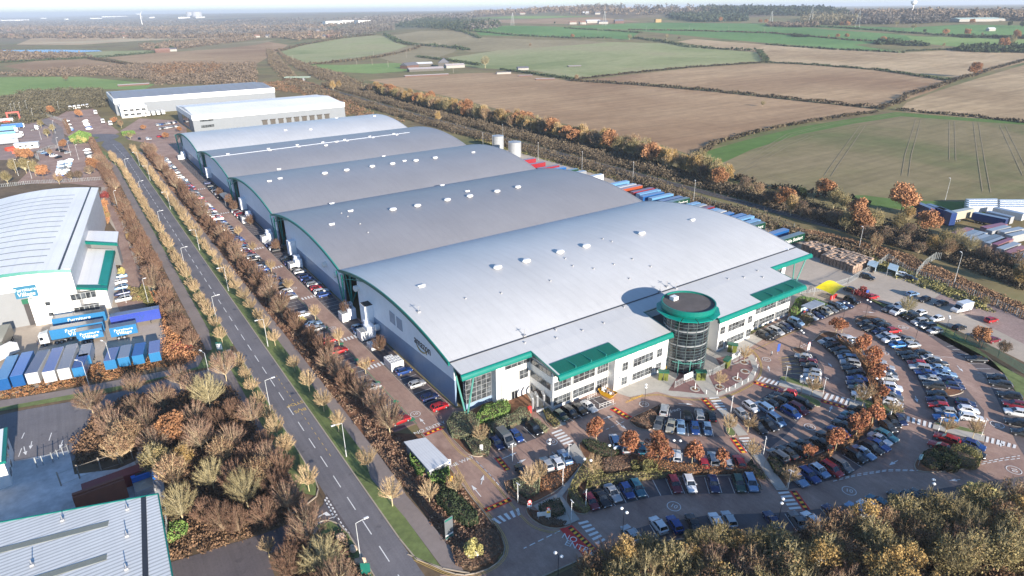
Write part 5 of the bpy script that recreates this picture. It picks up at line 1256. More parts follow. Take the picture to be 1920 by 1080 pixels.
ROWS.append(('right pair at the corner island', (1, .4), tile(1720, 780, S1, [(820,412,'bh'),(790,520,'ko')])))
ROWS.append(('yard lane beyond the mesh fence', (-1, .3), C4([(1170,83,'kh'),(1298,113,'ds'),(1138,187,'wh'),(1265,228,'wh')])))
ROWS.append(('lane by the hardstanding', (1, -.3), C4([(1675,237,'rh'),(1437,293,'kh'),(1690,386,'mh'),(1085,43,'lh'),(785,63,'rh')])))
ROWS.append(('yard by the cycle shelters', (1, .5), [(1626,519,'ko'),(1694,515,'wh'),(1708,521,'kh'),(1597,543,'ds')]))
used = 0
for rn, nd, L in ROWS:
    L = sorted(L, key=lambda q: q[0]); n = len(L)
    for i, (u, v, code) in enumerate(L):
        x, y = g(u, v, .75); col_, kd = ABB[code[0]], TY[code[1]]
        a = nose_dir(heading(x, y), nd)
        if 'lane' in rn or 'yard' in rn: a = nose_dir(math.atan2(g(1767,595)[1] - g(1745,600)[1], g(1767,595)[0] - g(1745,600)[0]), nd)
        if 'cycle' in rn: a = nose_dir(math.radians(100), nd)
        if 'row under the' in rn and 'office' in rn or 'smoking' in rn: a = -PI / 2
        lab = '%s %s, %s from the left in the %s' % (col_, WORDS[kd], nth(i + 1), rn)
        car(x, y, a + random.uniform(-.02, .02), col_, kd, lab, 'cars parked in the curved car park', .09)
# strips beside the service road
def striprow(xc, ys, ang, rn, codes=None, parts=True):
    for i, y in enumerate(ys):
        code = codes[i] if codes and i < len(codes) else random.choice('kkddgssswwnblmrk') + random.choice('hhhsseop')
        car(xc + random.uniform(-.25, .25), y, ang + random.uniform(-.03, .03) + (PI if random.random() < .15 else 0), ABB[code[0]], TY[code[1]],
            '%s %s, %s from the near end of the %s' % (ABB[code[0]], WORDS[TY[code[1]]], nth(i + 1), rn), 'cars along the service road', .09, parts)
def ypx(L): return [g(u, v, .7)[1] for u, v in L]
striprow(45.5, ypx([(742.5,790),(685,730),(623,661),(608,641),(583,619),(577,610),(558,592)]), 0, "service road's left strip", ['re','sh','re','rh','sh','ls','wh'])
ys = list(np.arange(190, 214, 2.55)) + list(np.arange(219, 226, 2.6)) + list(np.arange(231, 262, 2.55)); ys = [y for y in ys if random.random() < .93]
striprow(45.5, ys, 0, 'second left strip')
ys2 = [y for y in np.arange(268, 380, 2.55) if random.random() < .86]
striprow(45.5, ys2, 0, 'far left strip', None, False)
ys3 = [y for y in np.arange(384, 440, 2.6) if random.random() < .75]
striprow(45.5, ys3, 0, 'last left strip', None, False)
striprow(55.0, ypx([(827,761),(806,744),(778,721),(753,697)]), 0, 'right strip against the wall', ['rh','nh','sh','bh'])
striprow(55.0, [155.5, 158.2], 0, 'bay behind the white cabinets', ['lh','lh'])
striprow(55.0, ypx([(597,555),(594,548),(588,541),(583,534),(575,529),(570,523),(565,518),(556,511),(551,504),(546,500),(540,494),(535,491),(529,486)]), 0, 'shaded strip by the second bay', ['bh','we','rh','se','nh','bh','nh','sh','dh','bh','bh','dh','gh'])
striprow(55.0, [y for y in np.arange(236, 248, 2.5)] + [y for y in np.arange(286, 300, 2.5)], 0, 'shaded strip by the third bay', None, False)
striprow(55.0, [y for y in np.arange(325, 362, 2.6) if random.random() < .8], 0, 'shaded strip by the fourth bay', None, False)
print('near cars', ncar)
# smaller car parks farther away
def lot(p0, p1, n, ang, rn, fill=.85):
    a, c = np.array(g(*p0)), np.array(g(*p1))
    k = 0
    for i in range(n):
        if random.random() > fill: continue
        q = a + (c - a) * i / max(1, n - 1); k += 1; cc = random.choice('kkdgssswwwnbl') + random.choice('hhsseo')
        car(q[0], q[1], ang + (PI if random.random() < .4 else 0) + random.uniform(-.04, .04), ABB[cc[0]], TY[cc[1]], '%s %s, %s along the %s' % (ABB[cc[0]], WORDS[TY[cc[1]]], nth(k), rn), 'cars in the west car parks', .12, False)
lot((163,283), (176,309), 11, 0., 'row beside the dark hedge of the west car park')
lot((130,302), (121,329), 9, 0., 'right block row of the west car park')
lot((117,305), (112,331), 9, 0., 'left block row of the west car park')
lot((95,277), (128,288), 5, .9, 'small group near the white cabin')
lot((76,286), (110,297), 5, .7, 'pair of dark cars by the orange tree')
lot((125,228), (133,246), 8, 0., 'row by the hedge of the far compound')
lot((160,229), (168,243), 6, 0., 'row inside the far compound')
lot((295,236), (330,231), 9, PI / 2, 'upper row before the far shed')
lot((300,243), (334,238), 9, PI / 2, 'lower row before the far shed')
lot((262,262), (282,262), 5, PI / 2, 'row by the clipped yellow hedge')
lot((225,522), (232,565), 5, 0., 'row in front of the furniture store entrance')
car(*g(214, 386), 1.8, 'grey', 'hatchback', 'grey hatchback alone on the brick drive beside the furniture store', 'cars in the west car parks', .12)
car(*g(300, 256, .5), .3, 'red', 'hatchback', 'red hatchback in front of the farthest arched bay', 'cars in the west car parks', .12, False)

# vans
def van(x, y, ang, col_, label, high=False, L=5.6, H=2.5):
    t = thing('parked_van', label, 'van', (x, y, .09), ang)
    h = L / 2; b = MB(); w_ = 1.0
    prof = [(h, .35), (h, .95), (h - .35, 1.15), (h - .95, 1.3), (h - 1.7, H - .25), (h - 2.1, H), (-h + .1, H), (-h, H - .15), (-h, .35)]
    n = len(prof); vs = [(x_, s * w_ * (1 if z < 1.4 else .93), z) for s in (-1, 1) for x_, z in prof]
    b.add(vs, [tuple(range(n)), tuple(range(2 * n - 1, n - 1, -1))] + [(q + n, (q + 1) % n + n, (q + 1) % n, q) for q in range(n)])
    if high: b.box(-h - .05, h - 1.9, -1.08, 1.08, .9, H + .35)
    put('body', b.mesh('body', [paint]), t, color=CC[col_])
    b = MB(); b.add([(h - .93, -.85, 1.33), (h - .93, .85, 1.33), (h - 1.66, .8, H - .28), (h - 1.66, -.8, H - .28)], [(0, 1, 2, 3)])
    for v_ in range(4): b.v[v_] = (b.v[v_][0] + .05, b.v[v_][1], b.v[v_][2] + .04)
    b.build('windscreen', carG, t)
    for s in (-1, 1): b = MB(); b.box(h - 2.2, h - 1.35, s * 1.02 - .02, s * 1.02 + .02, 1.3, H - .45); b.build('side_window', carG, t)
    for sx in (h - 1., -h + 1.1):
        for s in (-1, 1): put('wheel', wheelMe, t, (sx, s * .92, .36), sc=1.08)
    for s in (-1, 1): b = MB(); b.box(h - .02, h + .03, s * .75 - .18, s * .75 + .18, .85, 1.02); b.build('headlight', lampM, t)
    return t
van(*g(1453, 147 + 540 - 0 if 0 else 600, 1.2), 0, 'white', '') if 0 else None
b = MB(); cols = sorted({c[4] for c in FARCARS}); Q = []
for x, y, z, a, cl, kd in FARCARS:
    K = KIN[kd]
    for me_, mi in ((K['body'], cols.index(cl)), (K['glass'], len(cols))):
        vs = [(x + v.co.x * math.cos(a) - v.co.y * math.sin(a), y + v.co.x * math.sin(a) + v.co.y * math.cos(a), z + v.co.z) for v in me_.vertices]
        b.add(vs, [tuple(p.vertices) for p in me_.polygons], mi)
struct(b.build('distant_parked_cars', [mat('far_paint_' + c, CC[c], .35, .2, .03) for c in cols] + [carG]), 'stuff') if FARCARS else None
x, y = g(1440 + 1453 / 4, 540 + 147 / 4, 1.2); van(x, y, nose_dir(math.atan2(g(1767,595)[1] - g(1745,600)[1], g(1767,595)[0] - g(1745,600)[0]), (-1, .3)), 'white', 'tall white box van parked along the rough hardstanding', True, 6.2, 2.5)
x, y = g(1440 + 978 / 4, 540 + 170 / 4, 1.1); van(x, y, nose_dir(heading(x, y), (-1, .1)), 'white', 'white panel van in the outermost row under a bare tree', False, 5.0, 2.2)
x, y = g(900 + 370 / S1, 740 + 630 / S1, 1.1); van(x, y, nose_dir(heading(x, y), (1, .7)), 'grey', 'grey panel van between a blue and a dark blue car near the office', False, 5.4, 2.4)

# articulated trailers and lorries
axM = mat('chassis_dark', (.05, .05, .055), .8, 0, .1, 1.)
def trailer(x, y, ang, side, roof, label, L=13.6, H=4.0, txt=None, group=None, sidetxt=-1, low=1.15, tw=1.2, tcol=whiteM, tsize=1.5, cat='trailer', z0=.07, parts=True):
    """centre at x,y; rear is -x"""
    t = thing('lorry_trailer', label, cat, (x, y, z0), ang, group); h = L / 2
    b = MB(); b.box(-h, h, -1.27, 1.27, low, H); put('body', b.mesh('body', [paint]), t, color=side)
    b = MB(); b.box(-h + .02, h - .02, -1.22, 1.22, H + .002, H + .05); put('roof', b.mesh('roof', [paint]), t, color=roof)
    b = MB(); b.box(-h - .06, -h - .01, -1.2, 1.2, low + .1, H - .1); b.box(-h - .09, -h - .06, -.03, .03, low + .2, H - .2)
    put('rear_door', b.mesh('rear_door', [paint]), t, color=tuple(min(.8, c * .9 + .05) for c in side))
    b = MB(); b.box(-h + .3, h - .4, -.5, .5, .8, low - .01); b.build('chassis', axM, t)
    if parts:
        for k in range(3 if L > 9 else 2):
            for s in (-1, 1): put('wheel', wheelMe, t, (-h + 1.6 + k * 1.35, s * 1.05, .5), sc=1.5)
        for s in (-1, 1): b = MB(); b.bar((h - 2.8, s * .8, 0), (h - 2.8, s * .8, low), .09); b.build('landing_leg', axM, t)
    if txt:
        for k, (s_, zz, sz) in enumerate(txt):
            text(s_, sz, tcol, t, (0, sidetxt * 1.285, zz), (PI / 2, 0, 0 if sidetxt < 0 else PI), .012, 'lettering', tw, .1)
    return t
def cab(x, y, ang, col_, label, z0=.07):
    t = thing('lorry_cab', label, 'lorry cab', (x, y, z0), ang)
    b = MB(); b.box(-1.1, 1.05, -1.22, 1.22, .9, 3.4); b.add([(-1.1, -1.1, 3.4), (.7, -1.1, 3.4), (-1.1, -1.1, 3.9), (-1.1, 1.1, 3.4), (.7, 1.1, 3.4), (-1.1, 1.1, 3.9)], [(0, 1, 2), (5, 4, 3), (1, 4, 5, 2), (0, 2, 5, 3)])
    put('body', b.mesh('body', [paint]), t, color=CC[col_])
    b = MB(); b.box(1.06, 1.1, -1.1, 1.1, 1.9, 3.0); b.build('windscreen', carG, t)
    for s in (-1, 1): b = MB(); b.box(.1, .9, s * 1.235 - .012, s * 1.235 + .012, 1.9, 2.8); b.build('side_window', carG, t)
    b = MB(); b.box(-4.2, -1.1, -.5, .5, .7, 1.05); b.box(.3, 1.12, -1.2, 1.2, .4, .9); b.build('chassis', axM, t)
    for sx in (.1, -2.6, -3.7):
        for s in (-1, 1): put('wheel', wheelMe, t, (sx, s * 1.05, .5), sc=1.5)
    return t
SKB = (.035, .20, .42); SKD = (.015, .10, .30); DGR = (.13, .13, .14); NAVY = (.02, .05, .18); WHT = (.7, .7, .7)
FV = [('Furniture', 3.0, 1.25), ('Village', 1.95, 1.5)]
def tpx(p, q, z, *a, **k):
    """trailer whose roof centreline ends sit at picture points p,q (height z)"""
    A_, B_ = np.array(g(*p, z)), np.array(g(*q, z)); d = B_ - A_; L = min(13.8, np.hypot(*d)) if 'L' not in k else k.pop('L')
    c = (A_ + B_) / 2; return trailer(c[0], c[1], math.atan2(d[1], d[0]), *a, L=L, H=z, **k)
grp = 'trailers in the furniture depot yard'
tpx((98,596),(197,581),4, SKB, DGR, 'long blue trailer with white lettering, closest to the store wing', txt=FV, group=grp)
tpx((93,617),(193,600),4, SKB, DGR, 'long blue trailer with white lettering, coupled to the white cab', txt=FV, group=grp)
tpx((142,620),(191,611),3.9, SKB, DGR, 'short blue trailer in front of the coupled lorry', txt=[('Furniture', 2.9, 1.0), ('Village', 2.0, 1.2)], group=grp)
tpx((205,613),(255,604),3.9, SKB, DGR, 'short blue trailer in front of the dark blue trailer', txt=[('Furniture', 2.9, 1.0), ('Village', 2.0, 1.2)], group=grp)
tpx((206,592),(298,576),4.2, lin((60,80,170)), lin((110,112,135)), 'long dark blue trailer with pale roof stripes, rightmost in the depot', txt=[('way', 2.8, 2.4)], tcol=mat('letter_navy', (.02, .06, .25), .5), group=grp)
x, y = g(84, 634, 2.); cab(x, y, math.atan2(g(93,617,4)[1] - g(193,600,4)[1], g(93,617,4)[0] - g(193,600,4)[0]), 'white', 'white lorry cab coupled to the long blue trailer')
tpx((8,612),(-6,640),4.1, (.10,.11,.10), lin((130,130,118)), 'dark curtain sided trailer at the loading door, cut by the left edge', group=grp, L=12)
tpx((8,650),(-20,664),3.6, WHT, WHT, 'white rounded trailer at the left edge of the depot', group=grp, L=9)
for i, (p, q, s_, r_, lab) in enumerate([((24,667),(2,712),SKD,lin((100,150,190)),'pale roofed blue trailer, leftmost of the parked line'), ((52,660),(30,705),SKD,lin((96,130,190)),'blue roofed trailer, second from the left in the parked line'),
    ((82,657),(58,700),WHT,lin((98,100,120)),'grey roofed trailer with white rear, third from the left in the parked line'), ((109,652),(90,697),WHT,lin((110,120,165)),'violet grey roofed trailer with blue front, fourth in the parked line'),
    ((135,646),(118,692),WHT,lin((140,136,138)),'light grey roofed trailer with white rear, fifth in the parked line')]):
    tpx(p, q, 4, s_, r_, lab, group=grp)
for i, (p, q, r_, lab) in enumerate([((163,645),(157,668),lin((150,146,146)),'short grey roofed box with blue side, upper of two beside the lamp post'), ((154,668),(147,686),lin((40,70,130)),'short dark roofed blue box in front of the grey roofed one'),
    ((213,655),(206,673),lin((110,115,150)),'short blue box, first of four under the bare trees'), ((237,648),(231,670),lin((140,140,145)),'short blue box with grey roof, second of four under the bare trees'),
    ((263,645),(258,665),lin((50,90,150)),'short blue box with dark blue roof, third of four under the bare trees'), ((290,641),(289,660),lin((120,125,165)),'short blue box, last of four beside the red bush')]):
    tpx(p, q, 3.6, SKB, r_, lab, group=grp, L=7.2)
# haulage trailers behind the warehouse
grp = 'trailers in the yard behind the warehouse'
RT = [(1510,437,'e','eddie'),(1480,430,'b','blue'),(1436,417,'e','eddie'),(1427,412,'l',0),(1415,405,'l',0),(1400,402,'b',0),(1377,399,'b',0),(1363,395,'w',0),(1352,392,'l',0),(1340,387.5,'r',0),(1326,383.5,'g',0),(1314,380,'l',0),(1294,371,'e','eddie'),(1281,368.5,'n',0),(1263,363.5,'l',0),(1246,360.5,'b',0),(1243.5,355,'l',0),(1231,352,'r',0),(1205,347.5,'o',0),(1194,345,'w',0),(1185,338.5,'l',0),(1100,320.5,'g',0),(1085,316.5,'e',0),(1062,313.5,'b',0),(1049,310,'r',0),(1023,304,'r',0),(1005,297,'r',0)]
RC = dict(e=(.01, .06, .035), b=(.015, .11, .34), l=(.14, .33, .55), w=(.5, .5, .5), r=(.32, .02, .03), g=(.3, .31, .33), n=NAVY, o=(.4, .08, .03))
RN = dict(e='dark green', b='blue', l='pale blue', w='white', r='red', g='grey', n='navy', o='orange')
cnt = {}
for i, (u, v, c, tx) in enumerate(RT):
    x1, y1 = g(u, v, 4.1); cnt[c] = cnt.get(c, 0) + 1
    x1 = min(x1, 222.5); k = '%s trailer, %s from the pallet stacks in the row behind the warehouse' % (RN[c], nth(i + 1))
    rf = tuple(q * .75 + .16 for q in RC[c]) if c not in 'r' else (.25, .05, .05)
    trailer(x1 - 6.8, y1 + 1.27, 0.0, RC[c], rf, k, txt=[('Eddie Stobart', 2.7, 1.9)] if tx == 'eddie' else None, group=grp, parts=i < 6, sidetxt=-1, tw=1.05)
x1, y1 = g(1132, 327.5, 4.6); t = trailer(x1 - 4, y1 + 1.5, 0, (.75, .75, .74), (.5, .5, .52), 'tall plain white container box in a gap of the rear trailer row', L=8.5, H=4.6, group=grp, low=.3)
# neighbour's haulage yard at the right edge
grp = 'trailers in the haulage yard at the right edge'
HY = [((1790,438),(1818,428),'o'),((1800,443),(1832,432),'g'),((1812,446),(1846,435),'w'),((1822,451),(1850,440),'w'),((1838,453),(1875,440),'d'),((1848,457),(1886,444),'w'),((1862,459),(1895,446),'r'),((1866,470),(1916,452),'w'),((1890,474),(1922,462),'o'),((1900,482),(1940,470),'g'),((1902,490),(1950,476),'b'),((1848,426),(1880,420),'r'),((1856,432),(1888,424),'w'),((1882,434),(1912,428),'w'),((1896,441),(1926,434),'w'),((1912,497),(1950,488),'e')]
RC['d'] = (.12, .11, .09); RN['d'] = 'dark brown'
for i, (p, q, c) in enumerate(HY):
    rf = tuple(k * .5 + .12 for k in RC[c]) if c not in 'ro' else RC[c]
    tpx(p, q, 4.0, tuple(k * .5 + .2 for k in RC[c]) if c in 'rowd' else RC[c], rf, '%s roofed trailer, %s in the diagonal rows of the right haulage yard' % (RN[c], nth(i + 1)), group=grp, L=12, parts=False)
tpx((1826,398),(1889,411),4, NAVY, lin((120,130,150)), 'dark blue curtain trailer lying across the middle of the haulage yard', group=grp)
tpx((1852,396),(1899,407),4, (.45,.45,.46), lin((130,134,148)), 'grey trailer close behind the dark blue curtain trailer', group=grp)
tpx((1865,389),(1921,401),4, WHT, lin((150,155,170)), 'long white trailer at the back of the haulage yard', group=grp)
for i, (p, q, nm) in enumerate([((1724,381),(1744,389),'left of three'), ((1745,384),(1768,392),'middle of three'), ((1764,390),(1785,398),'right of three')]):
    tpx(p, q, 5.5, NAVY, (.10, .12, .2), 'tall dark blue container in shade, %s by the green field' % nm, group=grp, L=9, low=.2)
tpx((1788,397),(1820,391),4.5, (.55,.5,.38), (.5,.47,.38), 'cream tanker body between the dark containers and the yard', group=grp, L=12)
for i in range(4):
    for j in range(2):
        p0 = (1818 + j * 56, 374.5 + i * 4 + j * 1.2); p1 = (1868 + j * 62, 374 + i * 4 + j * 1.6)
        tpx(p0, p1, 3.4, (.55,.57,.6), WHT, 'white topped trailer, %s of four in the %s stack line against the field' % (nth(i + 1), ['left', 'right'][j]), group=grp, L=13.6, parts=False)
# white lorries in the far compound
for i in range(5):
    x, y = g(133 + i * 8., 206.5 - i * .9); cab(x, y, -PI / 2, 'white', 'white lorry cab, %s from the left in the far line by the wood' % nth(i + 1))
for i in range(5):
    x, y = g(269 + i * 9.2, 219 - i * 1.0); trailer(x, y, PI / 2, WHT, WHT, 'white docked trailer, %s from the left at the far shed' % nth(i + 1), L=11, group='trailers docked at the far shed', parts=False)
for i, (u, v, a, c) in enumerate([(8,232,0,'w'),(25,242,0,'b'),(12,247,0,'l'),(10,258,0,'l'),(20,262,0,'w'),(14,272,0,'g'),(5,268,0,'w')]):
    x, y = g(u, v); trailer(x, y, 0, RC[c], tuple(q * .6 + .2 for q in RC[c]), '%s lorry body, %s from the top in the yard at the far left' % (RN[c], nth(i + 1)), group='lorries in the far left yard', parts=False)
for i, (u, v) in enumerate([(44,240),(32,248),(42,256),(70,244),(180,215),(194,232),(208,236),(22,268)]):
    x, y = g(u, v); cab(x, y, 0 if i < 4 else -PI / 2, 'white', 'small white lorry cab, %s of those scattered in the left yards' % nth(i + 1))
# ---------------------------------------------------------------- vegetation
def tri_mesh(name, V, rnd, mats, mi=None):
    """V (n,3,3) triangle corners, rnd (n) per-face tone"""
    n = len(V); me = D.meshes.new(name); me.vertices.add(n * 3); me.vertices.foreach_set('co', np.ascontiguousarray(V, dtype=np.float32).ravel())
    me.loops.add(n * 3); me.loops.foreach_set('vertex_index', np.arange(n * 3, dtype=np.int32))
    me.polygons.add(n); me.polygons.foreach_set('loop_start', np.arange(0, n * 3, 3, dtype=np.int32)); me.polygons.foreach_set('loop_total', np.full(n, 3, dtype=np.int32))
    a = me.attributes.new('rnd', 'FLOAT', 'FACE'); a.data.foreach_set('value', np.clip(np.asarray(rnd, dtype=np.float32), 0, 1))
    for m in mats: me.materials.append(m)
    if mi is not None: me.polygons.foreach_set('material_index', np.asarray(mi, dtype=np.int32))
    me.update(); me.validate(); return me
def unit(v): return v / np.maximum(1e-6, np.linalg.norm(v, axis=-1, keepdims=True))
def leaves(C, size, n_per=1, flat=0.):
    """random facing triangles at points C"""
    C = np.repeat(C, n_per, 0); n = len(C)
    a = unit(rng.normal(size=(n, 3))); b = unit(np.cross(a, rng.normal(size=(n, 3))))
    s = (size * rng.uniform(.6, 1.4, n))[:, None] if np.isscalar(size) else (np.repeat(size, n_per) * rng.uniform(.6, 1.4, n))[:, None]
    return np.stack([C + a * s * .6, C - a * s * .4 + b * s * .5, C - a * s * .4 - b * s * .5], 1)
def crown_pts(h0, h1, r, nclump, n, rc=.38, top=.5):
    """points on the shells of clumps spread through an uneven ellipsoid"""
    ph = rng.uniform(0, 2 * PI, nclump); ct = rng.uniform(-.75, 1, nclump); st = np.sqrt(1 - ct ** 2); rr = rng.uniform(.45, .85, nclump)
    cz = (h0 + h1) / 2; hz = (h1 - h0) / 2
    C = np.stack([np.cos(ph) * st * rr * r, np.sin(ph) * st * rr * r, cz + ct * rr * hz], 1)
    C[0] = (0, 0, cz)
    cr = rng.uniform(.7, 1.3, nclump) * rc * r; cr[0] = r * .6
    tone = rng.uniform(-.18, .18, nclump)
    k = rng.integers(0, nclump, n); d = unit(rng.normal(size=(n, 3))); q = rng.uniform(.7, 1.1, n)
    P = C[k] + d * (cr[k] * q)[:, None] * np.array([1, 1, min(1.2, hz / r)])
    P[:, 2] = np.maximum(P[:, 2], h0 * .8)
    return P, tone[k]
def limb_tris(p, q, r0, r1, n=3):
    p = np.array(p, float); q = np.array(q, float); d = unit(q - p); a = unit(np.cross(d, [.3, .9, .2])); b = np.cross(d, a); out = []
    R = [(a * math.cos(2 * PI * i / n) + b * math.sin(2 * PI * i / n)) for i in range(n)]
    for i in range(n):
        j = (i + 1) % n; A, B, C_, E = p + R[i] * r0, p + R[j] * r0, q + R[j] * r1, q + R[i] * r1; out += [[A, B, C_], [A, C_, E]]
    return out
def trunk_mesh(h, r, nb, br, m, lean=.05, low=.35):
    out = []; p = np.array([0., 0., 0.]); k = 5; pts = [p]
    for i in range(k): p = p + np.array([rng.normal() * lean * h / k, rng.normal() * lean * h / k, h * .85 / k]); pts.append(p)
    for i in range(k): out += limb_tris(pts[i], pts[i + 1], r * (1 - .8 * i / k), r * (1 - .8 * (i + 1) / k), 5)
    for i in range(nb):
        t = rng.uniform(low, .9); z = t * h * .85; b0 = np.array([np.interp(z, [q[2] for q in pts], [q[c] for q in pts]) for c in (0, 1)] + [z])
        az = rng.uniform(0, 2 * PI); L = br * rng.uniform(.6, 1.) * (1.15 - .5 * t); e = b0 + np.array([math.cos(az) * L * .75, math.sin(az) * L * .75, L * rng.uniform(.45, .95)])
        m_ = (b0 + e) / 2 + np.array([0, 0, -.08 * L]); out += limb_tris(b0, m_, r * .38, r * .22) + limb_tris(m_, e, r * .22, r * .06)
    return tri_mesh('trunk', np.array(out), rng.uniform(size=len(out)), [m])
def twig_crown(h0, h1, r, nb, ntw, tl, w, m, up=.6, zstart=.25):
    """fine bare twigs growing up and out along hidden branches; tone runs from wood to tip"""
    h = h1 - h0; T_ = []; R_ = []
    for i in range(nb):
        az = rng.uniform(0, 2 * PI); cz = rng.uniform(-.15, 1.); rad = math.sqrt(max(0, 1 - max(0, cz) ** 2)) * r * rng.uniform(.75, 1.05)
        e = np.array([math.cos(az) * rad, math.sin(az) * rad, h0 + h * (.42 + .58 * cz)]); s = np.array([0, 0, h0 * .7 + (e[2] - h0) * zstart])
        n = ntw; t = rng.uniform(.25, 1., n) ** .7; base = s + (e - s) * t[:, None]; base[:, 2] -= (1 - t) * t * h * .12
        d = unit(unit(e - s) * .9 + rng.normal(size=(n, 3)) * .55 + np.array([0, 0, up * .6])); L = tl * rng.uniform(.5, 1.2, n) * (1.1 - .4 * t)
        side = unit(np.cross(d, rng.normal(size=(n, 3)))) * (w * rng.uniform(.7, 1.3, n))[:, None]
        T_.append(np.stack([base - side, base + side, base + d * L[:, None]], 1)); R_.append(t * .8 + rng.uniform(-.2, .2, n))
        br = np.array(limb_tris(s, e, w * 1.6, w * .5)); T_.append(br); R_.append(np.zeros(len(br)))
    return tri_mesh('crown', np.concatenate(T_), np.concatenate(R_), [m])
barkP = mat('bark_pale', lin((196, 178, 140)), .9, 0, .15, 2.); barkB = mat('bark_brown', lin((120, 100, 80)), .9, 0, .2, 2.); barkW = mat('bark_birch', (.62, .6, .55), .8, 0, .2, 4.)
LM = dict(
 pale=leaf_mat('twigs_pale', [lin((205,180,130)), lin((188,156,106)), lin((168,134,92))]),
 red=leaf_mat('twigs_reddish', [lin((206,186,146)), lin((164,130,100)), lin((138,96,78))], K=.86),
 rust=leaf_mat('twigs_rust', [lin((156,130,100)), lin((134,100,76)), lin((116,80,60))]),
 straw=leaf_mat('twigs_straw', [lin((214,200,150)), lin((190,172,112)), lin((164,144,92))], K=.78),
 maple=leaf_mat('leaf_orange', [lin((206,138,66)), lin((200,120,62)), lin((168,92,58)), lin((196,146,88))], K=.8),
 gold=leaf_mat('leaf_gold', [lin((140,112,50)), lin((200,156,64)), lin((214,174,84))], K=.75),
 olive=leaf_mat('leaf_olive', [lin((80,76,44)), lin((126,114,62)), lin((160,140,78)), lin((150,116,70))]),
 brown=leaf_mat('leaf_brown', [lin((96,72,52)), lin((140,104,72)), lin((172,130,84))]),
 mauve=leaf_mat('leaf_mauve', [lin((90,76,62)), lin((122,104,80)), lin((150,132,98))], K=.85),
 hmix=leaf_mat('hedge_field', [lin((80,66,50)), lin((112,96,70)), lin((138,120,86))], K=.55),
 copper=leaf_mat('leaf_copper', [lin((130,84,50)), lin((180,118,64)), lin((206,142,74))]),
 lime=leaf_mat('leaf_lime', [lin((150,140,50)), lin((200,186,84)), lin((222,208,110))]),
 dark=leaf_mat('leaf_dark', [lin((34,50,34)), lin((62,78,46)), lin((84,98,58))]),
 green=leaf_mat('leaf_green', [lin((50,84,30)), lin((110,150,44)), lin((156,190,60))]),
 sage=leaf_mat('leaf_sage', [lin((80,90,60)), lin((122,130,90)), lin((156,160,116))]),
 amber=leaf_mat('hedge_amber', [lin((96,84,46)), lin((160,106,58)), lin((196,128,66)), lin((132,130,66))]),
 moss=leaf_mat('hedge_moss', [lin((92,92,44)), lin((136,130,62)), lin((166,150,80))]),
 cherry=leaf_mat('leaf_crimson', [lin((110,30,34)), lin((160,50,50)), lin((190,90,70))]),
 fbrown=leaf_mat('wood_far_brown', [lin((96,80,64)), lin((128,106,82)), lin((154,126,94))], K=.85, S=.85), fmauve=leaf_mat('wood_far_mauve', [lin((92,80,74)), lin((124,108,94)), lin((150,134,112))], K=.85, S=.6), folive=leaf_mat('wood_far_olive', [lin((84,78,54)), lin((118,108,70)), lin((148,132,88))], K=.85, S=.8),
 conif=leaf_mat('leaf_conifer', [lin((30,46,40)), lin((56,72,56)), lin((90,96,66))]),
)
def leaf_tree(h, r, m, bark, n=2600, size=.42, h0=None, nclump=22, rc=.36, tr=.2, nb=8):
    h0 = h * .28 if h0 is None else h0
    P, tone = crown_pts(h0, h, r, nclump, n, rc); V = leaves(P, size)
    return trunk_mesh(h * .8, tr, nb, r, bark), tri_mesh('crown', V, .5 + tone + rng.uniform(-.35, .35, len(V)), [m]), h
def twig_tree(h, r, m, bark, nb=46, ntw=46, tl=1.3, w=.035, h0=None, tr=.15, up=.6, zs=.25):
    h0 = h * .3 if h0 is None else h0
    return trunk_mesh(h * .85, tr, 7, r * .9, bark), twig_crown(h0, h, r, nb, ntw, tl, w, m, up, zs), h
def mix_tree(h, r, lm, tm, bark, nl=1700, size=.26, h0=None, nb=40, ntw=34, tr=.15):
    h0 = h * .2 if h0 is None else h0
    tw = twig_crown(h0, h, r, nb, ntw, 1.5, .03, tm, .6, .12); n0 = len(tw.polygons)
    co_ = np.empty(n0 * 9, np.float32); tw.vertices.foreach_get('co', co_); rd = np.empty(n0, np.float32); tw.attributes['rnd'].data.foreach_get('value', rd); V0 = co_.reshape(n0, 3, 3)
    P, tone = crown_pts(h0, h * .97, r * .95, 30, nl, .30); V = leaves(P, size); D.meshes.remove(tw)
    return trunk_mesh(h * .85, tr, 9, r * .9, bark), tri_mesh('crown', np.concatenate([V0, V]), np.concatenate([rd, .5 + tone + rng.uniform(-.35, .35, len(V))]), [tm, lm], [0] * n0 + [1] * len(V)), h
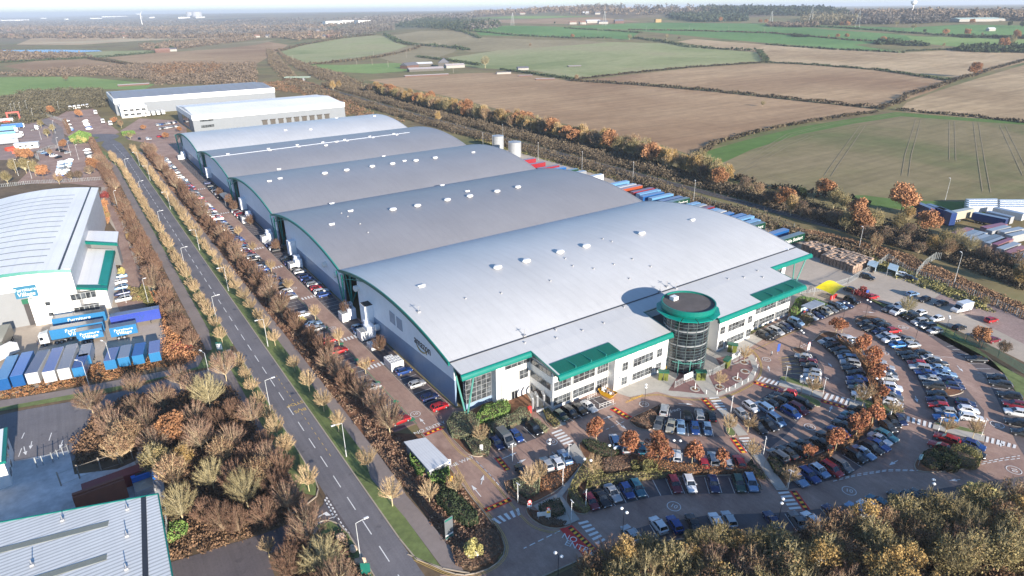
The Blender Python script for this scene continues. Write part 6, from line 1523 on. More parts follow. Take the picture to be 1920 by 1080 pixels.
PT = {
 'street': [twig_tree(5.4, 2.0, LM['pale'], barkP, 40, 46, .85, .026, 1.9, .10, .7, .1) for _ in range(3)],
 'bigbare': [twig_tree(8.5, 3.6, LM['red'], barkP, 60, 60, 1.5, .028, 2.2, .15, .7, .12) for _ in range(3)],
 'rustbare': [twig_tree(7.0, 2.9, LM['rust'], barkB, 60, 60, 1.3, .034, 1.0, .12, .7, .05) for _ in range(3)],
 'strawbare': [twig_tree(9.0, 3.9, LM['straw'], barkP, 56, 60, 1.5, .03, 2.4, .17, .6, .12) for _ in range(2)],
 'maple': [leaf_tree(6.2, 2.3, LM['maple'], barkP, 2300, .34, 1.7, 18, .36, .11) for _ in range(3)],
 'smallmaple': [leaf_tree(4.4, 1.5, LM['maple'], barkP, 1000, .3, 1.4, 10, .4, .09) for _ in range(1)],
 'gold': [mix_tree(9.0, 3.0, LM['gold'], LM['pale'], barkP, 2600, .30, 1.6) for _ in range(2)],
 'olive': [mix_tree(9.5, 3.5, LM['olive'], LM['straw'], barkP, 2300, .27) for _ in range(3)],
 'brown': [mix_tree(9.0, 3.4, LM['brown'], LM['pale'], barkP, 1700, .26) for _ in range(3)],
 'mauve': [mix_tree(8.0, 3.4, LM['mauve'], LM['red'], barkB, 1500, .30) for _ in range(3)],
 'copper': [leaf_tree(10.0, 4.4, LM['copper'], barkB, 3400, .46, 2.0, 26, .34, .22) for _ in range(2)],
 'lime': [leaf_tree(8.5, 2.9, LM['lime'], barkP, 2400, .36, 1.4, 18, .36, .14) for _ in range(2)],
 'dark': [leaf_tree(9.0, 3.2, LM['dark'], barkB, 2400, .45, .5, 18, .4, .15) for _ in range(1)],
 'birch': [leaf_tree(11.0, 2.4, LM['gold'], barkW, 1100, .30, 3.5, 16, .40, .13, 14) for _ in range(2)],
 'crimson': [leaf_tree(3.4, 2.2, LM['cherry'], barkB, 1300, .34, .3, 12, .45, .08) for _ in range(1)],
}
def tree(kind, x, y, label, group=None, s=1., z=None, cat='tree', name=None, vs=None):
    tr, cr, h = random.choice(PT[kind]); z = T(x, y) if z is None else z
    t = thing(name or {'street': 'street_tree', 'maple': 'maple_tree', 'smallmaple': 'maple_tree', 'birch': 'birch_tree', 'bigbare': 'bare_tree', 'rustbare': 'bare_tree', 'strawbare': 'bare_tree', 'copper': 'oak_tree', 'gold': 'golden_tree', 'olive': 'willow_tree', 'brown': 'autumn_tree', 'mauve': 'thorn_tree', 'lime': 'lime_tree', 'dark': 'evergreen_tree', 'crimson': 'shrub'}.get(kind, 'tree'), label, cat, (x, y, z), random.uniform(0, 6.28), group)
    t.scale = (s, s, s * (vs or random.uniform(.92, 1.1)))
    put('trunk', tr, t); put('crown', cr, t); return t
# street trees of the avenue
def row(kind, xs, ys, words, group, desc, sc=(.85, 1.1), z=.15):
    for i, (x, y) in enumerate(zip(xs, ys)):
        tree(kind, x + random.uniform(-.2, .2), y, '%s, %s from the near end of the %s' % (desc, nth(i + 1), words), group, random.uniform(*sc), z)
ysE = [g(734,951)[1], g(686,887)[1], g(631,812)[1], g(602,775)[1]] + [g(569,740)[1], g(546,700)[1], g(512,650)[1]]
y = ysE[-1]
while y < 470: y += random.uniform(7.6, 9.4); ysE.append(y)
row('street', [33.2] * len(ysE), sorted(ysE), 'avenue right verge', 'street trees on the right verge', 'pale round bare tree')
ysW = [g(586,922)[1], g(544,851)[1]] + list(np.arange(114, 156, 6.4)) + list(np.arange(172, 470, 7.2)); ysW = [y + random.uniform(-1, 1) for y in ysW]
row('street', [21.9 if y < 440 else 20 for y in ysW], sorted(ysW), 'avenue left verge', 'street trees on the left verge', 'pale round bare tree')
# rusty trees in the bed between footpath and service road
ysB = list(np.arange(108, 470, 6.3))
for i, y in enumerate(sorted(ysB)):
    tree(random.choice(['rustbare', 'rustbare', 'bigbare']), 40.6 + random.uniform(-1.2, 1.2), y + random.uniform(-.8, .8), 'rusty bare tree, %s from the near end beside the parking strip' % nth(i + 1), 'trees between footpath and parking strip', random.uniform(.75, 1.0), .15)
for i, y in enumerate([134, 152, 171, 196, 216, 240, 262]): tree('street', 47.2, y, 'slim bare tree, %s from the near end of the service road edge' % nth(i + 1), 'small trees along the service road', .9, .1)
for i, (x, y) in enumerate([(54.5, 142), (55.2, 167), (54.8, 236), (55, 275), (54.5, 300), (55, 312), (54.6, 330)]): tree('rustbare', x, y, 'small bare tree against the shaded wall, %s from the near end' % nth(i + 1), 'trees by the warehouse wall', .72, .1)
# west belt of the avenue
kb_ = ['rustbare', 'bigbare', 'rustbare', 'mauve']
ysC = list(np.arange(174, 470, 6.6))
for i, y in enumerate(ysC): tree(random.choice(kb_[:3]), 13.4 + random.uniform(-1.6, 1.6), y, 'rusty bare tree, %s from the near end beside the furniture store' % nth(i + 1), 'belt west of the avenue', random.uniform(.65, .95), .05)
# wood in the lower left triangle
WL = [(256,745,'bigbare'),(205,800,'bigbare'),(176,780,'bigbare'),(222,830,'bigbare'),(340,730,'bigbare'),(310,775,'bigbare'),(366,745,'bigbare'),(425,715,'bigbare'),(396,770,'strawbare'),(440,790,'rustbare'),(476,800,'bigbare'),(300,860,'bigbare'),(330,840,'copper'),
 (402,921,'strawbare'),(345,980,'strawbare'),(466,952,'strawbare'),(506,885,'bigbare'),(543,963,'bigbare'),(440,850,'bigbare'),(470,880,'rustbare'),(380,850,'bigbare'),(350,880,'gold'),(420,1000,'rustbare'),(390,985,'rustbare'),(450,1000,'rustbare'),(500,990,'rustbare'),(370,800,'bigbare'),(280,820,'bigbare'),(250,850,'brown'),(230,870,'brown'),
 (583,1032,'bigbare'),(560,1050,'rustbare'),(612,1085,'strawbare'),(545,1085,'rustbare'),(505,1045,'street'),(500,845,'rustbare'),(530,900,'rustbare'),(420,880,'brown'),(490,920,'brown'),(260,790,'bigbare'),(330,800,'rustbare'),(405,810,'rustbare'),(445,925,'rustbare'),(520,935,'rustbare'),(300,900,'olive'),(330,920,'brown'),(600,1120,'rustbare'),(640,1130,'bigbare')]
WD = dict(bigbare='tall reddish bare tree', strawbare='straw coloured bare tree', rustbare='low rusty bare tree', brown='brown leaved tree', copper='copper leaved tree', gold='golden leaved tree', mauve='mauve brown shrubby tree', olive='olive leaved tree', dark='dark evergreen', street='pale bare tree', birch='white stemmed birch', lime='yellow green tree', maple='orange maple', smallmaple='little orange maple', crimson='crimson bush')
ONR = ['front', 'second', 'third', 'fourth', 'fifth', 'sixth', 'seventh', 'back']
def wood(L, words, group, nr=5, rk='rank', sc=(.85, 1.12), z=None):
    L = sorted(L, key=lambda q: -q[1]); per = math.ceil(len(L) / nr)
    for r in range(nr):
        for i, (u, v, k) in enumerate(sorted(L[r * per:(r + 1) * per])):
            x, y = g(u, v) if z is not None else G(u, v)
            tree(k, x, y, '%s, %s from the left in %s %s, %s' % (WD[k], nth(i + 1), ONR[r], rk, words), group, random.uniform(*sc), z)
wood(WL, 'lower left wood', 'trees of the lower left wood', 6, 'rank', (.72, .98), .03)
# wood at the bottom right
WR = []
poly = [(1085,1085),(1160,1042),(1330,1028),(1470,1024),(1570,1004),(1700,975),(1810,955),(1925,930)]
kinds = ['olive', 'brown', 'olive', 'brown', 'gold', 'olive', 'strawbare', 'brown', 'olive', 'mauve', 'bigbare', 'birch']
for u in np.arange(1095, 1990, 40):
    v0 = np.interp(u, [p[0] for p in poly], [p[1] for p in poly]); v = v0 + 30
    while v < 1340:
        if not (u > 1700 and v > 1095 and v < 1180): WR.append((u + random.uniform(-14, 14), v + random.uniform(-6, 6), random.choice(kinds)))
        v += 34
WR += [(1823,975,'lime'),(1672,1150,'birch'),(1660,1110,'birch'),(1738,1160,'birch')]
wood(WR, 'bottom right wood', 'trees of the bottom right wood', 7, 'rank', (.7, .95), .03)
# maples and bare trees among the cars
CP = [(1117,830,'maple','orange maple between the crossing and the dark green hedge'),(1181,852,'maple','orange maple second from the left above the hedge'),(1233,868,'maple','orange maple, the largest of the row above the long hedge'),(1297,876,'maple','orange maple fourth from the left above the long hedge'),(1353,881,'smallmaple','thin orange maple at the right end above the long hedge'),
 (1515,862,'smallmaple','small orange maple at the left end of the south island'),(1565,846,'maple','orange maple second from the left on the south island'),(1603,820,'maple','brownish orange maple third on the south island'),(1634,800,'maple','orange maple nearest the walkway on the south island'),
 (1566,628,'maple','fading orange maple at the tip of the crescent bed'),(1578,624,'smallmaple','red topped small maple beside the lamp at the crescent tip'),(1612,665,'maple','orange maple in the upper crescent bed'),(1632,688,'maple','orange maple in the middle of the crescent bed'),(1640,716,'maple','orange maple in the lower crescent bed'),(1648,752,'smallmaple','orange maple at the lower end of the crescent bed'),
 (1112,892,'street','white stemmed bare tree left of the brown clipped bed'),(993,920,'street','bare tree at the near left of the entrance island'),(1012,905,'street','bare tree behind another on the entrance island'),(1366,812,'street','leaning pale bare tree beside the first walkway'),(1402,810,'street','bare tree right of the first walkway'),(1408,863,'street','bare tree at the second crossing'),(1478,915,'street','straw coloured bare tree at the near end of the south island'),
 (1522,742,'street','white stemmed bare tree at the walkway by the accessible block'),(1616,763,'street','wide bare tree on the walkway strip below the crescent'),(1674,785,'street','slim bare tree on the walkway strip at right'),(1772,815,'street','bare tree between blue and white cars on the far strip'),(1823,822,'street','bare tree at the far end of the last strip'),
 (1699,590,'strawbare','broad bare tree beside the white van'),(1835,648,'copper','half bare autumn tree behind the mesh fence'),(1880,665,'mauve','round headed bare tree at the right behind the mesh fence'),(1349,727,'street','young tree in the round pit before the tower'),(1395,679,'street','young tree in the pit near the right gate'),
 (1612,557,'crimson','crimson bush beside the blue yard sign'),(903,835,'street','bare tree among sage shrubs by the narrow sign'),(806,944,'street','bare tree in front of the white roofed shelter'),(856,929,'street','thin bare sapling near the yellow bin'),(889,1050,'lime','yellow green tree on the entrance island bed')]
for u, v, k, lb in CP:
    x, y = g(u, v, .15); s = dict(street=.9, maple=.92, smallmaple=.95, strawbare=.62, copper=.55, mauve=.5, lime=.5, bigbare=.8).get(k, 1.)
    if u == 1233: s = 1.12
    if u in (1349, 1395): s = .8
    if u == 1616: s = 1.1
    tree(k, x, y, lb, None, s, .15)
# tree line along the railway and field
BL = []
cols_ = ['gold', 'gold', 'brown', 'mauve', 'gold', 'brown', 'copper', 'olive', 'olive']
i = 0; y = 205.
while y < 800:
    for xo in (0, 6.5):
        x = np.interp(y, [200, 270, 390, 500, 700, 830], [262, 272, 276, 272, 286, 302]) + xo + random.uniform(-2, 2)
        BL.append((x, y + random.uniform(-2, 2), random.choice(cols_)))
    y += 6.8 if y < 450 else 9.5
BL.sort(key=lambda q: q[1])
for i, (x, y, k) in enumerate(BL):
    if i >= 126: break
    tree(k, x, y, '%s, %s from the near end of the railway tree line' % (WD[k].replace(' leaved', ''), nth(i + 1)), 'tree line between railway and ploughed field', random.uniform(1.05, 1.45))
NR_ = [(1348,352,'copper',1.0),(1470,392,'copper',1.0),(1482,404,'gold',1.05),(1500,378,'dark',.8),(1545,372,'copper',1.0),(1562,392,'olive',1.05),(1582,400,'olive',.9),(1604,414,'copper',.95),(1585,436,'olive',1.0),(1612,440,'copper',1.0),(1636,436,'olive',1.0),(1700,420,'gold',.9),(1684,436,'olive',.9),(1738,440,'copper',1.05),(1742,476,'gold',.8),(1765,470,'olive',.9),(1790,470,'strawbare',.9),(1815,480,'strawbare',.8),(1840,492,'mauve',.8),(1870,505,'mauve',.85),(1900,512,'mauve',.9),(1910,540,'gold',1.05),(1655,462,'mauve',.85),(1690,472,'mauve',.8),(1720,480,'mauve',.75),(1500,410,'mauve',.9),(1520,418,'mauve',.8),(1440,385,'mauve',.9),(1560,425,'mauve',.85),(1625,452,'mauve',.85),(1395,360,'mauve',.9),(1420,372,'brown',.9),(1700,455,'mauve',.9),(1640,470,'brown',.7),(1845,575,'olive',.35),(1775,486,'brown',.8)]
NR_.sort(key=lambda q: q[0])
for i, (u, v, k, s) in enumerate(NR_):
    x, y = G(u, v); tree(k, x, y, '%s, %s from the left in the right hand tree belt' % (WD[k], nth(i + 1)), 'tree belt beside the haulage yard', s)
x, y = G(1688, 402); tree('copper', x, y, 'large round dark copper oak against the green field by the haulage yard', None, 1.42)
x, y = G(1852, 398); 
# field trees
FT = [(1824,145,'copper','lone broad oak on the hedge between two ploughed fields',1.7),(1772,67,'copper','dark oak in the far green fields, left of a pair',1.4),(1812,68,'copper','copper oak in the far green fields, right of a pair',1.5),(1733,62,'dark','small dark tree left of the far oak pair',1.),(1841,68,'brown','small tree right of the far oak pair',.8),(1570,72,'copper','small copper tree, left of two on the thin far hedge',.9),(1587,72,'copper','small copper tree, right of two on the thin far hedge',1.),(1553,70,'brown','tiny brown bush left of two copper trees',.6),
 (1655,80,'copper','copper topped tree in the dark far thicket',1.2),(1905,74,'copper','copper tree at the right edge among far greens',1.6),(1880,92,'copper','spreading autumn tree above the thicket at the right edge',1.9),(1895,86,'strawbare','grey bare tree right of the spreading autumn tree',1.9),(1803,88,'dark','small dark bush alone on the pale far pasture',.8),(1769,88,'brown','small brown bush on the pale far pasture',.7),
 (1180,75,'strawbare','grey bare tree on the long hedge at the pasture head',1.4),(1073,72,'copper','copper tree standing in the long dark hedge',1.1),(1250,74,'strawbare','faint bare tree right of the pasture head',1.2),(1273,76,'mauve','dark bare tree at the corner of the pale field',1.1),(1350,42,'copper','rounded copper tree before the conifer plantation',1.6),(1425,44,'copper','copper tree, left of two by the plantation edge',1.3),(1436,45,'copper','copper tree, right of two by the plantation edge',1.3),
 (1567,50,'dark','dark tree before the pale poplar clump',1.4),(1577,50,'copper','copper tree left in the pair by the dark tree',1.2),(1588,50,'copper','copper tree right in the pair by the dark tree',1.3),(1680,50,'strawbare','bare tree among far green fields, third from right',1.7),(1712,56,'strawbare','bare tree by the pylon in the far green fields',1.6),(1822,46,'copper','copper tree left of the long pale shed',1.4),(1893,50,'dark','dark tree left of two near the far right edge',1.4),(1915,52,'dark','dark tree right of two near the far right edge',1.5),
 (994,88,'brown','round bush alone in the rough brown pasture',.9),(910,128,'strawbare','large faint bare tree above the stable row end',1.9),(1081,152,'brown','brown tree where three hedges meet',.9),(124,152,'mauve','lone dark bush in the green field at left',1.1),(1040,45,'dark','dark tree left of the hilltop farm houses',.9),(296,97,'dark','dark conifer left of the far left farm',1.5),(323,96,'dark','dark conifer right of the far left farm',1.6),(820,52,'strawbare','pale bare tree at the end of the dark hill wood',1.),
 (690,60,'gold','golden tree at the foot of the poplar row',1.8),(636,205-38,'gold','golden tree, left of two beside the railway bend',1.15),(625,170,'gold','yellow green tree beside the railway bend',1.25),(822,230,'gold','yellow tree alone in front of the dark railway scrub',1.0),(1345,330,'brown','brown bush where the sown field meets the belt',.6),(1430,200,'strawbare','bare hedge tree by the sown field corner',.6) ]
for u, v, k, lb, s in FT:
    x, y = G(u, v); tree(k, x, y, lb, None, s)

# stuff: scrub, ground cover and far woods, each patch one object
def inpoly(P, x, y):
    c = np.zeros(len(x), bool); n = len(P); j = n - 1
    for i in range(n):
        xi, yi = P[i]; xj, yj = P[j]
        m = ((yi > y) != (yj > y)) & (x < (xj - xi) * (y - yi) / (yj - yi + 1e-9) + xi); c ^= m; j = i
    return c
Tv = np.vectorize(T)
def scatter(poly, n):
    P = np.array(poly); x0, y0 = P.min(0); x1, y1 = P.max(0); xs = []; ys = []; got = 0
    for _ in range(60):
        x = rng.uniform(x0, x1, n * 2); y = rng.uniform(y0, y1, n * 2); k = inpoly(poly, x, y); xs.append(x[k]); ys.append(y[k]); got += k.sum()
        if got >= n: break
    return np.concatenate(xs)[:n], np.concatenate(ys)[:n]
def scrub(name, poly, n, m, r=(1., 2.), h=(1., 3.), nl=26, size=.5, z=None, tall=0.):
    x, y = scatter(poly, n); n = len(x)
    if n == 0: return
    zz = Tv(x, y) if z is None else np.full(n, z)
    R = rng.uniform(*r, n); Hh = rng.uniform(*h, n) * (.8 + .4 * np.sin(x * .13) * np.sin(y * .11)); tone = rng.uniform(-.25, .25, n)
    k = np.repeat(np.arange(n), nl); d = unit(rng.normal(size=(n * nl, 3))); d[:, 2] = np.abs(d[:, 2]); q = rng.uniform(.7, 1.1, n * nl)
    C = np.stack([x[k] + d[:, 0] * R[k] * q, y[k] + d[:, 1] * R[k] * q, zz[k] + tall * Hh[k] + d[:, 2] * Hh[k] * q * (1 - tall)], 1)
    if np.isscalar(size): size = size
    V = leaves(C, size); me = tri_mesh(name, V, .5 + tone[k] + rng.uniform(-.3, .3, len(k)), [m]); o = D.objects.new(name, me); COL.objects.link(o); struct(o, 'stuff'); return o
# near beds
scrub('bed_undergrowth', [(37.4, 74), (38.6, 69.5), (43, 68.2), (44.8, 72), (45, 82), (44.6, 95), (42.4, 106), (42.4, 470), (38, 470)], 1500, LM['rust'], (.5, 1.2), (.3, 1.3), 34, .3, .15)
scrub('bed_undergrowth', [(10.4, 172), (16.5, 170), (16.5, 470), (11.5, 470)], 1000, LM['rust'], (.6, 1.5), (.5, 1.7), 34, .34, .05)
wl = PX([(175,790),(240,745),(420,725),(440,740),(475,800),(540,900),(585,985),(560,975),(480,1003),(400,1030),(316,1050),(312,920),(300,850),(150,870),(140,830)])
scrub('wood_undergrowth', wl, 1700, LM['brown'], (.6, 1.6), (.4, 1.8), 34, .34, .03)
scrub('wood_undergrowth', PX([(560,1030),(600,1004),(640,1012),(690,1090),(680,1140),(540,1140),(540,1060)]), 260, LM['rust'], (.6, 1.6), (.4, 1.5), 34, .34, .03)
wr = PX([(1110,1082),(1180,1046),(1330,1036),(1470,1028),(1570,1010),(1700,978),(1810,958),(1960,932),(1990,1200),(1650,1330),(1080,1330)])
ground_sheet('ground', PX([(1000,1100),(1120,1040),(1200,1021),(1330,1012),(1460,1006),(1560,988),(1700,957),(1800,938),(1960,912),(2100,1000),(1960,1400),(1000,1400)]), .035, soilM)
scrub('wood_undergrowth', wr, 2300, LM['brown'], (.8, 2.), (.5, 2.6), 34, .38, .03)
scrub('hedge_growth', PX([(0,770-18),(250,704),(372,672),(370,655),(318,655),(250,672),(100,700),(0,720)]), 420, LM['amber'], (.4, .9), (.3, 1.1), 34, .26, .1)
scrub('shrub_bank', PX([(262,560),(300,545),(330,600),(352,640),(360,680),(330,694),(310,672),(312,600),(300,568)]), 260, LM['copper'], (.8, 1.6), (.8, 2.4), 40, .32, .05)
scrub('crimson_shrubs', PX([(318,650),(350,642),(358,660),(322,670)]), 26, LM['cherry'], (.9, 1.4), (.8, 1.5), 60, .32, .05)
scrub('shrub_bank', PX([(240,540),(262,545),(300,560),(285,570),(250,562)]), 70, LM['olive'], (.8, 1.5), (.8, 1.8), 40, .32, .05)
# railway corridor
scrub('railway_scrub', [(224, 100), (232, 150), (242.5, 250), (245, 520), (254, 820), (236, 820), (231, 260), (219, 110)], 3400, LM['mauve'], (1.4, 2.8), (2., 4.8), 26, .62, None)
scrub('verge_grass', [(208, 60), (226, 150), (231, 260), (229, 380), (237, 380), (237, 240), (231, 140), (218, 70)], 1700, LM['moss'], (.8, 2.), (.3, 1.), 18, .55, None)
scrub('railway_scrub', [(250.5, 60), (251, 180), (252, 300), (256, 520), (268, 800), (276, 800), (266, 520), (262, 300), (258, 180), (254, 60)], 2600, LM['mauve'], (1.4, 2.6), (2., 4.5), 26, .62, None)
scrub('railway_scrub', [(252, 180), (262, 290), (262, 500), (275, 820), (300, 830), (285, 600), (284, 400), (284, 300), (268, 200)], 3600, LM['mauve'], (1.4, 2.8), (1.8, 4.6), 26, .66, None)
scrub('railway_scrub', PX([(1420,372),(1500,400),(1600,440),(1750,480),(1925,545),(1925,520),(1800,470),(1640,450),(1560,420),(1440,372)]), 900, LM['mauve'], (1.2, 2.4), (1.4, 3.6), 30, .5, None)
scrub('railway_scrub', PX([(1340,345),(1480,372),(1600,405),(1720,430),(1790,480),(1640,450),(1500,405),(1380,372)]), 700, LM['mauve'], (1.4, 2.6), (1.8, 4.2), 28, .55, None)
scrub('verge_grass', PX([(1640,480),(1740,520),(1925,600),(1925,575),(1800,520),(1700,478),(1560,440),(1440,420),(1500,440)]), 1500, LM['brown'], (.7, 1.6), (.3, 1.1), 22, .4, None)
scrub('rough_scrub', GP([(440,160),(560,150),(620,170),(700,215),(760,230),(640,215),(560,175),(500,170)]), 900, LM['brown'], (1.5, 3.), (1.5, 4.), 22, .8, None)
scrub('left_wood', GP([(-40,215),(0,186),(60,172),(190,170),(210,200),(120,210),(60,232),(0,240)]), 2400, LM['folive'], (2., 3.6), (3., 6.), 26, 1.0, None)
scrub('left_wood', GP([(0,140),(120,132),(240,124),(300,122),(480,122),(480,158),(420,160),(330,158),(300,160),(280,150),(200,142),(60,144)]), 3000, LM['fbrown'], (2.5, 5.), (3., 8.), 22, 1.5, None)
scrub('left_wood', GP([(270,130),(330,122),(420,126),(400,140),(300,146)]), 500, LM['brown'], (3., 5.), (5., 9.), 24, 1.6, None)
scrub('railway_scrub', GP([(500,92),(512,96),(560,150),(600,170),(640,200),(600,190),(540,160),(505,120)]), 900, LM['mauve'], (2., 4.), (3., 6.), 22, 1.2, None)
scrub('railway_scrub', GP([(520,94),(540,120),(600,150),(660,160),(700,170),(640,140),(580,124),(540,108)]), 900, LM['mauve'], (2., 4.), (3., 6.), 22, 1.2, None)
def far_wood(poly, n, m, r, h, nl=12, size=5.):
    m = {LM['brown']: LM['fbrown'], LM['mauve']: LM['fmauve'], LM['straw']: LM['folive']}.get(m, m)
    return scrub('far_woodland', GP(poly), n, m, r, h, nl, size, None, .15)
far_wood([(735,52),(760,44),(800,37),(850,38),(900,42),(940,50),(905,55),(870,60),(820,56),(790,52)], 900, LM['conif'], (5, 9), (12, 20), 16, 4.)
far_wood([(860,44),(900,40),(945,48),(930,55),(880,58)], 240, LM['mauve'], (5, 9), (10, 16), 16, 4.)
far_wood([(880,24),(960,20),(1080,18),(1200,20),(1320,24),(1310,30),(1180,30),(1000,27),(900,30)], 1500, LM['brown'], (8, 14), (14, 24), 12, 6.)
far_wood([(1000,20),(1100,16),(1250,17),(1330,20),(1330,30),(1240,28)], 900, LM['mauve'], (8, 14), (16, 26), 12, 6.)
far_wood([(1250,30),(1330,26),(1400,30),(1400,40),(1320,42),(1270,38)], 700, LM['conif'], (6, 10), (12, 18), 14, 5.)
far_wood([(1300,19),(1440,18),(1560,22),(1600,27),(1560,30),(1440,30),(1340,29)], 1900, LM['conif'], (8, 12), (16, 24), 12, 6.)
far_wood([(1500,40),(1530,34),(1580,36),(1620,42),(1600,47),(1540,48),(1510,47)], 420, LM['straw'], (6, 11), (16, 24), 22, 3.4)
far_wood([(1590,38),(1680,36),(1780,38),(1770,44),(1660,46),(1600,46)], 500, LM['mauve'], (6, 11), (12, 20), 18, 4.)
far_wood([(1600,26),(1760,26),(1940,28),(1940,40),(1800,38),(1640,34)], 1900, LM['brown'], (9, 16), (12, 20), 10, 6.)
far_wood([(1440,46),(1540,49),(1500,52),(1440,50)], 160, LM['brown'], (5, 8), (7, 12), 14, 4.)
far_wood([(620,62),(650,54),(690,46),(735,42),(740,56),(700,66),(640,70)], 420, LM['mauve'], (4, 7), (16, 26), 26, 3.)
far_wood([(480,62),(620,64),(640,70),(560,76),(500,70)], 700, LM['brown'], (6, 10), (8, 14), 12, 4.5)
far_wood([(1780,95),(1840,88),(1925,92),(1925,100),(1830,98)], 300, LM['dark'], (4, 7), (6, 10), 16, 3.)
far_wood([(1640,82),(1660,76),(1690,80),(1680,84),(1650,84)], 130, LM['dark'], (4, 6), (6, 9), 16, 3.)
far_wood([(1685,82),(1740,84),(1740,87),(1690,86)], 70, LM['dark'], (3, 5), (5, 7), 16, 3.)
far_wood([(1485,66),(1515,68),(1514,70),(1488,69)], 60, LM['dark'], (3, 5), (4, 6), 16, 3.)
far_wood([(1780,98-30),(1800,68),(1925,70),(1925,73),(1800,71)], 80, LM['dark'], (3, 5), (4, 7), 14, 3.)
far_wood([(0,100),(60,103),(130,103),(170,108),(60,114),(0,118)], 700, LM['brown'], (4, 8), (5, 10), 14, 3.5)
far_wood([(260,86),(330,80),(400,76),(480,68),(480,74),(420,82),(340,92),(280,96)], 700, LM['brown'], (4, 9), (5, 10), 14, 3.5)
for (v0, v1, n, k) in ((66, 72, 700, 'brown'), (58, 66, 800, 'mauve'), (50, 58, 900, 'brown'), (44, 50, 800, 'mauve'), (38, 44, 800, 'mauve')):
    far_wood([(-20,v0),(500,v0 - 2),(640,v0 - 3),(640,v1 - 5),(500,v1 - 3),(-20,v1)], n, LM[k], (10, 22), (5, 12), 8, 9.)
far_wood([(640,36),(900,26),(900,32),(700,44),(640,46)], 900, LM['mauve'], (12, 24), (8, 14), 8, 9.)

# hedges: each a thing of its own
def hedge_far(label, pts, w=3., h=2.4, m='mauve', step=3.2, px=True):
    W_ = [np.array(G(*p) if px else p) for p in pts]; S = []
    for a, c in zip(W_, W_[1:]):
        L = np.hypot(*(c - a)); k = max(1, int(L / step)); S += [a + (c - a) * i / k for i in range(k)]
    S.append(W_[-1]); S = np.array(S); n = len(S)
    d = np.gradient(S, axis=0) if n > 2 else np.repeat((S[-1:] - S[:1]), n, 0); d = d / np.maximum(1e-6, np.hypot(d[:, 0], d[:, 1]))[:, None]; nn = np.stack([-d[:, 1], d[:, 0]], 1)
    if step <= 3.3: nl = 16
    else: nl = 9
    k = np.repeat(np.arange(n), nl); off = rng.uniform(-.5, .5, n * nl) * w; zz = rng.uniform(0, 1, n * nl) ** .6 * h * (.8 + .35 * np.sin(k * .7) * np.sin(k * .23))
    C = np.stack([S[k, 0] + nn[k, 0] * off + rng.uniform(-.5, .5, n * nl) * step, S[k, 1] + nn[k, 1] * off + rng.uniform(-.5, .5, n * nl) * step, Tv(S[k, 0], S[k, 1]) + zz], 1)
    V = leaves(C, max(1., step * .55)); me = tri_mesh('hedge', V, .5 + rng.uniform(-.4, .4, len(V)), [LM['dark' if m == 'dark' else 'hmix']])
    o = D.objects.new('hedge', me); COL.objects.link(o); tag(o, label, 'hedge', 'field hedges'); return o
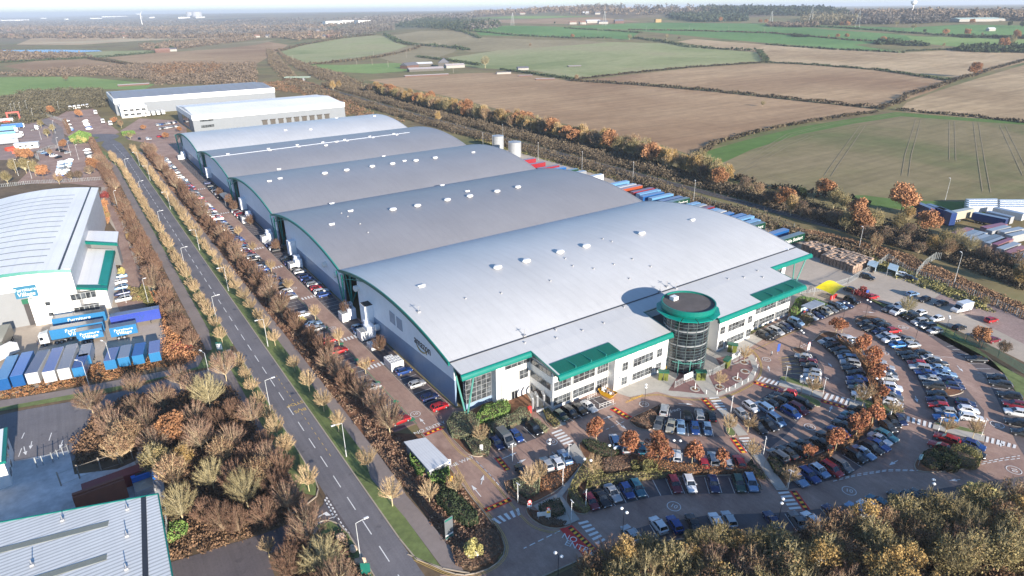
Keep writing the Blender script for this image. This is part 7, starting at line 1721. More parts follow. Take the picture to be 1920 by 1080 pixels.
HD = [('thick straight hedge dividing the two nearest ploughed fields', [(1072,152),(1200,160),(1340,172),(1480,187),(1652,205)], 4.5, 3.4, 'mauve'),
 ('brown hedge between the long pasture and the middle ploughed field', [(1082,149),(1180,138),(1290,127),(1425,118)], 3.5, 2.4, 'brown'),
 ('dark hedge from the stable row to the hedge crossing', [(940,131),(1000,139),(1080,150)], 4, 3, 'dark'),
 ('dark hedge above the middle ploughed field', [(1430,117),(1520,122),(1650,132),(1782,152)], 3.5, 2.8, 'dark'),
 ('short dark hedge block at the right end of the long pasture', [(1423,97),(1430,106),(1436,116)], 9, 5, 'dark'),
 ('dark hedge curving over the top of the long pasture', [(1190,72),(1240,78),(1290,88),(1340,92),(1420,96)], 7, 4, 'dark'),
 ('long dark hedge above the rough brown pasture', [(850,88),(880,94)], 5, 3, 'dark'),
 ('dark hedge over the brown pasture, below the green fields', [(880,58),(960,66),(1070,72),(1145,72)], 6, 4, 'dark'),
 ('brown hedge under the rounded green hill field', [(572,123),(680,112),(760,97),(792,86)], 5, 3.5, 'brown'),
 ('dark wooded hedge right of the rounded hill field', [(722,66),(745,78),(770,85),(800,86),(850,90),(876,94)], 10, 6, 'dark'),
 ('dark hedge above the farmyard', [(782,107),(850,115),(900,123)], 7, 4, 'dark'),
 ('long hedge rising from the tree belt corner to the lone oak', [(1652,205),(1690,190),(1700,180),(1760,163),(1800,148),(1830,141)], 4, 3.2, 'mauve'),
 ('hedge running from the lone oak to the right edge', [(1830,141),(1860,130),(1925,112)], 3.5, 2.6, 'mauve'),
 ('hedge along the top of the big green field', [(1685,207),(1760,214),(1850,222),(1925,231)], 3, 2.2, 'brown'),
 ('ragged hedge up the left side of the big green field', [(1308,292),(1340,270),(1420,248),(1500,232),(1570,220),(1640,211)], 2.6, 2., 'fbrown'),
 ('thin hedge between far green fields near the hilltop farm', [(1060,53),(1160,59),(1200,62)], 5, 3, 'dark'),
 ('thin dark hedge under the long green field', [(1440,84),(1560,93),(1690,99)], 4, 2.4, 'dark'),
 ('thin hedge along the pale field at upper right', [(1700,96),(1800,92),(1925,99)], 4, 2.4, 'dark'),
 ('far hedge crossing the green fields at upper right', [(1440,48),(1570,52),(1700,62),(1800,68),(1925,72)], 6, 3., 'dark'),
 ('far thin hedge across the middle green fields', [(1180,56),(1300,58),(1440,62),(1600,76),(1700,80)], 4, 2.2, 'brown'),
 ('hedge between the two brown fields at far left', [(165,110),(245,122),(300,123)], 7, 4, 'brown'),
 ('hedge below the lake at far left', [(0,118),(110,112),(200,107),(290,99)], 6, 4, 'dark'),
 ('dark wooded hedge from the hill wood down the brown pasture', [(850,56),(870,60),(890,68),(900,72)], 7, 4, 'dark'),
 ('hedge left of the rounded hill field', [(520,96),(570,84),(640,72),(700,66)], 6, 4, 'mauve'),
 ('dark hedge along the foot of the big green field', [(1300,300),(1340,326),(1420,350),(1520,366),(1620,386)], 5, 3.5, 'mauve'),
]
for lb, pts, w_, h_, m_ in HD: hedge_far(lb, pts, w_, h_, m_, 3.2 if min(p[1] for p in pts) > 90 else 7.)

# clipped hedges and bushes in the car park
def bush(label, poly_px, h, m, name='hedge', z=.15, size=.2, dens=34, dome=.35, cat='hedge', world=False, grp=None):
    P = poly_px if world else PX(poly_px, z); A = abs(sum(P[i][0] * P[(i + 1) % len(P)][1] - P[(i + 1) % len(P)][0] * P[i][1] for i in range(len(P)))) / 2
    per = sum(math.dist(P[i], P[(i + 1) % len(P)]) for i in range(len(P)))
    n = int(min(26000, A * dens)); x, y = scatter(P, n); e = np.full(len(x), 9e9)
    for i in range(len(P)):
        a, c = np.array(P[i]), np.array(P[(i + 1) % len(P)]); d = c - a; L2 = max(1e-6, d @ d); t = np.clip(((x - a[0]) * d[0] + (y - a[1]) * d[1]) / L2, 0, 1)
        e = np.minimum(e, np.hypot(x - a[0] - t * d[0], y - a[1] - t * d[1]))
    zt = h * (1 - dome + dome * np.clip(e / .9, 0, 1)) * (1 + .08 * np.sin(x * 2.1) * np.sin(y * 1.7))
    C1 = np.stack([x, y, z + zt * rng.uniform(.9, 1.04, len(x))], 1)
    m2 = int(min(16000, per * h * dens * 1.1)); s = rng.uniform(0, per, m2); C2 = []
    acc = 0
    for i in range(len(P)):
        a, c = np.array(P[i]), np.array(P[(i + 1) % len(P)]); L = math.dist(a, c); k = (s >= acc) & (s < acc + L); t = (s[k] - acc) / L; q = a + (c - a) * t[:, None]; C2.append(np.concatenate([q, rng.uniform(0, 1, (k.sum(), 1)) * h * .9 + z], 1)); acc += L
    C = np.concatenate([C1] + C2); V = leaves(C, size)
    tone = .18 * np.sin(C[:, 0] * .9) * np.sin(C[:, 1] * 1.1)
    b = tri_mesh(name, V, .5 + tone + rng.uniform(-.3, .3, len(V)), [LM[m]])
    cx, cy = np.mean(P, 0); t = thing(name, label, cat, (cx, cy, z), 0, grp)
    o = D.objects.new('foliage', b); COL.objects.link(o); o.parent = t; o.location = (-cx, -cy, -z)
    core = MB(); Pc = [(cx + (p[0] - cx) * .9, cy + (p[1] - cy) * .9) for p in P]; core.prism(Pc, z - .02, z + h * (1 - dome) * .85); o = core.build('stems', barkB, t); o.location = (-cx, -cy, -z)
    return t
bush('bright green clipped hedge at the foot of the glazed corner', [(893,792),(905,770),(950,758),(957,770),(952,780),(905,797)], 1.7, 'green', size=.26)
bush('sage green hedge running behind the bright green one', [(915,800),(960,782),(975,770),(990,772),(996,786),(965,800),(922,818)], 1.3, 'sage')
bush('sage shrub mass beside the service road gate', [(838,800),(850,782),(880,778),(900,790),(895,812),(870,826),(848,822)], 1.5, 'sage', 'shrub')
bush('sage shrub mass around the bare tree by the narrow sign', [(872,830),(905,822),(920,835),(915,856),(888,855)], 1.2, 'sage', 'shrub')
bush('long orange and green hedge behind the lower car row', [(1196,862),(1215,862),(1258,873),(1330,878),(1402,879),(1412,888),(1300,892),(1240,890),(1196,876)], 1.2, 'amber')
bush('brown clipped bed shaped like a tilted lozenge', [(1130,864),(1178,857),(1190,868),(1184,878),(1150,889),(1132,888)], .8, 'rust', 'planting', dome=.15, size=.16, dens=60, cat='planting')
bush('dark green shrub bank above the brown clipped bed', [(1092,832),(1105,828),(1145,842),(1160,852),(1150,862),(1125,857),(1104,846)], 1.2, 'dark', 'shrub')
bush('moss green hedge between path and brown clipped bed', [(1100,866),(1128,888),(1132,895),(1110,902),(1092,905),(1078,925),(1070,915),(1084,890)], 1.2, 'moss')
bush('mossy hedge curving behind the maroon and silver cars', [(1136,896),(1190,890),(1240,884),(1262,890),(1248,896),(1200,902),(1140,910),(1098,922),(1102,908)], 1.1, 'moss')
bush('low dark hedge by the maroon car end', [(1066,925),(1078,922),(1088,940),(1106,958),(1096,964),(1074,952)], 1.3, 'moss')
for i, (u, v, r, w_) in enumerate([(1192.5,879,.95,'smaller, left'),(1217.5,886,1.35,'larger, right')]):
    x, y = g(u, v); bush('round clipped green ball shrub, %s of two beside the brown bed' % w_, [(x + r * math.cos(t), y + r * math.sin(t)) for t in np.arange(0, 6.2, .5)], r * 1.6, 'lime' if 0 else 'moss', 'ball_shrub', dome=.75, cat='shrub', world=True, dens=60)
bush('orange beech hedge in the upper crescent bed', [(1568,635),(1582,636),(1616,668),(1632,690),(1626,694),(1606,675),(1588,655)], 1.3, 'amber')
bush('orange beech hedge in the lower crescent bed', [(1628,694),(1636,696),(1650,730),(1652,757),(1640,762),(1632,735),(1624,712)], 1.3, 'amber')
bush('green ivy mound at the walkway end of the crescent bed', [(1622,760),(1650,766),(1668,774),(1655,780),(1628,770)], .8, 'green', 'shrub')
bush('amber hedge through the south island, left part', [(1470,884),(1500,873),(1540,860),(1562,848),(1558,856),(1520,874),(1480,890)], 1.1, 'amber')
bush('amber hedge through the south island, right part', [(1566,846),(1596,826),(1622,804),(1634,790),(1636,800),(1612,822),(1580,843)], 1.1, 'amber')
bush('dark green shrubs at the near end of the south island', [(1440,865),(1455,862),(1472,880),(1470,900),(1452,888)], 1.1, 'dark', 'shrub')
bush('dark green shrubs beside the second walkway', [(1396,880),(1408,868),(1426,888),(1434,900),(1414,896)], 1.1, 'dark', 'shrub')
for i, (u, v, r, k) in enumerate([(1747,872,1.9,'dark'),(1768,862,2.0,'dark'),(1775,876,1.9,'dark'),(1806,867,2.5,'moss')]):
    x, y = g(u, v); bush('round clipped shrub, %s from the left on the yellow bin island' % nth(i + 1), [(x + r * math.cos(t), y + r * math.sin(t)) for t in np.arange(0, 6.2, .5)], r * 1.2, k, 'ball_shrub', dome=.7, cat='shrub', world=True, dens=40, grp='round shrubs on the corner island')
bush('bright hedge block between office end and smoking shelter', [(1484,600),(1500,590),(1502,572),(1492,570),(1482,585)], 1.6, 'green')
bush('bright hedge behind the smoking shelter', [(1490,568),(1500,562),(1530,566),(1550,578),(1546,584),(1525,575),(1500,570)], 1.5, 'green')
bush('olive bush between the two rows near the office end', [(1496,606),(1506,592),(1520,592),(1524,604),(1510,611)], 1.3, 'olive', 'shrub', cat='shrub')
bush('low hedge by the office crossing, left of the path', [(1016,766),(1028,770),(1050,798),(1040,802),(1026,790)], .9, 'moss')
bush('low brown and green hedge right of the black car', [(1000,788),(1008,790),(1030,808),(1020,813),(1006,802)], .9, 'sage')
bush('dark bed with brown stems beside the grey people carrier', [(1182,792),(1215,775),(1238,762),(1230,782),(1221,804),(1200,802)], .8, 'rust', 'planting', cat='planting')
bush('rusty low planting along the entrance island edge', [(945,905),(958,903),(958,918),(984,938),(990,950),(975,945),(952,925)], .6, 'rust', 'planting', cat='planting')
bush('sage shrubs under the entrance island trees', [(962,906),(985,900),(1012,905),(1010,925),(990,936),(965,922)], 1.1, 'sage', 'shrub', cat='shrub')
bush('rusty grass planting on the slope above the car park path', [(1012,898),(1045,888),(1076,872),(1088,872),(1070,892),(1045,915),(1015,922)], .5, 'copper', 'planting', cat='planting')
bush('rusty planting around the entrance signs', [(990,955),(1008,966),(1030,972),(1062,980),(1055,988),(1020,986),(1000,972)], .5, 'rust', 'planting', cat='planting')
bush('dark evergreen shrubs behind the entrance signs', [(1010,955),(1030,945),(1048,942),(1060,965),(1040,972),(1015,966)], 1.4, 'dark', 'shrub', cat='shrub')
bush('dark evergreen hedge beside the long bed near the entrance', [(819,945),(832,922),(848,928),(878,955),(893,972),(896,985),(878,990),(850,975)], 2.0, 'dark', size=.3)
bush('bright laurel on the left of the white roofed shelter', [(770,870),(772,855),(795,875),(800,890),(784,895)], 2.0, 'green', 'shrub', size=.3, cat='shrub')
bush('bright laurel in front of the white roofed shelter', [(803,897),(840,884),(843,896),(832,908),(810,910)], 1.8, 'green', 'shrub', size=.3, cat='shrub')
bush('rusty bracken bed round the small white sign', [(846,1030),(900,990),(922,985),(938,1002),(944,1030),(922,1056),(885,1070),(855,1060)], .55, 'rust', 'planting', size=.22, cat='planting')
bush('rusty bracken strip beside the dark footpath shade', [(700,835),(730,850),(770,890),(800,935),(835,985),(822,985),(780,935),(735,885)], .45, 'rust', 'planting', size=.22, cat='planting')
bush('vivid green round shrub by the industrial shed corner', [(317,1018),(322,990),(340,985),(354,992),(350,1006),(330,1017)], 1.5, 'green', 'shrub', size=.26, cat='shrub')
bush('mossy mound under the bare tree near the corner', [(640,700),(655,690),(664,697),(652,703)], .5, 'lime', 'shrub', cat='shrub')
bush('mossy tree base mound beside the red cars', [(548,600),(565,594),(575,600),(560,606)], .5, 'lime', 'shrub', cat='shrub')
bush('clipped yellow hedge by the far roundabout', [(228,250),(252,248),(254,252),(230,255)], 1.6, 'green', size=.4, dens=12)
bush('bright green thicket at the far roundabout', [(130,262),(150,250),(172,256),(170,266),(140,270)], 2.5, 'green', 'shrub', size=.5, dens=8, cat='shrub')
# ---------------------------------------------------------------- street furniture, yards and people
postM = mat('lamp_post_grey', (.55, .56, .56), .5, .2, .05, 1.); woodM = mat('timber_grey', (.36, .31, .26), .9, 0, .2, 2.)
palM = mat('pallet_wood', lin((206, 180, 158)), .9, 0, .3, 1.1, big=(.5, .25)); meshM = mat('fence_galvanised', (.33, .35, .35), .6, .1, .08, 1.); fgreenM = mat('fence_green', (.10, .26, .18), .6, 0, .08, 1.)
def lamp_meshes(h, arm):
    b = MB(); b.bar((0, 0, 0), (0, 0, 1.6), .11, n=8); b.bar((0, 0, 1.6), (0, 0, h), .075, n=8, r2=.05); c = MB(); c.bar((0, 0, h), (arm, 0, h + .18), .045, n=6)
    d = MB(); d.box(arm - .1, arm + .65, -.16, .16, h + .12, h + .26); return b.mesh('post', [postM]), c.mesh('arm', [postM]), d.mesh('lamp_head', [ventM])
LMP = lamp_meshes(8.0, 1.5); LMT = lamp_meshes(10., .5)
def lamp(x, y, rz, label, group=None, M_=LMP, z=.15, s=1.):
    t = thing('street_lamp', label, 'street lamp', (x, y, z), rz, group); t.scale = (s, s, s)
    put('post', M_[0], t); put('arm', M_[1], t); put('lamp_head', M_[2], t)
for i, y in enumerate([106, 162.5, 208, 255, 322, 388, 432]): lamp(31.4, y, PI, 'tall grey lamp post on the right verge, %s from the near end of the avenue' % nth(i + 1), 'lamp posts of the avenue')
for i, y in enumerate([79, 131, 186, 236, 290, 352, 414]): lamp(23.4, y, 0, 'tall grey lamp post on the left verge, %s from the near end of the avenue' % nth(i + 1), 'lamp posts of the avenue')
for i, (b_, a, w_) in enumerate((((171, 735), 2.2, 'left end'), ((214, 697), 2., 'middle, behind the parked trailers'), ((396, 718), 1.9, 'junction end'))): lamp(*g(*b_), a, 'lamp post along the side road, %s' % w_, None)
for i, (u, v, w_) in enumerate([(1608, 477, 'beside the pallet stacks'), (1789, 530, 'by the palisade fence of the yard'), (1300, 380, 'behind the row of haulage trailers'), (1186, 342, 'behind the blue trailers'), (1091, 320, 'near the white container box'), (1009, 300, 'near the farthest red trailer'), (943, 262, 'beside the grey tanks'), (906, 280, 'behind the third arched bay'), (1772, 376, 'at the edge of the big green field')]):
    lamp(*g(u, v), 1., 'slim yard lamp mast %s' % w_, 'yard lamp masts', LMT, .05)
for i, (u, v) in enumerate([(24, 215), (31, 213), (40, 212), (52, 208), (64, 225), (112, 210), (78, 262), (104, 250), (112, 285), (133, 292), (148, 300), (35, 330), (60, 335), (222, 395), (280, 575), (237, 568)]):
    lamp(*g(u, v), 0, 'slim lamp mast, %s of those listed across the left yards' % nth(i + 1), 'lamp masts of the left yards', LMT, .05, .9)
b = MB(); b.bar((0, 0, 0), (0, 0, 5.2), .06, n=8, r2=.045); cpPost = b.mesh('post', [blackM]); b = MB(); b.bar((-.6, 0, 5.2), (.6, 0, 5.2), .035); cpArm = b.mesh('arm', [blackM])
b = MB(); b.lathe((0, 0, 0), [(.02, -.1), (.26, .02), (.3, .16), (.16, .32), (.001, .36)], 10); cpHead = b.mesh('lamp_globe', [mat('globe_white', (.8, .8, .78), .3)])
for i, (u, v) in enumerate([(1167, 1003), (1046, 1088), (1458, 985), (1737, 948), (1208, 762), (1498, 656), (1580, 600), (1622, 596), (1714, 645), (1771, 628), (1100, 905), (1265, 868), (1145, 880), (1640, 748), (1655, 736), (1500, 745), (1030, 870)]):
    x, y = g(u, v, .1); t = thing('twin_lamp', 'black column with twin white globe lamps, number %d of the car park set' % (i + 1), 'lamp', (x, y, .1), random.uniform(0, 3), 'twin globe lamps in the car park')
    t['label'] = 'black twin globe lamp, %s from the left in the car park' % nth(1 + sorted(q[0] for q in [(1167, 1003), (1046, 1088), (1458, 985), (1737, 948), (1208, 762), (1498, 656), (1580, 600), (1622, 596), (1714, 645), (1771, 628), (1100, 905), (1265, 868), (1145, 880), (1640, 748), (1655, 736), (1500, 745), (1030, 870)]).index(u))
    put('post', cpPost, t); put('arm', cpArm, t); put('lamp_globe', cpHead, t, (-.6, 0, 5.2)); put('lamp_globe', cpHead, t, (.6, 0, 5.2))
b = MB(); b.bar((0, 0, 0), (0, 0, 4.2), .055, n=8); b.box(-.07, .07, -.07, .07, 1.2, 1.7); wp = b.mesh('post', [wallW]); b = MB(); b.box(-.55, .35, -.07, .07, 4.2, 4.28); wh = b.mesh('lamp_head', [ventM])
WPL = sorted([(1066, 866), (1370, 774), (1431, 853), (1518, 742), (1757, 815), (1840, 818), (1098, 955), (1071, 975), (1477, 917), (961, 865), (971, 942), (1055, 912), (1472, 716), (1543, 738), (1602, 755), (1668, 786), (1795, 798)])
for i, (u, v) in enumerate(WPL):
    t = thing('path_lamp', 'slim white path lamp with flat head, %s from the left' % nth(i + 1), 'lamp', (*g(u, v, .2), .2), random.uniform(0, 3), 'white path lamps in the car park'); put('post', wp, t); put('lamp_head', wh, t)
# fences -----------------------------------------------------------
def fence(label, pts, h=2.4, m=None, sp=.35, post=3., z=.05, px=True, thick=.018, rails=True, r=.05, pw=.45):
    m = m or meshM; P = [np.array(g(*p)) for p in pts] if px else [np.array(p, float) for p in pts]
    t = thing('fence', label, 'fence', (P[0][0], P[0][1], z)); o0 = P[0]; pn = MB(); npost = 0
    for a, c in zip(P, P[1:]):
        L = np.hypot(*(c - a)); d = (c - a) / L; k = max(1, int(L / post))
        for i in range(k + 1):
            if npost > 95: break
            q = a + (c - a) * i / k - o0; b = MB(); b.bar((q[0], q[1], 0), (q[0], q[1], h + .1), r); b.build('post', m, t); npost += 1
        for i in range(int(L / sp)): q = a + d * (i * sp + .1) - o0; pn.obox(q, d, min(.12, sp * pw), thick, .1, h)
        if rails:
            for zz in (.35, h - .35): pn.bar((*(a - o0), zz), (*(c - o0), zz), .03)
    pn.build('palings', m, t); return t
fence('grey palisade fence from the office wing to the pallet stacks', [(1500,552),(1552,545),(1590,533),(1612,520),(1640,505),(1664,487)], sp=.6)
fence('grey palisade fence along the east side of the yard', [(1664,487),(1700,512),(1752,530),(1800,547),(1850,568),(1925,602)], sp=.7)
fence('short palisade fence climbing the grassy bank', [(1719,516),(1733,500),(1752,487),(1762,488)], sp=.5, h=2.8)
fence('green mesh fence between car park and lane', [(1787,634),(1810,642),(1840,655),(1870,672),(1925,705)], 2.2, fgreenM, .3, 3.)
fence('fence on the grass bank behind the rear trailer yard', [(231,140),(236,230),(236,420)], px=False, sp=1.2, post=8.)
fence('low white railing at the entrance of the left yard', [(52,209),(100,222),(118,228),(126,240)], sp=.8)
fence('palisade fence round the small white cabin compound', [(30,285),(60,292),(75,302),(70,290),(92,280),(118,276)], sp=.8)
fence('fence behind the furniture store roof', [(0,352),(60,345),(130,342),(190,338)], sp=.8, h=2.)
fence('timber frame fence along the shaded builders yard', [(115,912),(150,898),(190,884),(225,873),(250,862)], 3.2, woodM, 2.2, 2.2, r=.09, thick=.05)
fence('grey gate frames at the mouth of the builders yard', [(70,878),(100,868),(130,852)], 2.4, meshM, 1.0, 3.)
fence('thin fence beside the industrial shed', [(314,965),(316,1010),(317,1045)], 2.4, meshM, .6, 3.)
fence('dark green fence along the brick drive', [(279,508),(284,540),(290,560)], 2.2, fgreenM, .6, 3.)
# plaza ------------------------------------------------------------
def gate(u, v, a, label):
    t = thing('turnstile_gate', label, 'gate', (*g(u, v), .08), a, 'turnstile gates round the plaza')
    b = MB(); b.box(-1.1, -.1, -.5, .5, 0, 2.1); b.box(.1, 1.1, -.5, .5, 0, 2.1); b.build('turnstile', mat('gate_yellow', lin((98, 104, 42)), .5, 0, .15, 6.), t)
    b = MB(); b.box(-1.3, 1.3, -.7, .7, 2.1, 2.4); b.build('roof', mat('gate_green', (.005, .10, .06), .5), t)
gate(1243, 712, -.75, 'green roofed yellow turnstile gate, left of the plaza'); gate(1313, 712, -.6, 'green roofed yellow turnstile gate in the middle of the plaza fence'); gate(1362, 688, .3, 'green roofed yellow turnstile gate, third along the plaza fence'); gate(1372, 660, -.9, 'green roofed yellow turnstile gate by the east office wing')
fence('glass and steel fence across the plaza, left part', [(1265,728),(1283,719),(1304,712)], 1.9, meshM, .5, 2.); fence('glass and steel fence across the plaza, right part', [(1322,708),(1336,704),(1355,694),(1370,684),(1392,672)], 1.9, meshM, .5, 2.)
for (p, q, w_) in (((1281, 717), (1299, 709), 'left of the middle gate'), ((1371, 678), (1387, 669), 'right of the third gate')):
    a, c = np.array(g(*p)), np.array(g(*q)); t = thing('banner', 'white banner on the plaza fence, %s' % w_, 'banner', (*((a + c) / 2), .1), math.atan2(c[1] - a[1], c[0] - a[0])); L = np.hypot(*(c - a))
    b = MB(); b.box(-L / 2, L / 2, -.12, -.06, .4, 2.0); b.build('panel', wallW, t); b = MB(); b.bar((-L / 2, 0, 0), (-L / 2, 0, 2), .04); b.build('post', postM, t); b = MB(); b.bar((L / 2, 0, 0), (L / 2, 0, 2), .04); b.build('post', postM, t)
b = MB(); b.lathe((0, 0, 0), [(.09, 0), (.09, .95), (.05, 1.02)], 10); bolMe = b.mesh('bollard', [wallW])
BO = [(1324,739),(1344,740),(1361,735),(1367,733),(1378,727),(1391,722),(1402,716),(1415,704),(1420,690),(1417,678)]
for i, (u, v) in enumerate(BO): o = put('bollard', bolMe, None, (*g(u, v), .09)); tag(o, 'white bollard, %s from the left along the plaza kerb' % nth(i + 1), 'bollard', 'bollards round the plaza')
for i, (u, v) in enumerate([(1303,730),(1349,726),(1382,711),(1397,697),(1395,680)]):
    t = thing('tree_pit', 'round stone tree pit, %s from the left in the plaza paving' % nth(i + 1), 'tree pit', (*g(u, v), .09), 0, 'tree pits in the plaza')
    b = MB(); b.lathe((0, 0, 0), [(1.15, 0), (1.15, .06), (.95, .06), (.95, .02)], 20); b.build('ring', slabM, t); b = MB(); b.lathe((0, 0, 0), [(.94, .01), (.001, .05)], 20); b.build('soil', mulchM, t)
    if i in (0, 2): b = MB(); b.bar((0, 0, 0), (0, 0, 1.7), .13, n=8, r2=.08); b.build('stake_guard', wallW, t)
# skip, ducts, bins
def px_thing(name, label, cat, u, v, a=0., z=.09, group=None): return thing(name, label, cat, (*g(u, v, z), z), a, group)
t = px_thing('skip', 'yellow builders skip full of pale rubbish under the office windows', 'skip', 1139, 742, -1.35)
b = MB(); P0 = [(-1.3, -.8), (1.3, -.8), (1.3, .8), (-1.3, .8)]; P1 = [(-2.1, -.95), (2.1, -.95), (2.1, .95), (-2.1, .95)]
b.add([(x, y, .1) for x, y in P0] + [(x, y, 1.35) for x, y in P1], [(3, 2, 1, 0), (0, 1, 5, 4), (1, 2, 6, 5), (2, 3, 7, 6), (3, 0, 4, 7)]); b.build('body', mat('skip_yellow', lin((214, 160, 30)), .6), t)
b = MB()
for k in range(26): x, y = random.uniform(-1.7, 1.7), random.uniform(-.7, .7); b.obox((x, y), (math.cos(k), math.sin(k)), random.uniform(.3, .9), random.uniform(.2, .5), 1.0, random.uniform(1.3, 1.75), k % 2)
b.build('rubbish', [wallW, mat('rubbish_brown', (.3, .2, .15), .9)], t)
t = px_thing('extract_duct', 'group of silver ducts with a red tank at the office inner corner', 'ductwork', 1010, 768)
b = MB()
for x, y in ((-1.2, .6), (.2, .8), (1.6, .2)): b.bar((x, y, 0), (x, y, 3.0), .28, n=10); b.bar((x, y, 3.), (x + .5, y + 1.4, 3.2), .28, n=10)
b.bar((-1.4, -.9, .5), (1.8, -1.1, .5), .3, n=10); b.build('duct', silvM, t); b = MB(); b.lathe((-2.3, .3, 0), [(.5, 0), (.5, 1.5), (.001, 1.7)], 12); b.build('tank', redM, t)
for i, (u, v, w_) in enumerate([(1128, 1043, 'at the corner of the bottom wood'), (1797, 871, 'on the corner island'), (845, 903, 'beside the white roofed shelter'), (1249, 690, 'against the end of the office wall')]):
    t = px_thing('grit_bin', 'yellow grit bin %s' % w_, 'grit bin', u, v, random.uniform(0, 1), .15, 'yellow grit bins'); b = MB(); b.prism([(-.55, -.35), (.55, -.35), (.55, .35), (-.55, .35)], 0, .75); b.build('body', hyelM, t)
    b = MB(); b.add([(-.6, -.4, .75), (.6, -.4, .75), (.6, .4, .85), (-.6, .4, .85), (-.5, 0, 1.0), (.5, 0, 1.0)], [(0, 1, 5, 4), (3, 4, 5, 2), (0, 4, 3), (1, 2, 5)]); b.build('lid', hyelM, t)
for (p, q, w_) in (((1101, 752), (1118, 742), 'left of the marked walkway'), ((1124, 766), (1150, 757), 'by the speed hump')):
    a, c = np.array(g(*p)), np.array(g(*q)); t = thing('guard_rail', 'low white guard rail %s' % w_, 'railing', (*a, .09)); d = c - a; b = MB()
    for z in (.5, 1.0): b.bar((0, 0, z), (d[0], d[1], z), .035)
    for k in range(5): b.bar((d[0] * k / 4, d[1] * k / 4, 0), (d[0] * k / 4, d[1] * k / 4, 1.), .035)
    b.build('rail', wallW, t)
# plant beside the service road
def cabinet(y, label, big=True):
    t = thing('plant_cabinet', label, 'plant unit', (54.6, y, .1), 0, 'white plant cabinets by the west wall')
    b = MB(); b.box(-1.7, .1, -1.6, 1.6, .1, 2.6); b.build('cabinet', wallW, t); b = MB(); b.box(.25, 2.6, -1.3, 1.4, .1, 3.4); b.box(.8, 2.8, 1.4, 3., 2.4, 4.); b.build('air_handler', wallS, t)
    for k in range(4): b = MB(); b.box(-1.5, -.1, -1.4 + k * .75, -.85 + k * .75, 2.6, 2.68); b.build('top_grille', wallG, t)
for i, y in enumerate([152.0, 166.0, 214.5, 250, 281, 438]): cabinet(y, 'white plant cabinet with air handling box, %s from the near end of the west wall' % nth(i + 1))
b = MB(); b.box(-.52, .52, -.52, .52, .15, 1.15); b.box(-.55, .55, -.55, .55, 0, .14, 1); b.box(-.2, .2, -.2, .2, 1.15, 1.22, 1); ibc = b.mesh('bulk_container', [wallW, greyM])
c0 = g(722, 678); k_ = 0
for r_ in range(4):
    for q_ in range(3):
        for l_ in range(2):
            if r_ == 3 and q_ == 2 and l_: continue
            k_ += 1; o = put('bulk_container', ibc, None, (53.3 + q_ * 1.15, 131.6 + r_ * 1.15, .08 + l_ * 1.16))
            tag(o, 'white cube container, %s layer, column %s, %s row of the larger cluster' % (['bottom', 'top'][l_], ['left', 'middle', 'right'][q_], nth(r_ + 1)), 'container', 'white cube containers near the wall')
for r_ in range(3):
    for q_ in range(2): o = put('bulk_container', ibc, None, (53.6 + q_ * 1.15, 144.6 + r_ * 1.15, .08)); tag(o, 'white cube container, %s side, %s row of the smaller cluster' % (['left', 'right'][q_], nth(r_ + 1)), 'container', 'white cube containers near the wall')
t = thing('canopy_shelter', 'curved pale canopy roof beside the shaded far wall strip', 'shelter', (55.2, 317, .1)); b = MB()
vs = []
for k in range(7): a = -1.1 + 2.2 * k / 6; vs += [(-2.2 + 4.4 * k / 6, -6, 3.0 + .9 * math.cos(a)), (-2.2 + 4.4 * k / 6, 6, 3.0 + .9 * math.cos(a))]
b.add(vs, [(2 * k, 2 * k + 2, 2 * k + 3, 2 * k + 1) for k in range(6)]); b.build('roof', wallG, t)
for s in (-5, 5): b = MB(); b.bar((2., s, 0), (2., s, 3.4), .08); b.bar((-2., s, 0), (-2., s, 3.4), .08); b.build('frame', greyM, t)
# white roofed shelter near the gate
q = PX([(757, 828), (798, 820), (843, 864), (805, 883)], 2.9); cx, cy = np.mean(q, 0); q = [(x - cx, y - cy) for x, y in q]
t = thing('gate_shelter', 'flat white ribbed roof shelter in the hedge beside the entrance lane', 'shelter', (cx, cy, .1)); b = MB(); b.prism(q, 2.55, 2.8); b.build('roof', ribbed('shelter_roof', (.66, .66, .66), .5, .8, PI / 2, 0, .25), t)
b = MB(); b.prism([(x * .88, y * .92) for x, y in q], 0, 2.54); b.build('walls', wallG, t)
# signs
def sign(label, u, v, a, w_, h, z0, m, posts=2, lines=None, round_=False, txt=None, z=.15):
    t = px_thing('sign', label, 'sign', u, v, a, z); 
    for s in ([-w_ * .35, w_ * .35] if posts == 2 else [0]): b = MB(); b.bar((s, .06, 0), (s, .06, z0 + h), .045); b.build('post', postM, t)
    b = MB(); b.box(-w_ / 2, w_ / 2, -.03, .03, z0, z0 + h); b.build('panel', m, t)
    if round_: b = MB(); b.bar((0, -.05, z0 + h + .35), (0, .02, z0 + h + .35), .34, 0, 16); b.build('disc', redM, t); b = MB(); b.bar((0, -.06, z0 + h + .35), (0, -.04, z0 + h + .35), .24, 0, 16); b.build('disc_face', wallW, t)
    if lines:
        for k, (c_, zz, hh_) in enumerate(lines): b = MB(); b.box(-w_ / 2 + .08, w_ / 2 - .08, -.05, -.031, z0 + zz, z0 + zz + hh_); b.build('panel_strip', c_, t)
    for (tx, sz, zz, mm) in (txt or []): text(tx, sz, mm, t, (0, -.06, z0 + zz), (PI / 2, 0, 0), .01)
    return t
sgM = mat('sign_green', (.01, .13, .10), .5)
sign('tall grey park sign with green strips at the near footpath edge', 843, 1010, .15, 1.7, 4.4, .1, mat('sign_panel_grey', (.12, .13, .14), .5), 2, [(sgM, 3.9, .35), (sgM, .3, .3), (wallW, .75, .3)])
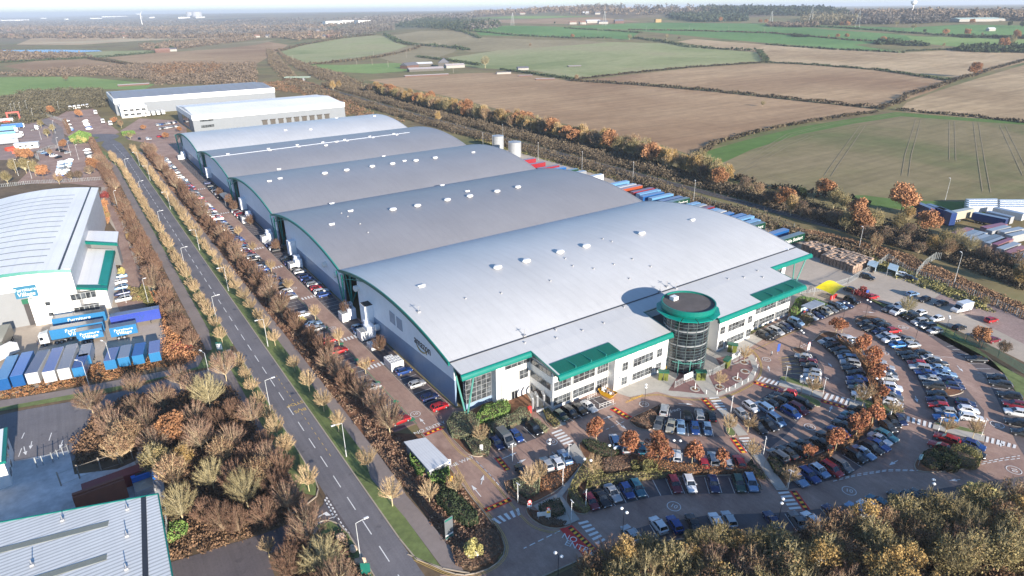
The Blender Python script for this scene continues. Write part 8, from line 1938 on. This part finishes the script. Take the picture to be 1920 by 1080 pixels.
sign('small teal and white park sign on the verge by the side road', 414, 663, -.6, 1.6, 3.2, .1, sgM, 2, [(wallW, 1.2, 1.6)])
sign('small white sign on two legs in the bracken bed', 888, 1050, -.5, 1.7, .9, .9, wallW); sign('small white sign on two legs on the entrance island', 1016, 975, -.5, 1.7, .9, .9, wallW)
sign('yellow and white speed sign with red ring on the entrance island', 1028, 978, -.5, .8, 1.5, 1., wallW, 1, [(hyelM, .9, .5)], True)
sign('pole sign with pink plate at the path crossing', 993, 958, -.5, .8, .9, .9, wallW, 1, [(redM, .5, .35)], True); sign('tall white sign with red ring in front of the tiny island', 1514, 664, -.3, .7, 1.9, .9, wallW, 1, None, True)
sign('blue direction sign on a single pole near the accessible bay', 1458, 664, -.3, .8, 2.2, .8, mat('sign_deep_blue', (.03, .08, .35), .5), 1); sign('blue sign beside the crimson bush', 1624, 560, -.5, .9, .9, 2., mat('sign_deep_blue', (.03, .08, .35), .5), 1)
sign('narrow white totem sign in the sage shrubs', 903, 850, -.5, .6, 1.8, .3, wallW, 1); sign('pale blue sign at the corner island tip', 1722, 873, -.5, .7, 1.2, 1.4, mat('sign_pale_blue', (.2, .4, .5), .5), 1); sign('white one way sign beside the shelter', 843, 880, -.5, .7, 1.2, 1.2, wallW, 1, [(mat('sign_deep_blue', (.03, .08, .35), .5), .2, .4)])
sign('teal sign board at the bottom edge beside the boulders', 687, 1080, -.6, 1.5, 2.6, .1, sgM, 2)
# boulders
def rock_mesh():
    b = MB(); n = 9; prof = [(.7, 0), (1., .35), (.85, .75), (.45, 1.), (.001, 1.08)]; b.lathe((0, 0, 0), prof, n)
    b.v = [(x * random.uniform(.85, 1.15), y * random.uniform(.85, 1.15), z * random.uniform(.85, 1.1)) for x, y, z in b.v]; return b.mesh('boulder', [mat('sandstone', lin((206, 178, 150)), .9, 0, .18, 1.5)])
for i, (u, v, s, w_) in enumerate([(639, 1010, 1., 'first of the verge group below the junction'), (662, 1031, .85, 'second of the verge group below the junction'), (675, 1054, .95, 'third of the verge group below the junction'), (403, 675, .8, 'by the side road footpath'), (429, 658, .6, 'behind the small teal sign'), (423, 670, .6, 'in front of the small teal sign'), (475, 724, .7, 'on the opposite corner of the side road'), (325, 270, .8, 'by the far entrance')]):
    o = put('boulder', rock_mesh(), None, (*g(u, v, .16), .12), random.uniform(0, 6), (1.15 * s, .8 * s, .8 * s)); tag(o, 'sandstone boulder, %s' % w_, 'boulder', 'sandstone boulders on the verges')
# pallet stacks
def pal_mesh(n):
    b = MB(); h = n * .15
    for k in range(n): z = k * .15; b.box(-.5, .5, -.58, .58, z, z + .05); b.box(-.46, .46, -.54, .54, z + .05, z + .15, 1)
    for k in range(5): y = -.5 + k * .25; b.box(-.5, .5, y - .1, y + .08, h, h + .03)
    return b.mesh('pallet_stack', [palM, mat('pallet_dark', lin((96, 72, 58)), .9, 0, .2, 1.)])
PM = [pal_mesh(n) for n in (17, 18, 19, 20)]
def blockp(quad, nx, ny, words, z=2.8):
    Q = [np.array(p) for p in PX(quad, z)]; ax = Q[1] - Q[0]; ang = math.atan2(ax[1], ax[0])
    for i in range(nx):
        for j in range(ny):
            if random.random() < .03: continue
            s, t_ = (i + .5) / nx, (j + .5) / ny; p = Q[0] * (1 - s) * (1 - t_) + Q[1] * s * (1 - t_) + Q[2] * s * t_ + Q[3] * (1 - s) * t_
            o = put('pallet_stack', random.choice(PM), None, (p[0], p[1], .05), ang + random.uniform(-.03, .03)); tag(o, 'tall pallet stack, %s column, %s row of the %s block' % (nth(i + 1), nth(j + 1), words), 'pallet stack', 'pallet stacks beyond the warehouse corner')
def dimq(quad, z=2.8): Q = [np.array(p) for p in PX(quad, z)]; return np.hypot(*(Q[1] - Q[0])), np.hypot(*(Q[3] - Q[0]))
qa = [(1503,457),(1541,473),(1570,463),(1523,450)]; qb = [(1539,477),(1601,499),(1640,485),(1571,464)]
for qq, nm in ((qa, 'far'), (qb, 'near')): L1, L2 = dimq(qq); blockp(qq, int(L1 / 1.25), max(4, int(L2 / 1.3)), nm)
for i in range(3):
    for j in range(5): o = put('pallet_stack', PM[0], None, (*g(258 + i * 13 + j * 2, 882 - j * 8 - i * 3, 1.), .1), .2, .8); tag(o, 'weathered pallet stack, %s column, %s row behind the blue machine' % (nth(i + 1), nth(j + 1)), 'pallet stack', 'pallet stacks in the builders yard')
# yellow canopy, cycle shelters, smoking shelter
t = px_thing('tensile_canopy', 'yellow tensile canopy on four posts beside the palisade fence', 'canopy', 1562, 556, -.15); b = MB(); n = 8; vs = []
for i in range(n + 1):
    for j in range(n + 1): s, q_ = i / n * 2 - 1, j / n * 2 - 1; vs.append((s * 4.6 * (1 - .12 * (1 - q_ * q_)), q_ * 3.2 * (1 - .12 * (1 - s * s)), 2.6 + 1.3 * (1 - s * s) * .9 + .5 * q_ * q_ * (1 - abs(s)) - .0))
b.add(vs, [(i * (n + 1) + j, (i + 1) * (n + 1) + j, (i + 1) * (n + 1) + j + 1, i * (n + 1) + j + 1) for i in range(n) for j in range(n)]); b.build('fabric', mat('canopy_yellow', lin((236, 214, 30)), .5), t, True)
for s in (-1, 1):
    for q_ in (-1, 1): b = MB(); b.bar((s * 4.6, q_ * 3.2, 0), (s * 4.6, q_ * 3.2, 2.7), .07); b.build('post', postM, t)
for i in range(3): b = MB(); b.lathe((-2.5 + i * 1.2, -.8, 0), [(.4, 0), (.4, 1.1), (.001, 1.2)], 10); o = b.build('waste_drum', redM, None); o.location = t.location; tag(o, 'red drum under the yellow canopy, %s from the left' % nth(i + 1), 'drum', 'red drums under the canopy')
for i, (u, v) in enumerate([(1634, 506), (1672, 513)]):
    t = px_thing('cycle_shelter', 'blue grey cycle shelter, %s of the pair by the palisade fence' % ['left', 'right'][i], 'shelter', u, v, .35, .05, 'cycle shelters')
    b = MB(); b.add([(-3, -1.4, 2.1), (3, -1.4, 2.1), (3, 1.4, 2.6), (-3, 1.4, 2.6), (-3, -1.4, 2.02), (3, -1.4, 2.02), (3, 1.4, 2.52), (-3, 1.4, 2.52)], [(0, 1, 2, 3), (7, 6, 5, 4), (0, 4, 5, 1), (1, 5, 6, 2), (2, 6, 7, 3), (3, 7, 4, 0)]); b.build('roof', mat('shelter_blue', (.25, .34, .42), .4), t)
    b = MB(); b.box(-3, 3, -1.35, -1.3, .2, 2.0); b.build('back_panel', mat('shelter_glass', (.45, .55, .6), .3), t)
    for s in (-3, 0, 3): b = MB(); b.bar((s, -1.3, 0), (s, -1.3, 2.1), .05); b.bar((s, 1.2, 0), (s, 1.2, 2.5), .05); b.build('frame', greyM, t)
t = px_thing('smoking_shelter', 'grey glass smoking shelter between the bright hedges and parked cars', 'shelter', 1522, 585, -.0, .08); b = MB(); b.box(-3.4, 3.4, -1.6, 1.6, 2.3, 2.45); b.build('roof', mat('shelter_roof_grey', (.3, .33, .38), .4), t)
b = MB(); b.box(-3.3, 3.3, 1.5, 1.55, .2, 2.3); b.box(3.25, 3.3, -1.5, 1.5, .2, 2.3); b.build('glass_wall', mat('shelter_glass', (.45, .55, .6), .3), t)
for s in (-3.3, 0, 3.3): b = MB(); b.bar((s, -1.5, 0), (s, -1.5, 2.3), .05); b.build('post', greyM, t)
# builders yard
q = PX([(192, 893), (252, 872), (255, 886), (196, 910)], 2.6); c = np.mean(q, 0); A_ = math.atan2(q[1][1] - q[0][1], q[1][0] - q[0][0])
t = thing('shipping_container', 'dark red ribbed shipping container in the shaded builders yard', 'container', (c[0], c[1], .1), A_); b = MB(); b.box(-6.1, 6.1, -1.22, 1.22, 0, 2.6)
for k in range(24): b.box(-6. + k * .5, -5.8 + k * .5, -1.27, -1.23, .1, 2.5); b.box(-6. + k * .5, -5.8 + k * .5, -1.2, 1.2, 2.6, 2.64)
b.build('body', mat('container_red', (.22, .03, .03), .6), t); b = MB(); b.box(6.1, 6.15, -1.15, 1.15, .1, 2.5); b.build('doors', mat('container_red', (.22, .03, .03), .6), t)
t = px_thing('waste_compactor', 'bright blue waste compactor beside the red container', 'machine', 271, 900, A_, .1); b = MB(); b.box(-2, 2, -1.4, 1.4, .2, 2.2); b.box(2, 3.2, -.9, .9, .2, 1.4); b.build('body', mat('machine_blue', (.01, .16, .6), .5), t); b = MB(); b.box(-1.3, 1.3, -1., .2, 2.2, 2.3); b.build('hopper', darkM, t)
t = px_thing('spoil_heap', 'pale rubble skip next to the shed roof corner', 'skip', 272, 918, A_, .1); b = MB(); b.box(-1.6, 1.6, -1.6, 1.6, 0, 1.2); b.build('body', greyM, t); b = MB(); b.add([(-1.5, -1.5, 1.2), (1.5, -1.5, 1.2), (1.5, 1.5, 1.2), (-1.5, 1.5, 1.2), (.1, 0, 1.7)], [(0, 1, 4), (1, 2, 4), (2, 3, 4), (3, 0, 4)]); b.build('rubble', concM, t)
t = px_thing('rust_chute', 'rusty steel beam stack just behind the shed roof edge', 'beams', 195, 945, A_, .1); b = MB()
for k in range(3): b.box(-4, 4, -.8 + k * .6, -.4 + k * .6, .1, 4.2 if k == 1 else 4.)
b.build('beam', mat('rust', (.22, .07, .04), .8), t)
# far left yards
ground_sheet('west_car_park', GP([(30,345),(75,300),(60,290),(130,262),(165,262),(195,300),(235,345),(200,352),(130,344)]), .07, brickM)
ground_sheet('west_yard', GP([(-60,300),(-60,225),(25,212),(60,225),(96,240),(104,272),(60,285),(20,300)]), .065, gravelM)
ground_sheet('far_compound', GP([(70,222),(110,218),(130,205),(172,200),(190,222),(225,248),(180,268),(140,262),(118,250),(108,232)]), .07, brickM)
ground_sheet('far_car_park', GP([(225,246),(262,222),(330,226),(350,240),(350,290),(310,300),(285,270),(240,262)]), .06, brickM)
ground_sheet('access_road', GP([(60,212),(80,216),(118,240),(122,262),(110,275),(96,266),(102,244),(70,224)]), .09, pathM)
t = px_thing('site_cabin', 'small white cabin with windows in the far left compound', 'cabin', 52, 277, -.15); b = MB(); b.box(-6.5, 6.5, -3, 3, 0, 3.2); b.build('walls', wallW, t); b = MB(); b.box(-6.8, 6.8, -3.3, 3.3, 3.2, 3.5); b.build('roof', wallW, t)
for s in (-4, -1, 2.6): b = MB(); b.box(s, s + 1.6, -3.06, -3.0, 1.2, 2.3); b.build('window', glassM, t)
t = px_thing('wash_frame', 'red steel portal frame of the truck wash in the far left yard', 'frame', 28, 228, 0.); b = MB()
for x in (-4, 4): b.box(x - .5, x + .5, -.6, .6, 0, 7)
b.box(-4.5, 4.5, -.6, .6, 7, 8); b.build('frame', mat('frame_red', (.5, .08, .06), .6), t)
for i, (u, v, s) in enumerate([(36, 286, 7), (46, 291, 8), (20, 282, 5), (12, 232, 6)]):
    t = px_thing('red_tent', 'low red covered stack, %s of four in the far left yard' % nth(i + 1), 'covered stack', u, v, .2 * i, .08, 'red covered stacks'); b = MB(); b.box(-s / 2, s / 2, -2, 2, 0, 1.6); b.add([(-s / 2, -2, 1.6), (s / 2, -2, 1.6), (s / 2, 2, 1.6), (-s / 2, 2, 1.6), (-s / 2, 0, 2.4), (s / 2, 0, 2.4)], [(0, 1, 5, 4), (3, 4, 5, 2), (0, 4, 3), (1, 2, 5)]); b.build('cover', mat('cover_red', (.55, .08, .04), .6), t)
for i, (u, v, k, s) in enumerate([(42,300,'copper',.8),(55,302,'copper',.75),(68,330,'olive',.9),(82,335,'copper',.8),(50,325,'olive',.9),(30,325,'olive',.9),(178,322,'copper',.85),(170,330,'mauve',.8),(98,215,'copper',.8),(150,222,'copper',.7),(120,280,'copper',.6),(95,292,'brown',.5),(90,258,'olive',.7),(78,240,'olive',.7),(100,248,'olive',.7),(215,233,'copper',.6),(228,240,'brown',.7),(245,262,'olive',.6),(15,345,'olive',.8),(112,346,'brown',.7),(135,340,'mauve',.7),(150,338,'mauve',.7),(312,262,'copper',.5),(270,245,'copper',.45),(338,248,'copper',.45),(200,372,'crimson',1.),(198,388,'copper',.35),(196,402,'gold',.4),(204,412,'gold',.4),(245,455,'gold',.42),(230,520,'lime',.4),(150,268,'lime',.6),(138,270,'lime',.5),(160,270,'lime',.5)]):
    x, y = g(u, v); tree(k, x, y, '%s, %s of those listed in the west yards and car parks' % (WD[k], nth(i + 1)), 'trees of the west yards', s, .05)
bush('dark clipped hedge beside the far compound cars', [(118,228),(124,226),(134,248),(128,252)], 2.0, 'rust', size=.5, dens=8); bush('dark brown hedge between avenue and west car park', [(164,262),(176,262),(214,330),(222,360),(206,352),(190,315)], 2.4, 'rust', size=.5, dens=7)
bush('amber hedge row by the furniture drive', [(191,380),(197,376),(206,410),(202,420),(194,400)], 1.4, 'amber', size=.4, dens=14)
bush('mossy hedge along the foot of the furniture drive', [(268,540),(278,545),(290,575),(280,580),(262,556)], 1.6, 'moss', size=.4, dens=14)
# railway
ground_sheet('railway_bed', [(243.6, 60), (249.6, 60), (250.2, 300), (253.6, 520), (265, 800), (283, 980), (278, 980), (259, 800), (248, 520), (244.6, 300)], .08, mat('ballast', lin((66, 56, 48)), .95, 0, .25, 1.))
b = MB()
for o_ in (1.2, 2.65, 4.6, 6.05):
    L_ = [(243 + o_, 60), (243.6 + o_, 300), (247 + o_, 520), (258 + o_, 800)]
    for a, c in zip(L_, L_[1:]): b.bar((*a, .2), (*c, .2), .06)
struct(b.build('railway_track', greyM))
# poles and pylons
def pole(u, v, h, label):
    x, y = G(u, v); t = thing('utility_pole', label, 'pole', (x, y, T(x, y)), .4, 'utility poles in the fields'); b = MB(); b.bar((0, 0, 0), (0, 0, h), .16, n=6); b.build('post', woodM, t); b = MB(); b.box(-1., 1., -.08, .08, h - .6, h - .45); b.build('crossarm', woodM, t)
for i, (u, v, h) in enumerate([(550,116,11),(701,108,11),(669,121,9),(698,122,9),(762,108,12),(825,90,12),(876,72,12),(900,78,12),(850,137,14),(1212,58,12),(1292,57,12),(1366,58,12),(1433,61,12),(1121,62,12),(728,126,9)]): pole(u, v, h, 'thin wooden utility pole, %s of the line seen across the fields' % nth(i + 1))
def pylon(u, v, h, label):
    x, y = G(u, v); t = thing('pylon', label, 'pylon', (x, y, T(x, y)), .5, 'pylons in the far fields'); b = MB(); w0 = h * .12
    for sx in (-1, 1):
        for sy in (-1, 1): b.bar((sx * w0, sy * w0, 0), (sx * .6, sy * .6, h * .97), .22)
    for k in range(7):
        z0, z1 = h * k / 8, h * (k + 1) / 8; r0, r1 = w0 * (1 - z0 / h), w0 * (1 - z1 / h)
        for s in (-1, 1): b.bar((-r0, s * r0, z0), (r1, s * r1, z1), .12); b.bar((r0, s * r0, z0), (-r1, s * r1, z1), .12)
    b.build('lattice', meshM, t); b = MB()
    for k, L in ((.72, .2), (.83, .15), (.94, .11)): b.bar((-h * L, 0, h * k), (h * L, 0, h * k), .18)
    b.build('crossarms', meshM, t)
pylon(1519, 46, 46, 'grey lattice pylon in front of the conifer plantation'); pylon(1133, 48, 40, 'grey lattice pylon by the hilltop farm'); pylon(1607, 52, 40, 'grey lattice pylon right of the pale poplar clump'); pylon(961, 48, 38, 'grey lattice pylon at the foot of the hill wood'); pylon(1445, 46, 36, 'small lattice pylon left of the pale poplar clump')
# tractor tracks in the big green field
b = MB()
def track(pts, w_=.38):
    P = [np.array(G(*p)) for p in pts]
    S = []
    for a, c in zip(P, P[1:]):
        L = np.hypot(*(c - a)); k = max(1, int(L / 12)); S += [a + (c - a) * i / k for i in range(k)]
    S.append(P[-1])
    for off in (-1.6, 1.6):
        for a, c in zip(S, S[1:]):
            d = (c - a) / np.hypot(*(c - a)); n = np.array([-d[1], d[0]]); q = [a + n * (off - w_ / 2), c + n * (off - w_ / 2), c + n * (off + w_ / 2), a + n * (off + w_ / 2)]
            b.add([(x, y, T(x, y) + .12) for x, y in q], [(0, 1, 2, 3)])
for tr_ in ([(1722,224),(1712,260),(1703,290),(1697,330)],[(1618,235),(1590,275),(1565,310),(1552,330)],[(1690,212),(1640,222),(1560,232),(1480,252),(1400,300)],[(1830,230),(1840,300),(1850,360)],[(1785,228),(1786,300)],[(1370,335),(1470,275),(1520,255)],[(1480,345),(1440,330)],[(1880,236),(1925,330)]): track(tr_)
struct(b.build('tractor_track', mat('track_earth', lin((146, 130, 100)), .95, 0, .2, .3)))
# people: one skinned body each
def person(u, v, a, label, top, legs_, step=.25):
    x, y = g(u, v, .1); vs = [(0, 0, .95), (0, 0, 1.2), (0, 0, 1.42), (0, 0, 1.52), (.02, 0, 1.68), (0, .09, .9), (step, .1, .48), (step * .6, .1, .06), (step * .6 + .16, .1, .04), (0, -.09, .9), (-step * .4, -.1, .5), (-step, -.1, .1), (-step + .16, -.1, .04), (0, .2, 1.4), (-.08, .27, 1.12), (.08, .27, .88), (0, -.2, 1.4), (.1, -.27, 1.12), (.25, -.26, .92)]
    es = [(0, 1), (1, 2), (2, 3), (3, 4), (0, 5), (5, 6), (6, 7), (7, 8), (0, 9), (9, 10), (10, 11), (11, 12), (2, 13), (13, 14), (14, 15), (2, 16), (16, 17), (17, 18)]
    rr = [.15, .14, .17, .06, .105, .1, .075, .05, .04, .1, .075, .05, .04, .07, .05, .035, .07, .05, .035]
    me = D.meshes.new('person'); me.from_pydata(vs, es, []); o = D.objects.new('person', me); COL.objects.link(o); m = o.modifiers.new('skin', 'SKIN')
    for i, r in enumerate(rr): me.skin_vertices[0].data[i].radius = (r, r)
    me.skin_vertices[0].data[0].use_root = True; o.modifiers.new('sub', 'SUBSURF').levels = 1; bpy.context.view_layer.update()
    me2 = D.meshes.new_from_object(o.evaluated_get(bpy.context.evaluated_depsgraph_get())); o.modifiers.clear(); o.data = me2; D.meshes.remove(me); me2.materials.clear()
    for mm in (top, legs_, mat('skin', (.45, .28, .2), .7), mat('hair', (.06, .04, .03), .8)): me2.materials.append(mm)
    for p in me2.polygons: z = p.center.z; p.material_index = 1 if z < .92 else (0 if z < 1.5 else (3 if z > 1.68 or p.center.x < 0 else 2))
    o.location = (x, y, .1); o.rotation_euler = (0, 0, a); tag(o, label, 'person')
cl = lambda n, c: mat('cloth_' + n, c, .9)
person(1446, 668, 2.5, 'person in white top walking on the paving by the accessible bay', cl('white', (.7, .7, .68)), cl('dark', (.03, .03, .04)))
person(1370, 696, 1., 'person in dark clothes standing inside the plaza fence', cl('dark', (.03, .03, .04)), cl('dark', (.03, .03, .04)), .1)
person(1507, 592, 1., 'person in red top beside the smoking shelter', cl('red', (.4, .03, .03)), cl('navy', (.02, .03, .08)), .1); person(1512, 588, 4., 'person in blue top inside the smoking shelter', cl('blue', (.05, .1, .35)), cl('dark', (.03, .03, .04)), .1); person(1499, 588, 2., 'person in grey coat left of the smoking shelter', cl('grey', (.2, .2, .2)), cl('navy', (.02, .03, .08)), .1)
person(128, 588, 0., 'person in dark red near the store wing door', cl('maroon', (.12, .02, .03)), cl('dark', (.03, .03, .04)), .1); person(72, 648, 0., 'person in dark clothes in front of the white cab', cl('dark', (.03, .03, .04)), cl('navy', (.02, .03, .08)), .2)
